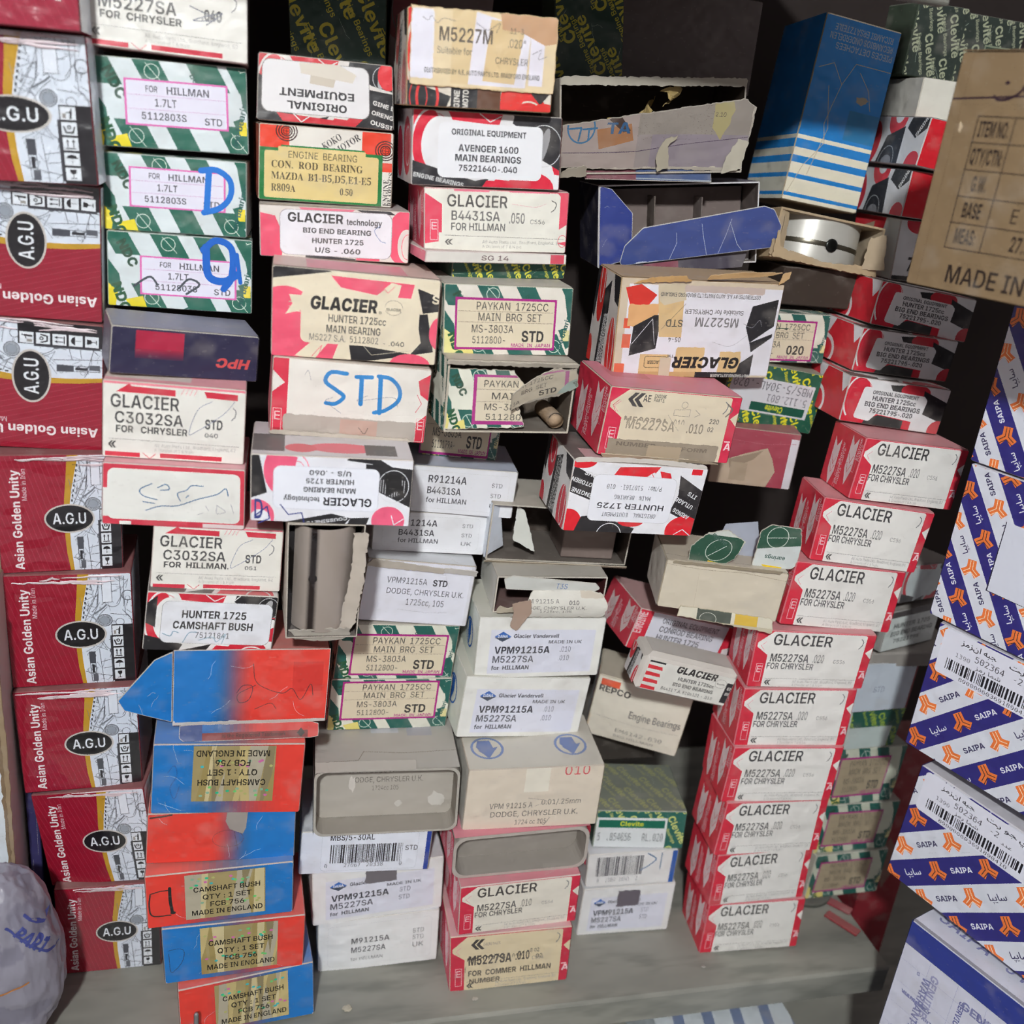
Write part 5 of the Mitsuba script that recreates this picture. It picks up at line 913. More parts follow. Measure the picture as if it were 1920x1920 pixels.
b.face('front', a); b.face('left', ae_side(b.D, b.H, 5, (206, 70, 96), (226, 190, 194))); b.face('top', plainart(b.W, b.D, (206, 150, 156), 2)); b.face('right', plainart(b.D, b.H, (150, 50, 66), 2))
b = NB('E02', 'bearing_box', 'white and red box with number .010, second from the bottom of the middle column', D=84); b.body((206, 190, 184), 1.4); b.face('front', glacier(b.W, b.H, 'M5227SA', 'FOR CHRYSLER', '.010', (202, 36, 66), (222, 216, 202), (60, 56, 56), 42)); b.face('left', ae_side(b.D, b.H, 6, (206, 60, 88), (226, 190, 194))); b.face('top', plainart(b.W, b.D, (216, 120, 136), 2, 20)); b.face('right', plainart(b.D, b.H, (150, 50, 66), 2))
b = NB('E03', 'bearing_box', 'open empty pink box with a rounded grey inside, in the middle column', D=84, wear=1.4); b.tray(3.0, (150, 144, 136), (176, 168, 160), 26, r=12)
b.face('left', ae_side(b.D, b.H, 7, (206, 70, 96), (226, 190, 194))); b.face('top', plainart(b.W, b.D, (206, 110, 130), 2)); b.face('right', plainart(b.D, b.H, (206, 50, 80), 2))
b = NB('E04', 'bearing_box', 'cream box with red 010 handwritten and blue round marks on its dusty top', D=84, wear=1.2); b.body((190, 180, 166), 1.8)
a = Art(b.W, b.H, (214, 202, 184)); a.text(70, 14, '010', 15, (206, 90, 96), w=20, font='r'); a.text(18, 66, 'VPM 91215 A', 9, (86, 80, 76), w=32, font='r'); a.text(56, 62, '0.01/.25mm', 8.5, (90, 84, 80), w=30, font='r'); a.text(19, 80, 'DODGE, CHRYSLER U.K.', 9, (84, 78, 74), w=66, font='r'); a.text(38, 94, '1724 cc 105', 8, (96, 90, 84), w=24, font='r'); a.line([(46, 50), (60, 56), (52, 64)], .5, (160, 150, 140), True); a.line([(56, 86), (60, 96), (64, 84)], .6, (130, 120, 112), True); a.rect(42, 0, 60, 40, (222, 216, 200)); b.face('front', a.wear(46, 14))
t = Art(b.W, b.D, (196, 192, 180))
for x, y in ((17, 62), (80, 60)):
    t.ell(x, y, 16, 17, (90, 120, 176), 2.4); t.poly([(x - 6, y - 14), (x + 3, y - 14), (x + 5, y + 4), (x - 1, y + 18), (x - 8, y - 2)], (80, 110, 170)); t.poly([(x - 7, y + 4), (x + 8, y - 2), (x, y + 18)], (80, 110, 170))
b.face('top', t.wear(6, 14)); b.face('left', plainart(b.D, b.H, (196, 194, 186), 4)); b.face('right', plainart(b.D, b.H, (180, 170, 156), 4))
for i, (k, lb) in enumerate((('E05', 'lower of the two white boxes with a blue diamond mark and .010 twice'), ('E06', 'upper of the two white boxes with a blue diamond mark and .010 twice'))):
    b = code_box(k, lambda W, H: dana(W, H, ('VPM91215A', 'M5227SA'), '.010', sd=50 + i, paper=(226, 226, 220)), lb, 30 + i, (206, 206, 198), left=(200, 208, 200), top=(196, 196, 184))
    s = Art(30, 40, (40, 90, 160), unary_union([Point(15, 20).buffer(15).difference(Point(15, 20).buffer(13)), Polygon([(9, 8), (18, 8), (20, 20), (14, 34), (8, 22)])])); b.sticker(s, 40, 20, 'round_mark', side='left')
b = NB('E07', 'bearing_box', 'white box with a torn curled end showing dark red inside, on the two diamond-marked boxes', D=80, wear=1.4); b.tray(1.4, (84, 34, 38), (196, 190, 178))
def curl(v): v = v.copy(); v[:, 2] += 9 * np.clip(1 - ((v[:, 1] - 10) / 18) ** 2, 0, 1) ; return v
a = Art(92, 30, (212, 210, 200)); a.text(8, 42, 'VPM 91215 A', 13, (86, 82, 80), w=40, font='r'); a.text(58, 46, '010', 13, (80, 76, 76), w=11, font='m'); a.text(7, 62, 'DODGE, CHRYSLER U.K.', 11, (96, 92, 88), w=70, font='r'); a.text(28, 74, '1725cc, 105', 9, (110, 104, 100), w=34, font='r'); a.ragged(70, 0, 101, 26, (196, 186, 170), 3, .5)
b.plate(ragged(Polygon([(-38, -1), (b.W / 2 - 2, -1), (b.W / 2, 14), (b.W / 2 - 6, 24), (20, 27), (-20, 25), (-24, 16)]), 8, .8), mat(0, -2, -b.H / 2 + 1), art=a, bend=curl, name='torn_panel', col=(206, 202, 190), edge=5)
a = Art(96, 17, (210, 212, 206)); a.text(52, 72, 'T3S', 36, (90, 120, 180), w=12, font='r')
b.plate(Polygon([(-44, 0), (38, 0), (46, 6), (40, 12), (-40, 16), (-48, 12)]).buffer(-2).buffer(2), mat(-1, -4, b.H / 2 - 13, 14, 0, -3), art=a, name='tuck_flap', col=(206, 204, 194))
b.plate(ragged(Polygon([(0, 0), (18, 4), (20, -10), (8, -30), (1, -24), (3, -10)]), 9, .6), mat(-b.W / 2 + 13, -12.5, -b.H / 2 + 16, 6), col=(170, 146, 130), name='torn_flap')
b.plate(ragged(Polygon([(-8, 0), (14, 2), (16, 12), (2, 6), (-6, 10)]), 4, .6), mat(-b.W / 2 + 9, -4, -b.H / 2 + 2, 20), col=(196, 186, 166), name='torn_flap')
b.face('left', plainart(b.D, b.H, (200, 200, 194), 4)); b.face('top', plainart(b.W, b.D, (180, 176, 166), 2))
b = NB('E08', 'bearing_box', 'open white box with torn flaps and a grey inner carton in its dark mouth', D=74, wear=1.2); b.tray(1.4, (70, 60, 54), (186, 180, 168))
b.plate([(0, 0), (26, 6), (14, 50), (2, 54)], mat(-b.W / 2 - 1, -1, -b.H / 2 + 2, 0, 38), col=(204, 210, 220), name='end_flap', back=1)
b.plate(ragged(Polygon([(0, 0), (22, -8), (8, 30), (0, 34)]), 7, .7), mat(-b.W / 2 + 26, 6, -b.H / 2 + 18, -4, -20), col=(206, 208, 200), name='torn_flap')
b.plate(ragged(sbox(0, 0, b.W, 5), 12, .6), mat(-b.W / 2, -2, -b.H / 2 - 2.5, 50), col=(188, 176, 156), name='torn_flap')
v, f = round_box(6, 58, 8, 60, -b.H / 2 + 1.8, -b.H / 2 + 32, 1.2); k2 = thing('inner_carton', 'plain grey-brown carton inside the open white box with torn flaps', 'box'); put(k2, b.world(v, True), f, lin((126, 112, 106)), 'carton_board'); b.face('left', plainart(b.D, b.H, (206, 212, 220), 3))
b = NB('E09', 'bearing_box', 'upside-down white, red and black box with a rounded label, above the open white box', D=84, wear=1.3); b.body((206, 198, 192), 1.6)
a = Art(b.W, b.H, (230, 230, 234)); R_ = (220, 22, 40); K_ = (34, 32, 36)
a.poly([(1, 8), (26, 30), (22, 58), (0, 44)], K_); a.ell(6, 0, 13, 7, R_); a.poly([(28, 26), (34, 6), (64, 2), (60, 14), (54, 28)], R_); a.poly([(44, 30), (60, 10), (70, 28)], (230, 230, 234)); a.line([(46, 32), (58, 12), (66, 30)], .5, R_); a.poly([(64, 8), (72, 10), (78, 34), (70, 34)], R_)
a.poly([(80, 12), (101, 34), (101, 84), (78, 66), (82, 40)], K_); a.ell(2, 88, 13, 13, R_); a.poly([(12, 78), (24, 74), (40, 84), (54, 92), (52, 101), (8, 101)], K_); a.ell(35, 104, 12, 12, (222, 222, 224), .7); a.ell(50, 82, 12, 5, R_); a.ell(92, 92, 17, 14, R_); a.line([(86, 98), (92, 90), (100, 100)], .8, (230, 230, 234)); a.rect(88, 2, 96, 10, R_, 0)
for i, t in enumerate(('COUS', 'MOTOREN', 'ENGINE')): a.text(22 - i * 2, 20 + i * 13, t, 6, (220, 220, 222), w=(13, 20, 17)[i], font='b', rot=196)
for i, t in enumerate(('ITS', 'UTLAGE', 'ARINGS')): a.text(97 - i, 40 + i * 15, t, 6, (220, 220, 222), w=(8, 16, 15)[i], font='b', rot=204)
p = Art(b.W * .63, b.H * .66, (206, 206, 210)); p.rect(.5, 1, 99.5, 99, (229, 230, 236), 6)
for y, t, h, w in ((20, 'ORIGINAL EQUIPMENT', 9, 66), (40, 'HUNTER 1725', 12, 82), (58, 'MAIN BEARING', 9, 44), (80, 'P/No: 5107161- 010', 10, 66)): p.text(50, y, t, h, (54, 54, 60), w=w, font='mono' if h < 11 else 'm', anchor='c')
p.flip(); b.face('front', a.wear(57, 14)); b.sticker(p, 16, 17, r=6); b.face('left', rwb_side(b.D, b.H, sd=8)); b.face('top', Art(b.W, b.D, (60, 54, 56)).rect(10, 60, 60, 96, (190, 150, 156)).wear(4, 20)); b.face('right', plainart(b.D, b.H, (120, 110, 112), 3))
b.plate(ragged(sbox(0, 0, b.W, 4), 22, .5), mat(-b.W / 2, -.5, b.H / 2 - 1, -12, 0, 0), col=(200, 194, 186), name='torn_flap', bend=lambda v: v + np.stack([0 * v[:, 0], 2.5 * np.sin(v[:, 0] / b.W * math.pi), 0 * v[:, 0]], 1))
b = NB('E10', 'bearing_box', 'cream and red box with black chevrons and a torn taped lower edge', D=84, wear=1.3, bulge=.8); b.body((200, 186, 170), 1.8)
a = glacier(b.W, b.H, 'M5227SA', '', '.010', (212, 40, 74), (220, 206, 180), (150, 138, 122), 47, '', 20); a.rect(13, 46, 86, 78, (220, 206, 180)); a.rect(13, 80, 92, 100, (220, 206, 180)); chev(a, 14, 6, (46, 44, 48), 1.1); a.text(25, 18, 'AE', 10, (70, 66, 66), w=6); a.text(33, 11, 'ENGINE', 5, (70, 66, 64), w=9); a.text(33, 17, 'PARTS', 5, (70, 66, 64), w=8)
a.text(16, 58, 'M5227SA', 15, (158, 146, 128), w=37, font='m'); a.text(62, 58, '.010', 14, (140, 128, 112), w=13, font='m'); a.text(78, 42, '220', 7, (100, 92, 84), w=8); a.text(78, 54, '02', 7, (110, 102, 92), w=5); a.line([(50, 26), (62, 24), (62, 34), (50, 34), (50, 26)], .35, (140, 130, 120)); a.ell(57, 18, 3, 3, (140, 130, 120), .35); a.line([(66, 24), (70, 30), (66, 34)], .4, (140, 130, 120)); a.line([(46, 34), (56, 56)], .3, (150, 140, 128)); a.line([(8, 18), (4, 26), (7, 36)], .5, (210, 80, 96)); a.line([(90, 12), (94, 20), (90, 30)], 1.2, (120, 110, 100), True)
a.ragged(6, 74, 90, 100, (156, 142, 124), 5, .6); a.text(12, 84, 'NUMBER', 6, (120, 108, 94), w=30, font='b'); a.text(46, 86, 'CONFORM', 6, (130, 118, 102), w=36, font='b'); b.face('front', a); tapepiece(b, 36, 80, 32, 14, .9, (178, 160, 136)); b.face('left', ae_side(b.D, b.H, 9)); b.face('top', Art(b.W, b.D, (206, 110, 132)).rect(10, 20, 40, 60, (190, 90, 110)).wear(8, 30, (200, 180, 176))); b.face('right', plainart(b.D, b.H, (150, 60, 70), 3))
b.plate(ragged(Polygon([(0, 0), (b.W * .8, -2), (b.W * .92, -6), (b.W * .5, -8), (4, -6)]), 13, .6), mat(-b.W / 2 + 2, -2.2, -b.H / 2 + 3, 34), col=(196, 180, 154), name='torn_flap')
b = NB('E11', 'bearing_box', 'upside-down yellowed white box with bold black lettering, brown tape strips and torn edges', D=60, wear=1.5); b.body((186, 160, 124), 1.8)
WH = (226, 224, 230); TP = (216, 184, 132); a = Art(b.W, b.H, (206, 190, 166)); a.rect(5, 6, 100, 97, WH)
a.poly([(3, 10), (12, 6), (22, 16), (16, 30), (8, 34)], (212, 50, 40)); a.rect(4, 56, 9, 70, (222, 96, 64)); a.rect(1, 86, 7, 98, (226, 110, 80)); a.rect(4, 40, 8, 50, (222, 90, 60)); a.ragged(6, 26, 24, 48, (222, 170, 116), 6, .8); a.poly([(10, 48), (22, 36), (26, 36), (25, 70), (9, 78)], BLK); a.line([(10, 66), (21, 40), (24, 66)], .5, (210, 208, 210))
a.poly([(22, 6), (38, 4), (40, 58), (26, 58)], TP); a.poly([(22, 6), (38, 3), (40, 20), (27, 26), (24, 22)], (206, 192, 164)); a.line([(27, 50), (40, 24)], .4, (120, 100, 80)); a.rect(16, 76, 34, 101, TP); a.ragged(38, 68, 56, 101, TP, 7, .5); a.ragged(66, 72, 80, 101, TP, 8, .5); a.rect(16, 94, 80, 101, (196, 160, 110))
a.poly([(82, 24), (98, 16), (98, 44), (84, 62), (80, 46)], BLK); a.poly([(84, 62), (98, 52), (98, 56), (86, 72)], BLK); a.poly([(80, 84), (88, 74), (88, 98), (78, 98)], BLK); a.rect(52, 94, 86, 100, BLK); a.ragged(38, 5, 88, 12, (196, 178, 168), 9, .6)
def up(x, y, t, h, w, c, fk='m', sh=0): # upside-down words, right end given
    a.text(x, y, t, h, c, w=w, font=fk, rot=180, shear=sh)
up(86, 13, 'DISTRIBUTED BY A.E. AUTO PARTS LTD BRADFORD ENGLAND', 4, 62, (70, 66, 68)); up(77, 29, 'Suitable for CHRYSLER', 5, 37, (96, 92, 92)); up(75, 37, 'M5227M', 9.5, 28, (120, 118, 120)); up(40, 40, 'STD', 7.5, 11, (84, 74, 60)); up(40, 58, '05-4', 5, 8, (96, 90, 86)); up(80, 78, 'GLACIER', 12, 43, (28, 24, 24), 'k', 10); up(37, 76, 'TM', 3, 4, (90, 84, 80)); a.frame(19, 78, 33, 90, (80, 66, 50), .5, 2); up(31, 82.5, 'GLACIER', 3.5, 10, (80, 66, 50), 'b'); up(88, 96, 'MOTORENGLEITLAGER', 3, 26, (200, 196, 190), 'b')
a.line([(78, 42), (84, 46), (88, 38), (90, 44)], .4, (130, 130, 136), True); a.line([(60, 62), (72, 66), (82, 54)], .3, (170, 168, 172), True); b.face('front', a.wear(58, 24, (214, 186, 140), 1.3)); b.face('left', rwb_side(b.D, b.H, (206, 44, 40), (206, 200, 194), BLK, 9)); b.face('right', plainart(b.D, b.H, (150, 120, 90), 3)); b.face('top', plainart(b.W, b.D, (170, 140, 100), 3, 30, (200, 170, 120)))
b.plate(ragged(Polygon([(0, 0), (b.W * .34, 4), (b.W * .3, 9), (b.W * .1, 6)]), 15, .9), mat(-b.W / 2 + 10, -2, b.H / 2 - 5, 18), col=(206, 166, 110), name='torn_flap'); b.plate(ragged(Polygon([(0, 0), (8, 4), (10, 14), (2, 10)]), 17, .7), mat(b.W / 2 - 9, -2, b.H / 2 - 1, 10), col=(214, 176, 126), name='torn_flap'); b.plate(ragged(Polygon([(0, 0), (60, 8), (70, 12), (30, 10), (0, 5)]), 18, .5), mat(0, -2, b.H / 2 + .5, 30), col=(206, 170, 120), name='torn_flap')
tapepiece(b, 28.5, 79, 11, 18, .9, (206, 190, 166))
b = NB('E12', 'parts_box', 'open navy blue box with bright blue flaps and worn white edges', D=84, wear=1.0); b.tray(1.3, (112, 102, 98), (206, 204, 204))
b.face('left', plainart(b.D, b.H, (30, 30, 52), 6, 14, (150, 150, 160))); b.face('top', plainart(b.W, b.D, (60, 58, 84), 6))
a = plainart(36, b.H, (44, 62, 140), 8, 4, (206, 210, 222)); b.plate([(0, 0), (30, 6), (34, 22), (34, 48), (12, b.H - 4), (0, b.H - 1)], mat(-b.W / 2 + .5, -.8, -b.H / 2, 0, 12), art=a, name='end_flap', col=(206, 204, 206))
a = Art(154, 52, (66, 84, 150)).wear(12, 26, (206, 212, 226), 1.2)
for pts in ([(30, 96), (34, 60), (33, 40)], [(54, 90), (50, 50), (48, 26)], [(60, 94), (64, 50), (66, 20)], [(66, 30), (72, 70), (76, 84)]): a.line(pts, .5, (176, 188, 214))
a.ragged(10, 92, 98, 101, (206, 212, 224), 14, .6, 1.6)
b.plate(Polygon([(0, 0), (150, 9), (152, 30), (142, 47), (132, 51), (20, 37), (4, 20)]).buffer(-4).buffer(4), mat(-b.W / 2 + 18, -7, -b.H / 2 + 2, 22, 0, 2), art=a, name='tuck_flap', col=(206, 206, 208)); b.plate(Polygon([(0, 0), (128, 10), (122, -4), (60, -7), (4, -5)]), mat(-b.W / 2 + 16, -6, -b.H / 2 + 1, -20), col=(40, 28, 52), name='lower_flap', art=Art(130, 18, (34, 26, 54)).rect(20, 0, 46, 100, (120, 30, 60)).wear(3, 20, (206, 200, 196)))
for x, h, c in ((26, 60, (120, 110, 106)), (-20, 62, (104, 94, 88))): v, f = round_box(x, x + 1.2, 16, 78, -b.H / 2 + 1.5, -b.H / 2 + h, .4); part(b.key, 'divider', b.world(v, True), f, lin(c), 'carton_board')
v, f = round_box(-b.W / 2 + 3, b.W / 2 - 3, 40, 42, -b.H / 2 + 1.5, b.H / 2 - 6, .5); part(b.key, 'inner_panel', b.world(v, True), f, lin((120, 108, 104)), 'carton_board'); v, f = round_box(-30, b.W / 2 - 3, 10, 39, -b.H / 2 + 1.5, -b.H / 2 + 20, .5); part(b.key, 'inner_tray', b.world(v, True), f, lin((186, 182, 180)), 'carton_board')
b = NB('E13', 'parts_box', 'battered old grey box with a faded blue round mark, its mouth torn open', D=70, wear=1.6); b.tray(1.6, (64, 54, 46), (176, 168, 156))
fw = b.W + 2; a = Art(fw, 60, (150, 140, 138)); a.rect(0, 0, 40, 100, (164, 150, 144)); a.rect(40, 0, 101, 52, (146, 138, 130)); a.rect(48, 52, 101, 101, (142, 132, 140)); a.line([(0, 78), (40, 76), (101, 54)], .6, (84, 70, 90)); a.blob(84, 26, 14, (166, 156, 112), 4, .8, 1.4); a.blob(30, 12, 9, (176, 160, 116), 5, 1.6, .7); a.ell(10, 42, 12.5, 13.5, (64, 110, 146), 1.4); a.line([(4, 34), (17, 32)], 1.4, (64, 110, 146)); a.line([(4, 44), (10, 42), (9, 60)], 1.6, (64, 110, 146)); a.line([(11, 44), (18, 42), (14, 44), (14, 58)], 1.6, (64, 110, 146)); a.poly([(18, 44), (36, 36), (38, 60), (20, 72)], (160, 112, 76)); a.poly([(20, 12), (28, 18), (36, 46), (32, 48), (24, 30)], (70, 52, 46)); a.text(23, 50, 'TA', 16, (50, 90, 130), w=13, font='b'); a.text(80, 26, '2.10', 6, (90, 80, 74), w=6, font='r')
q = random.Random(6)
for i in range(160): a.ell(q.uniform(40, 80), q.uniform(6, 60), q.uniform(.15, .45), q.uniform(.15, .4), (116, 108, 100))
g = ragged(Polygon([(0, 2), (fw - 12, -2), (fw, 22), (fw + 2, 54), (fw - 10, 61), (90, 50), (60, 47), (0, 38)]), 21, .8, 3)
b.plate(g, mat(-b.W / 2, -1, -b.H / 2 + 4, 17), art=a.wear(9, 30, (196, 188, 172), 1.5), name='torn_panel', col=(176, 168, 156), t=1.2, bend=lambda v: v + np.stack([0 * v[:, 0], 0 * v[:, 0], 1.6 * np.sin(v[:, 0] / 23)], 1))
b.plate(ragged(Polygon([(0, 0), (10, 4), (8, 22), (16, 30), (4, 28), (-3, 12)]), 5, 1.0), mat(4, -7, -b.H / 2 + 2, 8), col=(166, 158, 140), name='torn_flap'); b.plate(ragged(Polygon([(0, 0), (26, 2), (24, 12), (4, 8)]), 6, 1.0), mat(-b.W / 2 - 2, -5, -b.H / 2 - 3, 30), col=(170, 162, 146), name='torn_flap'); b.plate(ragged(Polygon([(-12, -4), (6, 0), (10, 24), (0, 26), (-10, 8)]), 7, 1.0), mat(b.W / 2 - 8, -6, -b.H / 2 + 4, 10), col=(186, 180, 164), name='torn_flap')
b.plate(ragged(sbox(0, 0, b.W, 7), 24, .8), mat(-b.W / 2, -1.2, b.H / 2 - 6, 10), col=(180, 174, 160), name='torn_flap')
a = Art(b.W * .7, 16, (40, 70, 120)); a.rect(0, 0, 40, 100, (110, 40, 60)); a.line([(40, 60), (100, 80)], 1.0, (150, 160, 170)); v_ = b.plate(Polygon([(0, 0), (b.W * .7, -4), (b.W * .7, 10), (0, 8)]), mat(-b.W / 2 + 24, -.6, -b.H / 2 - 4, -20), art=a, name='lower_flap')
q = np.random.default_rng(5); V, F = [], []
for i in range(9):
    g = ragged(Polygon([(0, 0), (26, 3), (22, 16), (3, 13)]), 40 + i, 2.0); e = trimesh.creation.extrude_polygon(g, .4, engine='earcut'); v, f = subdiv(np.array(e.vertices), np.array(e.faces), 6); v[:, 2] += 5 * np.sin(v[:, 0] / 5 + i) + 3 * np.cos(v[:, 1] / 4)
    M = rot3(*q.uniform(-70, 70, 3)); F.append(f + sum(len(t) for t in V)); V.append(v @ M.T + [q.uniform(-60, 40), q.uniform(14, 44), q.uniform(-14, 16)])
k2 = thing('crumpled_paper', 'crumpled yellow wrapping paper inside the battered grey box', 'paper', kind='stuff'); put(k2, b.world(np.vstack(V), True), np.vstack(F), lin((190, 166, 110)), 'carton_board')
# ------------------------------------------------------------------ boxes between the middle column and the leaning red stack
b = code_box('F01', lambda W, H: dana(W, H, ('VPM91215A', 'M5227SA'), 'STD', sd=61), 'blurred white box on the shelf, left of the foot of the leaning red stack', 61); b.sticker(Art(25, 22, (104, 98, 106), ragged(sbox(0, 0, 25, 22), 4, .9)), 38, 8, 'tape_piece', lift=.8)
code_box('F02', lambda W, H: Art(W, H, (224, 224, 222)).rect(94, 0, 101, 100, (40, 90, 170)).barcode(10, 10, 62, 68, (60, 60, 72), 8, 50).text(12, 86, '0  27067 20343  2', 12, (120, 120, 130), w=46, font='mono').line([(66, 6), (76, 24), (68, 44), (60, 56)], 1.4, (70, 110, 150), True).line([(82, 8), (82, 56)], 1.4, (120, 140, 160)), 'white box with a barcode and blue pen strokes, under the dark green box', 62)
b = NB('F03', 'bearing_box', 'dark green box with a white label and dusty top, beside the leaning red stack', D=84); b.body((150, 160, 146), 1.4); a = clevite(b.W, b.H, 8, (26, 96, 84), (196, 206, 120)); b.face('front', a)
p = Art(b.W * .78, b.H * .8, (216, 222, 222)); p.rect(3, 8, 97, 34, (24, 104, 82)); p.text(50, 28, 'Clevite', 16, (206, 214, 60), w=34, font='b', anchor='c'); p.text(3, 78, '5 .854656  RL.020', 26, (90, 96, 98), w=94, font='mono'); b.sticker(p, 1, 18); b.face('top', clevite(b.W, b.D, 9, (94, 108, 96), (150, 156, 90))); b.face('right', plainart(b.D, b.H, (60, 90, 78), 3)); b.face('left', plainart(b.D, b.H, (50, 80, 68), 3))
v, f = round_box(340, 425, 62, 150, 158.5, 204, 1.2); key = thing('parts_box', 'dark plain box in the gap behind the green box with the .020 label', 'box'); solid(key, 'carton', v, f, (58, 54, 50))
b = NB('F04', 'bearing_box', 'cream box with a curled front reading Engine Bearings, wedged below the small bold-lettered box', D=62); b.body((206, 196, 176), 2.0, )
a = Art(b.W, b.H, (220, 214, 198)); a.rect(4, 4, 24, 14, (222, 84, 44)); a.text(3, 24, 'REPCO', 10, (40, 38, 40), w=34, font='b'); a.text(40, 54, 'Engine Bearings', 12, (92, 90, 88), w=56, font='m'); a.line([(5, 64), (96, 64)], .4, (170, 166, 156)); a.text(30, 84, 'EM4142-030', 7, (120, 118, 114), w=52, font='mono'); a.text(30, 93, 'BRG HILLMAN', 5, (150, 146, 140), w=44, font='m'); a.rect(0, 66, 1.5, 100, (206, 180, 150)); b.bulge = 5.0; b.face('front', a.wear(63, 18, (190, 170, 140)), lift=.6); b.face('left', Art(b.D, b.H, (206, 214, 214)).poly([(60, 0), (76, 0), (90, 100), (80, 100)], (206, 60, 40)).wear(2, 10)); b.face('right', plainart(b.D, b.H, (196, 186, 170), 4))
b = NB('F05', 'bearing_box', 'small rounded white box in bold black italic lettering, jutting out under the conrod box', D=44); b.body((206, 200, 192), 9.0)
a = Art(b.W, b.H, (216, 214, 206)); a.rect(0, 0, 22, 18, BLK); a.text(4, 12, 'ENGINE', 8, (200, 196, 190), w=14, font='b')
for k in range(4): a.poly([(3, 24 + k * 17), (20, 26 + k * 17), (21, 34 + k * 17), (4, 34 + k * 17)], (210, 48, 58))
a.rect(88, 28, 101, 80, (40, 38, 42)); a.text(90, 46, 'ENG', 8, (200, 196, 190), w=9, font='b'); a.text(90, 60, 'BRG', 8, (200, 196, 190), w=9, font='b'); a.rect(24, 88, 34, 101, (210, 48, 58)); a.poly([(40, 90), (84, 88), (88, 101), (38, 101)], (40, 38, 42))
a.text(34, 31, 'GLACIER', 19, (34, 32, 34), w=42, font='k', shear=10); a.ell(82, 34, 6, 5, (130, 126, 120), .35); a.text(82, 37, 'GLACIER', 4, (80, 76, 72), w=8, font='b', anchor='c'); a.text(39, 49, 'HUNTER 1725cc', 9, (66, 64, 62), w=38, font='b'); a.text(36, 64, 'BIG END BEARING', 9, (66, 64, 62), w=42, font='b'); a.text(26, 79, 'B4431 T.A. 5106121 - .010', 8, (96, 94, 90), w=54, font='m')
b.face('front', a.wear(64, 12), inset=6, lift=.5); b.face('left', rwb_side(b.D, b.H, (206, 44, 60)), inset=6); b.face('top', plainart(b.W, b.D, (200, 196, 190), 4), inset=8)
b = NB('F06', 'bearing_box', 'tilted red box with a white label reading conrod bearing, under the plain beige box', D=74); b.body((206, 180, 178), 1.6)
a = Art(b.W, b.H, (214, 36, 62)); a.text(4, 60, 'PARTS', 8, (236, 190, 196), w=50, font='b', rot=-90); a.text(8, 60, 'ENGINE', 8, (236, 190, 196), w=54, font='b', rot=-90); a.poly([(92, 60), (100, 50), (100, 90), (94, 96)], (230, 220, 220)); p = Art(b.W * .76, b.H * .96, (220, 222, 232))
for y, t, h, w in ((24, 'ORIGINAL EQUIPMENT', 14, 76), (46, 'CONROD BEARING', 15, 72), (68, 'HUNTER 1725', 15.5, 58), (92, '75221798 - .050', 15.5, 66)): p.text(14, y, t, h, (84, 84, 92), w=w, font='m')
b.face('front', a.wear(65, 12)); b.sticker(p, 13, 2); b.face('left', ae_side(b.D, b.H, 12)); b.face('top', plainart(b.W, b.D, (196, 150, 150), 3, 24)); b.face('right', plainart(b.D, b.H, (190, 40, 60), 3))
b = NB('F07', 'bearing_box', 'plain beige cardboard box with green and white end flaps standing up', D=70, wear=1.5); b.body((186, 174, 152), 2.2); a = Art(b.W, b.H, (206, 196, 176)); a.line([(0, 8), (30, 12), (64, 9), (100, 16)], .5, (170, 156, 134)); a.line([(28, 20), (30, 96)], .25, (190, 178, 156)); b.face('front', a.wear(66, 20, (190, 176, 150))); b.face('left', plainart(b.D, b.H, (196, 190, 180), 3)); b.face('right', plainart(b.D, b.H, (180, 168, 150), 3)); b.face('top', Art(b.W, b.D, (186, 176, 156)).line([(0, 80), (40, 88), (100, 84)], .8, (150, 138, 116)).wear(4, 22, (150, 140, 120)))
a = Art(44, 44, (206, 212, 204)); a.poly([(0, 24), (100, 10), (100, 74), (20, 96), (0, 92)], (40, 84, 66)); a.ell(58, 52, 11, 13, (196, 206, 196), .7, rot=30); a.line([(40, 74), (70, 38)], .6, (206, 214, 206)); a.text(30, 22, 'ngine', 12, (70, 100, 90), w=40, font='b', rot=24); a.rect(46, 82, 82, 101, (222, 190, 40))
b.plate(ragged(Polygon([(0, 0), (30, 2), (40, 14), (42, 34), (22, 42), (6, 34), (-4, 16)]), 3, .6), mat(-36, 6, b.H / 2 - 2, 12, 0, -8), art=a, name='end_flap', col=(200, 198, 184))
a = Art(42, 50, (206, 212, 210)); a.poly([(8, 2), (90, -2), (101, 40), (0, 52)], (40, 84, 66)); a.ell(44, 26, 10, 11, (196, 206, 196), .7); a.line([(22, 28), (84, 24)], .6, (206, 214, 206)); a.text(70, 66, 'earings', 9, (60, 90, 84), w=46, font='b', rot=184); a.poly([(20, 84), (66, 88), (66, 101), (44, 101)], (232, 196, 30))
b.plate(ragged(Polygon([(0, 4), (22, 0), (40, 4), (42, 26), (38, 46), (10, 48), (2, 40)]), 5, .6), mat(24, 10, b.H / 2 - 4, 8, 0, 4), art=a, name='end_flap', col=(196, 190, 176))
b.plate([(0, 0), (48, -2), (40, 36), (10, 30)], mat(-10, 30, b.H / 2 - 2, -16), col=(160, 166, 180), name='inner_flap')
a = Art(90, 12, (206, 200, 180)); a.rect(20, 0, 56, 101, (60, 70, 60)); a.rect(60, 0, 84, 101, (206, 170, 50)); a.ell(32, 80, 8, 6, (190, 190, 180), .5); b.plate(ragged(Polygon([(0, 0), (92, -6), (90, 8), (2, 10)]), 6, .6), mat(-b.W / 2 + 18, -1.5, -b.H / 2 - 5, -14), art=a, name='lower_flap', col=(186, 176, 152))
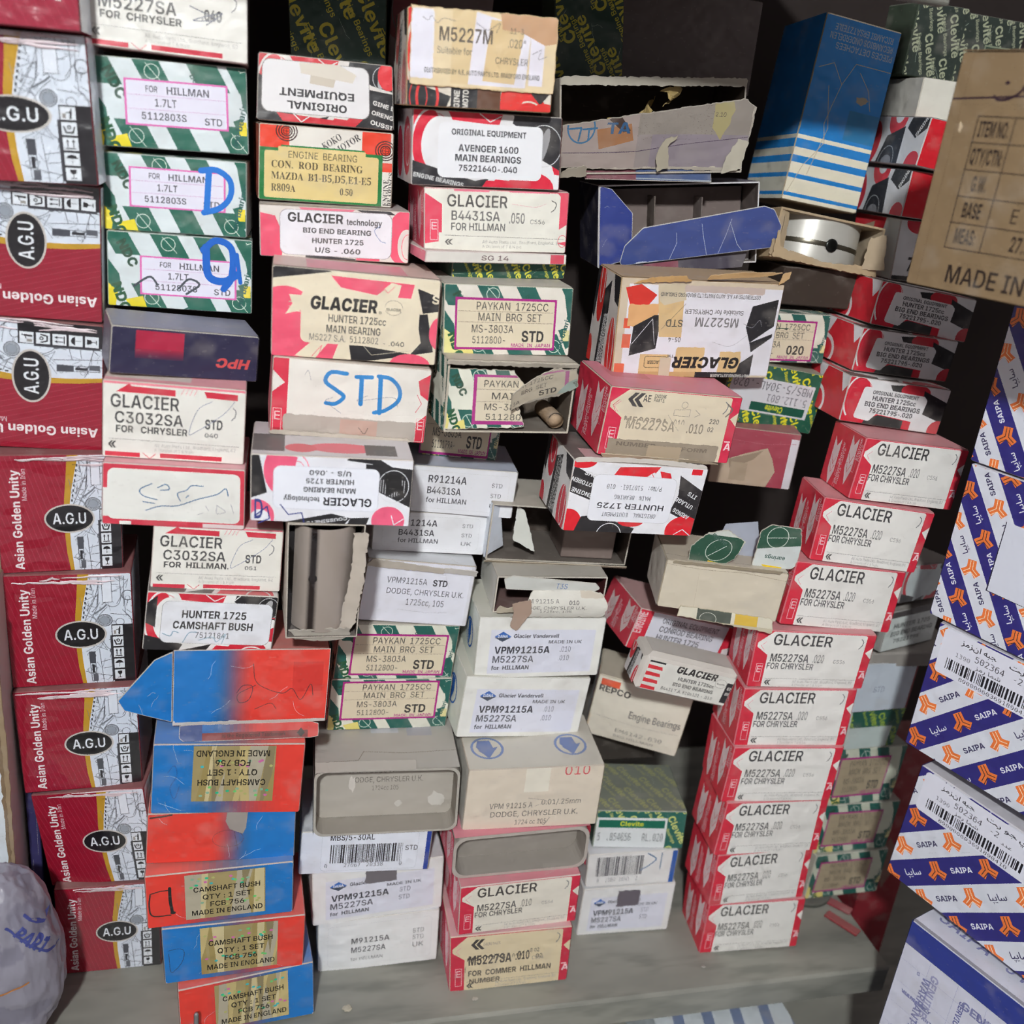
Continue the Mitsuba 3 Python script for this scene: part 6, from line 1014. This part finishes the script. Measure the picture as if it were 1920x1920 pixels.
b.plate(ragged(sbox(0, 0, b.W * .9, 5), 8, .8), mat(-b.W / 2 + 4, -2, b.H / 2 - 3, 34, 0, 2), col=(180, 168, 144), name='torn_flap')
b = NB('F08', 'bearing_box', 'dull pink box with its front torn down to brown board', D=70); b.body((170, 140, 130), 1.4); a = Art(b.W, b.H, (158, 62, 78)); a.poly([(-1, 64), (16, 58), (38, 44), (64, 30), (72, 48), (78, 70), (70, 101), (-1, 101)], (178, 158, 136)); a.poly([(20, 56), (52, 40), (60, 34), (50, 52), (24, 74)], (146, 128, 108)); a.rect(24, 60, 44, 92, (164, 146, 124)); a.rect(90, 10, 101, 101, (206, 204, 210)); a.line([(4, 20), (60, 24), (96, 18)], .4, (176, 90, 104)); b.face('front', a.wear(67, 16)); b.face('right', plainart(b.D, b.H, (206, 206, 212), 3)); b.face('top', plainart(b.W, b.D, (140, 60, 74), 3))
b = NB('F09', 'bearing_box', 'dark green box whose white label with a green bar is upside down', D=60); b.body((150, 156, 136), 1.4); b.face('front', clevite(b.W, b.H, 12, (20, 88, 66), (224, 220, 40))); p = Art(b.W * .86, b.H * .56, (206, 208, 212)); p.rect(4, 5, 70, 30, (26, 84, 66)); p.text(30, 26, 'Clevite', 18, (206, 214, 50), w=22, font='b'); p.text(4, 58, '5.112.801', 22, (110, 112, 118), w=50, font='mono'); p.text(2, 92, 'MBS/5-30AL-.020', 24, (100, 102, 108), w=96, font='mono'); b.sticker(p.flip(), 4, 22); b.face('right', plainart(b.D, b.H, (160, 160, 140), 3)); b.face('top', plainart(b.W, b.D, (150, 146, 130), 3))
b = NB('F10', 'bearing_box', 'green and cream box with a purple-framed label stamped 020, behind the upside-down taped box', D=60); b.body((190, 190, 176), 1.2); b.face('front', daido(b.W, b.H, 98)); p = paykan_label(b.W * .86, b.H * .82, '020'); p.line([(30, 60), (36, 26), (46, 60), (48, 24), (64, 20)], .9, (40, 70, 60), True); b.sticker(p, 0, 14); b.face('top', daido(b.W, b.D, 68, (200, 200, 188)))
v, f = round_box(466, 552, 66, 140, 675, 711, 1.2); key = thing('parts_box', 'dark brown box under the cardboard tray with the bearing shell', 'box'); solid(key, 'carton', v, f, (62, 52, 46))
# ------------------------------------------------------------------ leaning stack of red and white boxes
ordn = ('lowest', 'second', 'third', 'fourth', 'fifth', 'sixth', 'seventh', 'eighth', 'topmost')
for i in range(9):
    k = f'G0{i + 1}'; b = NB(k, 'bearing_box', f'{ordn[i]} red and white box' + ('' if i in (0, 8) else ' from the bottom') + ' of the nine in the leaning stack', 'red and white boxes of the leaning stack', D=62, wear=1.1); b.body((214, 120, 130), 1.6)
    b.face('front', glacier(b.W, b.H, sd=100 + i, worn=8)); b.face('left', ae_side(b.D, b.H, 110 + i, (206, 40, 62), (222, 200, 202))); b.face('top', plainart(b.W, b.D, (206, 130, 138), i, 18)); b.face('right', plainart(b.D, b.H, (190, 40, 60), i))
for i in range(3):
    k = f'G1{i}'; b = NB(k, 'bearing_box', f'{("lower", "middle", "upper")[i]} of the three big end bearing boxes half shaded by the brown carton', 'big end bearing boxes', D=84); b.body((196, 186, 182), 1.5)
    a = Art(b.W, b.H, (224, 224, 224)); a.ell(8, 46, 16, 26, (206, 30, 54)); a.ell(12, 46, 14, 22, (230, 226, 226), 1.6); a.ell(14, 46, 12, 19, (206, 60, 76), .6); a.poly([(40, 8), (56, 4), (62, 20), (44, 22)], (30, 34, 36)); a.ell(66, 14, 15, 7, (196, 40, 56)); a.poly([(74, 10), (101, 30), (101, 74), (78, 60)], (30, 28, 32)); a.poly([(6, 84), (22, 88), (34, 66), (70, 74), (70, 101), (-1, 101)], (206, 30, 54)); a.poly([(24, 90), (36, 76), (62, 80), (62, 101), (22, 101)], (48, 52, 52)); a.ell(98, 92, 10, 10, (196, 40, 56)); a.rect(70, 84, 86, 101, (224, 224, 224))
    g = Polygon([(b.W * x / 100, b.H * y / 100) for x, y in ((16, 18), (76, 22), (80, 30), (78, 76), (70, 80), (34, 74), (28, 92), (12, 88))]).buffer(-3).buffer(3); a.add(g, (226, 226, 226))
    for y, t, h, w in ((32, 'ORIGINAL EQUIPMENT', 8, 46), (46, 'HUNTER 1725cc', 10.5, 44), (60, 'BIG END BEARINGS', 10.5, 56), (73, '75221795-.020', 10, 44)): a.text(48, y, t, h, (46, 46, 50), w=w, font='b', anchor='c')
    b.face('front', a.wear(120 + i, 10)); s = Art(b.D, b.H, (204, 26, 46)); s.poly([(20, 0), (44, 0), (32, 40)], (222, 222, 226)); s.ell(30, 80, 20, 16, (230, 226, 226), 4); s.ell(30, 84, 14, 12, (204, 60, 76), .6); s.poly([(80, 0), (100, 0), (100, 20), (90, 40)], (222, 222, 226)); b.face('left', s.wear(130 + i, 10)); b.face('top', rwb(b.W, b.D, (196, 50, 66), (206, 206, 206), BLK, 8, False)); b.face('right', plainart(b.D, b.H, (60, 56, 58), i))
b = NB('G13', 'bearing_box', 'white and red box with a black number 7 at the edge of the brown carton', D=84); b.body((206, 196, 192), 1.4); b.face('front', Art(b.W, b.H, (222, 224, 226)).text(14, 84, '7', 24, (40, 40, 44), w=8, font='b').rect(0, 92, 60, 100, BLK).ell(20, 4, 14, 10, (206, 30, 54))); b.face('left', Art(b.D, b.H, (210, 44, 56)).poly([(70, 0), (100, 0), (100, 101), (52, 101)], (222, 226, 222)).poly([(20, 20), (46, 10), (40, 60), (30, 101), (10, 101)], (176, 150, 126)).wear(3, 14)); b.face('top', plainart(b.W, b.D, (206, 200, 198), 3))
for i, k in enumerate(('G14', 'G15')):
    b = NB(k, 'bearing_box', f'{("lower", "upper")[i]} of the two boxes with red ovals and black squares on their side', 'boxes with red ovals and black squares', D=92); b.body((196, 190, 190), 1.4); b.face('left', rwb_ch(b.D, b.H, 140 + i)); b.face('front', Art(b.W, b.H, (206, 10, 34)).poly([(40, 20), (100, 10), (100, 101), (36, 101)], (96, 86, 86)).wear(5, 10)); b.face('top', Art(b.W, b.D, (206, 206, 206)).ell(20, 50, 14, 12, (190, 50, 60)).wear(4, 10))
def loose(name, label, cat, x0, x1, y0, y1, z0, z1, col, r=1.3, group=None): # plain carton in mm, its faces printed afterwards
    key = thing(name, label, cat, group); b = Box(key, ((x0 + x1) / 2, y0, (z0 + z1) / 2, 0, 0, 0, x1 - x0, z1 - z0), D=y1 - y0); b.body(col, r); return b
b = loose('bearing_box', 'white box half in shadow above the boxes with red ovals, touching the brown carton', 'box', 590, 660, 100, 170, 853, 893, (196, 192, 180)); b.face('front', plainart(b.W, b.H, (212, 210, 198), 3)); b.face('left', plainart(b.D, b.H, (180, 178, 170), 3))
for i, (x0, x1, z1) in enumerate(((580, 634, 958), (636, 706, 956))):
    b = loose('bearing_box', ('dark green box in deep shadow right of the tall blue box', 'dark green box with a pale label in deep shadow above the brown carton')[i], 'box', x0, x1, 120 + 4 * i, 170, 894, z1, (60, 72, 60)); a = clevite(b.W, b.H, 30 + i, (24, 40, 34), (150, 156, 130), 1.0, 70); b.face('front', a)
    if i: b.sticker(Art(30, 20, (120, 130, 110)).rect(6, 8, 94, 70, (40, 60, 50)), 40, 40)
b = NB('UC1', 'bearing_box', 'tall dark green box with yellow lettering behind the upside-down original equipment label', D=46); b.body((70, 80, 66), 1.3); b.face('front', clevite(b.W, b.H, 21, (24, 58, 46), (196, 180, 46), 1.45, 64))
b = NB('UC2', 'bearing_box', 'tall dark green box with yellow lettering behind the taped yellowed box', D=46); b.body((70, 80, 66), 1.3); b.face('front', clevite(b.W, b.H, 23, (24, 58, 46), (190, 180, 50), 1.35, 244))
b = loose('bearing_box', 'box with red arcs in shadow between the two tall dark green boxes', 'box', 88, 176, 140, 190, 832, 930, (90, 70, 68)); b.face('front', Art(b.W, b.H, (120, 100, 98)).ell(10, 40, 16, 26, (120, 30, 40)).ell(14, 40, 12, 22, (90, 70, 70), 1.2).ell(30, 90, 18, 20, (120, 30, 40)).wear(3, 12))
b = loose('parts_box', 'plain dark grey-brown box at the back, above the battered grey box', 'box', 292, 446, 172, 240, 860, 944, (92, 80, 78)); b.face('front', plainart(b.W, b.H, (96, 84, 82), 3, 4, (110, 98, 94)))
# the tall blue box with cream stripes
b = NB('BLUE', 'parts_box', 'tall blue box with cream stripes and pale lettering upside down at its top', D=84, wear=1.2); b.body((170, 156, 132), 2.0); BL, CS = (0, 122, 196), (224, 218, 196)
a = Art(b.W, b.H, BL); a.rect(58, 46, 100, 62, (10, 110, 160))
for y, h in ((64, 2.2), (71, 4.2), (79, 6.0), (87.5, 8.0), (97.5, 3)): a.rect(0, y, 100, y + h, CS)
a.rect(0, 0, 101, 1, CS)
for i, t in enumerate(('PIECES DETACHEES', 'RECAMBIOS ONDERDELEN', 'RICAMBI ERSATZTEILE')): a.text(96 - 2 * i, 13.5 - 4.6 * i, t, 3.4, (150, 168, 190), w=(76, 84, 78)[i], font='m', rot=180)
for pts in ([(6, 28), (24, 24), (40, 34), (52, 22), (98, 22)], [(40, 34), (34, 46), (30, 56), (36, 66), (16, 80), (4, 96)], [(24, 36), (36, 58), (24, 84)], [(60, 26), (76, 34), (84, 44)]): a.line(pts, .6, (176, 162, 136))
a.blob(70, 40, 5, (150, 140, 120), 4, 1.6, .8); b.face('front', a.wear(150, 26, (176, 160, 134), 1.6)); s = Art(b.D, b.H, BL)
for y, h in ((64, 2.2), (71, 4.2), (79, 6.0), (87.5, 8.0), (97.5, 3)): s.rect(0, y, 100, y + h, (200, 198, 184))
b.face('left', s.wear(151, 20, (160, 150, 130))); b.face('right', plainart(b.D, b.H, (20, 60, 90), 3))
# cardboard tray with a bearing shell under clear film
b = NB('SHELL', 'bearing_box', 'open brown cardboard tray with a bearing shell under clear film, below the blue striped box', D=58, wear=1.3); b.tray(2.0, (176, 160, 136), (176, 154, 122)); th = np.linspace(-.95, .95, 24)
v, f = shell_mesh(50, th, -19, 22); k2 = thing('bearing_shell', 'polished bearing shell with an oil groove lying in the brown cardboard tray', 'bearing shell'); put(k2, b.world(v + [3, 54, 0], True), f, lin((206, 204, 196)), 'oily_steel', True)
v, f = shell_mesh(50.3, th, -4, .5, .6); part(k2, 'oil_groove', b.world(v + [3, 54, 0], True), f, lin((96, 92, 80)), 'steel', True)
sp = trimesh.creation.icosphere(subdivisions=3, radius=6.2); part(k2, 'oil_hole', b.world(np.array(sp.vertices) * [1, .25, 1] + [4, 2.2, -2], True), sp.faces, lin((40, 42, 40)), 'steel', True)
n = 18; X, Z = np.meshgrid(np.linspace(-.44, .44, n) * b.W, np.linspace(-.44, .5, n) * b.H); vf = np.stack([X.ravel(), 1.6 + .8 * np.sin(X.ravel() / 8 + Z.ravel() / 11), Z.ravel()], 1); idx = np.arange(n * n).reshape(n, n); ff = np.vstack([np.stack([idx[:-1, :-1].ravel(), idx[:-1, 1:].ravel(), idx[1:, 1:].ravel()], 1), np.stack([idx[:-1, :-1].ravel(), idx[1:, 1:].ravel(), idx[1:, :-1].ravel()], 1)])
scene[b.key + '__plastic_film'] = mikit.ply((b.world(vf), ff), 'film', smooth=True)
b.plate(ragged(Polygon([(0, 0), (b.W, 0), (b.W - 4, 10), (b.W * .5, 4), (6, 10), (0, 26)]), 31, .9), mat(-b.W / 2, -1.6, -b.H / 2, 6), col=(182, 160, 128), name='front_wall'); b.plate(ragged(Polygon([(0, 0), (18, 2), (16, 40), (4, 44)]), 32, .8), mat(-b.W / 2 - 3, -1, -b.H / 2 + 2, 0, 22), col=(182, 162, 132), name='side_flap'); b.plate(ragged(Polygon([(0, 0), (20, 4), (14, 36), (0, 30)]), 33, 1.0), mat(b.W / 2 - 18, -2, -b.H / 2 + 4, 4, -24), col=(176, 158, 132), name='side_flap')
# ------------------------------------------------------------------ blurred column behind the leaning stack, and odds and ends
for i, (k, lb) in enumerate((('H1', 'lowest of the blurred cream and green labelled boxes behind the leaning stack'), ('H2', 'second of the blurred cream and green labelled boxes behind the leaning stack'), ('H3', 'third of the blurred cream and green labelled boxes behind the leaning stack'))):
    b = NB(k, 'bearing_box', lb, D=80); b.body((190, 190, 176), 1.3); b.face('front', daido(b.W, b.H, 160 + i, (200, 206, 186))); b.sticker(paykan_label(b.W * .72, b.H * .7, paper=(170, 156, 130)), 8, 16); b.face('right', plainart(b.D, b.H, (190, 60, 70), 3)); b.face('top', plainart(b.W, b.D, (150, 156, 146), 3))
b = NB('H4', 'bearing_box', 'blurred white and green box above the cream and green ones, behind the leaning stack', D=80); b.body((190, 196, 190), 1.3); b.face('front', clevite(b.W, b.H, 33, (20, 84, 70), (150, 180, 60)).rect(-1, 46, 84, 101, (190, 204, 200)))
b = NB('H5', 'bearing_box', 'blurred pale blue-white label on a box behind the leaning stack', D=80); b.body((190, 196, 200), 1.3); b.face('front', Art(b.W, b.H, (196, 206, 216)).text(30, 60, 'STD', 12, (150, 160, 176), w=20).rect(96, 0, 101, 101, (120, 30, 40))); b.face('right', plainart(b.D, b.H, (110, 24, 34), 2)); b.face('top', plainart(b.W, b.D, (170, 166, 160), 2))
b = NB('H7', 'bearing_box', 'white label with black type in the dark gap beside the orange-emblem boxes', D=70); b.body((150, 150, 146), 1.3); b.face('front', Art(b.W, b.H, (206, 214, 210)).rect(0, 0, 101, 16, (50, 46, 46)).text(14, 44, 'HUNTER 1725', 12, (60, 66, 66), w=70, font='b').text(12, 64, 'BIG END BEARING', 12, (60, 66, 66), w=80, font='b').text(20, 82, '75221795', 10, (70, 76, 76), w=50, font='b')); b.face('top', plainart(b.W, b.D, (150, 146, 142), 3))
b = NB('H8', 'bearing_box', 'box with a red sweep and black squares in the dark gap beside the orange-emblem boxes', D=70); b.body((150, 140, 140), 1.3); b.face('front', rwb(b.W, b.H, (190, 20, 44), (190, 200, 200), BLK, 4, False)); b.face('top', plainart(b.W, b.D, (150, 146, 140), 3))
v, f = round_box(612, 728, -16, 70, 316, 334, 2); key = thing('parts_box', 'thin grey box between the blurred white label and the pale blue one', 'box'); solid(key, 'carton', v, f, (150, 146, 140))
b = loose('bearing_box', 'dark red box standing upright in the gap right of the blurred boxes', 'box', 700, 756, 4, 60, -129.5, 196, (120, 20, 34)); b.face('front', Art(b.W, b.H, (124, 16, 32)).blob(50, 50, 16, (120, 84, 74), 3, 1, 2.4).wear(4, 10)); b.face('left', plainart(b.D, b.H, (110, 16, 30), 4))
key = thing('round_tin', 'dark grey round disk under the blurred boxes behind the leaning stack', 'tin')  # flat dark grey disk under the lowest blurred box
pr = [(0, .0002), (34, .0002), (35, 1), (35, 4), (34, 5.2), (0, 5.2)]; m = trimesh.creation.revolve(np.array(pr) / 1000, sections=36); m.apply_translation([.622, .010, 0]); put(key, m.vertices, m.faces, lin((74, 78, 72)), 'carton_board', 30)
for i, (x, y, rz, c) in enumerate(((.640, -.052, -58, (150, 34, 46)), (.648, -.022, -50, (150, 26, 50)))):
    v, f = round_box(-20, 20, -6, 6, .3, 3, .8); R = rot3(rz, 0, 0); key = thing('card_strip', ('red strip of card lying on the shelf beside the round disk', 'crimson strip of card at the shelf end beside the orange-emblem boxes')[i], 'card strip'); solid(key, 'strip', v @ R.T + np.array([x, y, 0]) * 1000, f, c)
for i, (x, y, s, c) in enumerate(((.075, -.093, 5, (176, 170, 150)), (-.072, -.055, 4, (190, 186, 174)), (.20, -.098, 3, (170, 166, 156)), (.45, -.09, 2.5, (160, 158, 150)))):
    m = trimesh.creation.icosphere(subdivisions=2, radius=1.0); v = np.array(m.vertices) * [s, s * .7, s * .25]; v += (meshkit.noise(v * .9 + 7 * i)[:, None] - .5) * s * .3; key = thing('paper_scrap', ('beige scrap of torn card on the shelf in front of the white box', 'small pale scrap on the shelf beside the lowest maroon carton', 'crumb of card on the shelf before the cream box', 'tiny crumb on the shelf before the leaning stack')[i], 'scrap'); put(key, v / 1000 + [x, y, s * .00028], m.faces, lin(c), 'carton_board')
key = thing('bolt', 'small steel bolt standing before the lowest red and blue box', 'bolt'); pr = [(0, .4), (5.5, .4), (5.5, 4.4), (2.2, 4.4)] + [(2.2 - .35 * (k % 2), 4.6 + k * .7) for k in range(48)] + [(1.4, 39), (0, 39.2)]
m = trimesh.creation.revolve(np.array(pr) / 1000, sections=20); m.apply_translation([-.062, -.1135, 0]); put(key, m.vertices, m.faces, lin((170, 172, 176)), 'steel', 30)
# ------------------------------------------------------------------ right side: boxes with orange emblems, brown carton, warranty box
YW = -70.0; RV = np.array([math.cos(math.radians(YW)), math.sin(math.radians(YW))])
def side(name, label, edge, z0, z1, W, D, cat='box', group=None, roll=0, col=(196, 196, 206), r=1.5):
    key = thing(name, label, cat, group); c = np.array(edge) * 1000 + RV * W / 2
    b = Box(key, (c[0], c[1], (z0 + z1) / 2, YW, 0, roll, W, z1 - z0), D=D, wear=.8); b.body(col, r); return b
sg = 'white and violet boxes with orange emblems'
b = side('spare_parts_box', 'topmost white and violet box with orange emblems, directly under the brown carton', (.5795, -.1115), 580, 725.5, 230, 150, group=sg); b.face('front', saipa(b.W, b.H, 235, 20, 4, 15, 44, 120), bsdf='gloss_print'); b.face('left', plainart(b.D, b.H, (60, 56, 110), 3))
b = side('spare_parts_box', 'second white and violet box with orange emblems, a blank white sticker on it', (.5805, -.1145), 433, 578, 230, 150, group=sg); b.face('front', saipa(b.W, b.H, 235, 20, 0, 15, 44, 120), bsdf='gloss_print')
p = Art(120, 64, (40, 40, 60)); p.poly([(.6, 0), (100, 0), (100, 100), (1, 99)], (210, 214, 226)); b.sticker(p, 19, 26, lift=.5); b.face('left', plainart(b.D, b.H, (60, 56, 110), 3))
def barlabel(W, H, sd):
    A = Art(W, H, (220, 222, 234)); A.text(12, 20, AR['x2'], 11, (40, 40, 50), w=22, font='ar'); A.text(42, 20, AR['x1'], 11, (40, 40, 50), w=40, font='ar'); A.text(22, 42, '502364 -2', 13, (60, 60, 70), w=30, font='mono'); A.text(10, 50, '1390', 9, (110, 110, 120), w=10, font='mono'); A.text(24, 56, AR['sho'], 9, (90, 90, 100), w=16, font='ar'); A.text(54, 50, AR['adad'], 8, (70, 70, 80), w=7, font='ar'); A.text(74, 46, '1', 12, (70, 70, 80), font='mono'); A.barcode(6, 60, 70, 84, (26, 26, 34), sd, 76); A.text(16, 96, '890000603691890410', 8, (60, 60, 70), w=46, font='mono'); return A
b = side('spare_parts_box', 'third white and violet box with orange emblems, a large barcode label along its upper edge', (.585, -.1265), 302, 431, 230, 150, group=sg); b.face('front', saipa(b.W, b.H, -46, 24, 4, 16.5, 52), bsdf='gloss_print'); b.sticker(barlabel(150, 44, 3), 3, 1.5, 'barcode_label', lift=.5, r=4); b.face('left', plainart(b.D, b.H, (60, 56, 110), 3)); b.face('top', Art(b.W, b.D, (120, 60, 56)).rect(0, 96, 100, 100, (200, 200, 212)).wear(3, 8))
b = side('spare_parts_box', 'lowest white and violet box with orange emblems, its barcode label creased and half in shade', (.592, -.1465), 160, 287, 230, 145, group=sg, roll=2.0); b.face('front', saipa(b.W, b.H, -42, 25, 10, 17, 54), bsdf='gloss_print'); b.sticker(barlabel(150, 42, 3), 3, 1.5, 'barcode_label', lift=.5, r=4); b.face('left', plainart(b.D, b.H, (60, 56, 110), 3))
b = side('warranty_box', 'white paper-wrapped box with blue rim and violet lettering at the bottom right corner', (.588, -.1985), -128, 152, 260, 150, col=(206, 208, 222), r=2.5)
a = Art(b.W, b.H, (206, 208, 224)); a.rect(0, 0, 100, 9.5, (34, 52, 140)); q = random.Random(3)
for i in range(90):
    x, y, t = q.uniform(0, 80), q.uniform(13, 60), q.choice(['WARRANTY', 'PARTS', 'SERVICE', 'S', 'GENUINE', AR['saipa']]); fk = 'ar' if t == AR['saipa'] else 'b'; a.text(x, y, t, q.choice([1.4, 2, 3]), q.choice([(120, 124, 170), (150, 152, 190), (96, 100, 156)]), font=fk, rot=q.choice([0, 0, 90]))
for k in range(9): a.line([(k * 11, 10), (k * 11, 100)], .3, (170, 172, 204)); a.line([(0, 16 + k * 9), (100, 16 + k * 9)], .3, (176, 178, 206))
b.face('front', a); t = Art(b.W, b.D, (206, 210, 226)); t.rect(0, 97, 100, 100, (130, 134, 150))
for i, (x, w) in enumerate(((4, 20), (30, 36), (72, 18))): t.text(x, 84, ('SAIPA', 'S WARRANTY', 'SEPA')[i], 10, (110, 116, 176), w=w, font='m')
for i in range(10): t.text(q.uniform(0, 80), q.uniform(10, 66), q.choice(['WARRANTY', 'PARTS', 'S']), q.uniform(4, 8), (140, 144, 190), font='b')
b.face('top', t); b.face('left', plainart(b.D, b.H, (40, 54, 120), 3))
b = side('cardboard_carton', 'brown cardboard carton with a printed table and marker writing at the upper right', (.446, -.1495), 727.5, 885, 250, 260, col=(126, 104, 76), r=1.5)
KR, KI = (128, 107, 80), (38, 26, 22); a = Art(b.W, b.H, KR); q = random.Random(9); [a.ell(q.uniform(0, 100), q.uniform(0, 100), q.uniform(.15, .5), .12, q.choice([(118, 96, 68), (138, 116, 88)]), rot=q.uniform(0, 90)) for i in range(500)]; a.line([(3.5, 0), (3.5, 100)], .5, (116, 94, 68)); a.frame(9.4, 25.5, 60, 81.5, KI, .75); a.line([(20.5, 25.5), (20.5, 81.5)], .75, KI)
for y in (36.5, 47.8, 59, 70.3): a.line([(9.4, y), (60, y)], .75, KI)
for i, (t, w) in enumerate((('ITEM NO.', 9), ('QTY/CTN:', 9.6), ('G.W.', 4.6), ('BASE', 5.8), ('MEAS:', 6.6))): a.text(15, 34.2 + i * 11.2, t, 6.6, KI, w=w, font='b', anchor='c')
a.text(28.5, 79, '27.7X', 6.4, KI, w=8, font='b'); a.text(26.4, 67.6, 'E', 6, KI, w=2.6, font='r'); a.text(12, 96.2, 'MADE IN CHINA', 7.8, KI, w=44, font='m'); a.line([(0, 19.2), (20, 17.4), (60, 15)], 1.3, (40, 18, 34))
for pts in ([(12.5, 17.6), (14, 19), (17, 18.4), (20, 15), (21.4, 8), (21, 16), (23, 15), (24.6, 6), (25, 14), (28, 14)], [(20.5, 3), (23, 0), (26, -3)], [(26.5, 7), (26.8, 7.6)]): a.line(pts, 1.8, (40, 18, 34), True)
a.ell(15.4, 12.2, 1.6, 1.2, (40, 18, 34)); 
a.poly([(4.4, 28), (5.6, 30), (5.2, 33), (4.4, 32)], (196, 176, 146)); b.face('front', a.wear(170, 12, (176, 150, 112)), bsdf='carton_board'); b.face('left', plainart(b.D, b.H, (116, 94, 68), 3), bsdf='carton_board'); b.face('bottom', plainart(b.W, b.D, (110, 88, 62), 3), bsdf='carton_board')
b.plate([(0, 0), (b.W, 0), (b.W, 90), (0, 90)], mat(-b.W / 2, .5, b.H / 2 + .8, -84), col=(116, 94, 68), name='top_flap')
# ------------------------------------------------------------------ left edge: wrapped white carton, navy carton, printed plastic bag
b = loose('wrapped_carton', 'white wrapped carton with a torn brown edge at the left border of the picture', 'box', -330, -219, -36, 40, .6, 420, (160, 140, 112), 2.0); a = Art(b.W, b.H, (206, 214, 220)); q = random.Random(8)
for i in range(16): y = q.uniform(0, 100); a.line([(q.uniform(30, 70), y), (q.uniform(80, 96), y + q.uniform(-3, 3))], .35, (176, 186, 194))
a.ragged(96, -1, 101, 101, (120, 100, 76), 4, .9, 5); b.face('front', a); b.face('right', plainart(b.D, b.H, (190, 184, 178), 5, 20))
b.plate(ragged(Polygon([(0, 0), (3, 30), (1, 120), (3, 260), (1, 400), (-2, 400), (-2, 0)]), 6, 1.0, 6), mat(b.W / 2, -1, -b.H / 2 + 5, 0, -24), col=(150, 130, 104), name='torn_flap')
b = loose('parts_carton', 'dark navy carton glimpsed between the white wrapped carton and the maroon ones', 'box', -217, -206, 6, 80, .6, 262, (40, 40, 84), 1.2); b.face('front', plainart(b.W, b.H, (44, 42, 92), 3, 6, (170, 168, 170)))
m = trimesh.creation.icosphere(subdivisions=5, radius=1.0); u = np.array(m.vertices); sgn = np.sign(u) * np.abs(u) ** .82; v = sgn * [46, 40, 92]
nz = meshkit.fbm(v / 34 + 3, 4, 5)[:, None]; fold = np.abs(meshkit.fbm(v / [16, 16, 44] + 9, 3, 8)[:, None] - .5); v = v * (1 + .16 * (nz - .5) - .22 * fold); v[:, 0] *= 1 - .18 * np.clip(v[:, 2] / 92, 0, 1); v[:, 2] = np.maximum(v[:, 2], -88)
BC = np.array([-221.0, -78, 89.5]); col = np.where((nz > .52), lin((136, 134, 146)), lin((122, 120, 134))); key = thing('plastic_bag', 'whitish plastic bag with blue print standing in the lower left corner', 'bag'); put(key, (v + BC) / 1000, m.faces, col, 'bag_plastic', True)
tri = trimesh.Trimesh(v + BC, m.faces, process=False)
def wrap_print(art, x0, z0, name):
    p, f, c = art.mesh(4.0); o = np.stack([p[:, 0] + x0, 0 * p[:, 0] - 400, z0 - p[:, 1]], 1); loc, ir, _ = tri.ray.intersects_location(o, np.tile([0, 1.0, 0], (len(o), 1)), multiple_hits=False)
    y = np.full(len(o), np.nan); y[ir] = loc[:, 1]; ok = ~np.isnan(y[f]).any(1); o[:, 1] = np.nan_to_num(y) - 1.0; f = f[ok]; use = np.unique(f); mp = np.zeros(len(o), int); mp[use] = np.arange(len(use)); part(key, name, o[use] / 1000, mp[f][:, ::-1], c[use], 'bag_plastic')
def inkart(W, H, geos, c): return Art(W, H, c, unary_union(geos))
tg = lambda t, h, x, y, rot, fk='k': affinity.translate(affinity.rotate(affinity.scale(text_geo(t, fk)[0], h, h, origin=(0, 0)), rot, origin=(0, 0)), x, y)
wrap_print(inkart(60, 80, [tg('PART', 9, 8, 8, 52), LineString([(4, 0), (40, 46)]).buffer(.8), LineString([(16, -4), (52, 40)]).buffer(.8)], (64, 72, 132)), -214, 150, 'blue_print'); wrap_print(inkart(60, 60, [tg('Amir', 17, 4, 6, 58)], (60, 66, 130)), -252, 58, 'blue_print'); wrap_print(inkart(70, 20, [LineString([(2, 12), (26, 8), (50, 2)]).buffer(.9)], (170, 110, 60)), -246, 96, 'orange_print')
# lower board in front, with a striped carton showing under the shelf
slab('lower_shelf_board', -.75, 1.3, -.62, .28, -.16, -.1305, 'shelf_paint'); labels['lower_shelf_board']['label'] = 'lower board below the shelf'
b = loose('parts_carton', 'pale blue and white striped carton showing below the front edge of the shelf', 'box', 400, 552, -196, -30, -129.5, -56, (190, 200, 206)); t = Art(b.W, b.D, (206, 216, 222)); [t.poly([(k * 22, 0), (k * 22 + 8, 0), (k * 22 - 12, 100), (k * 22 - 20, 100)], (90, 116, 160)) for k in range(7)]; b.face('top', t); b.face('front', plainart(b.W, b.H, (200, 210, 218), 3))
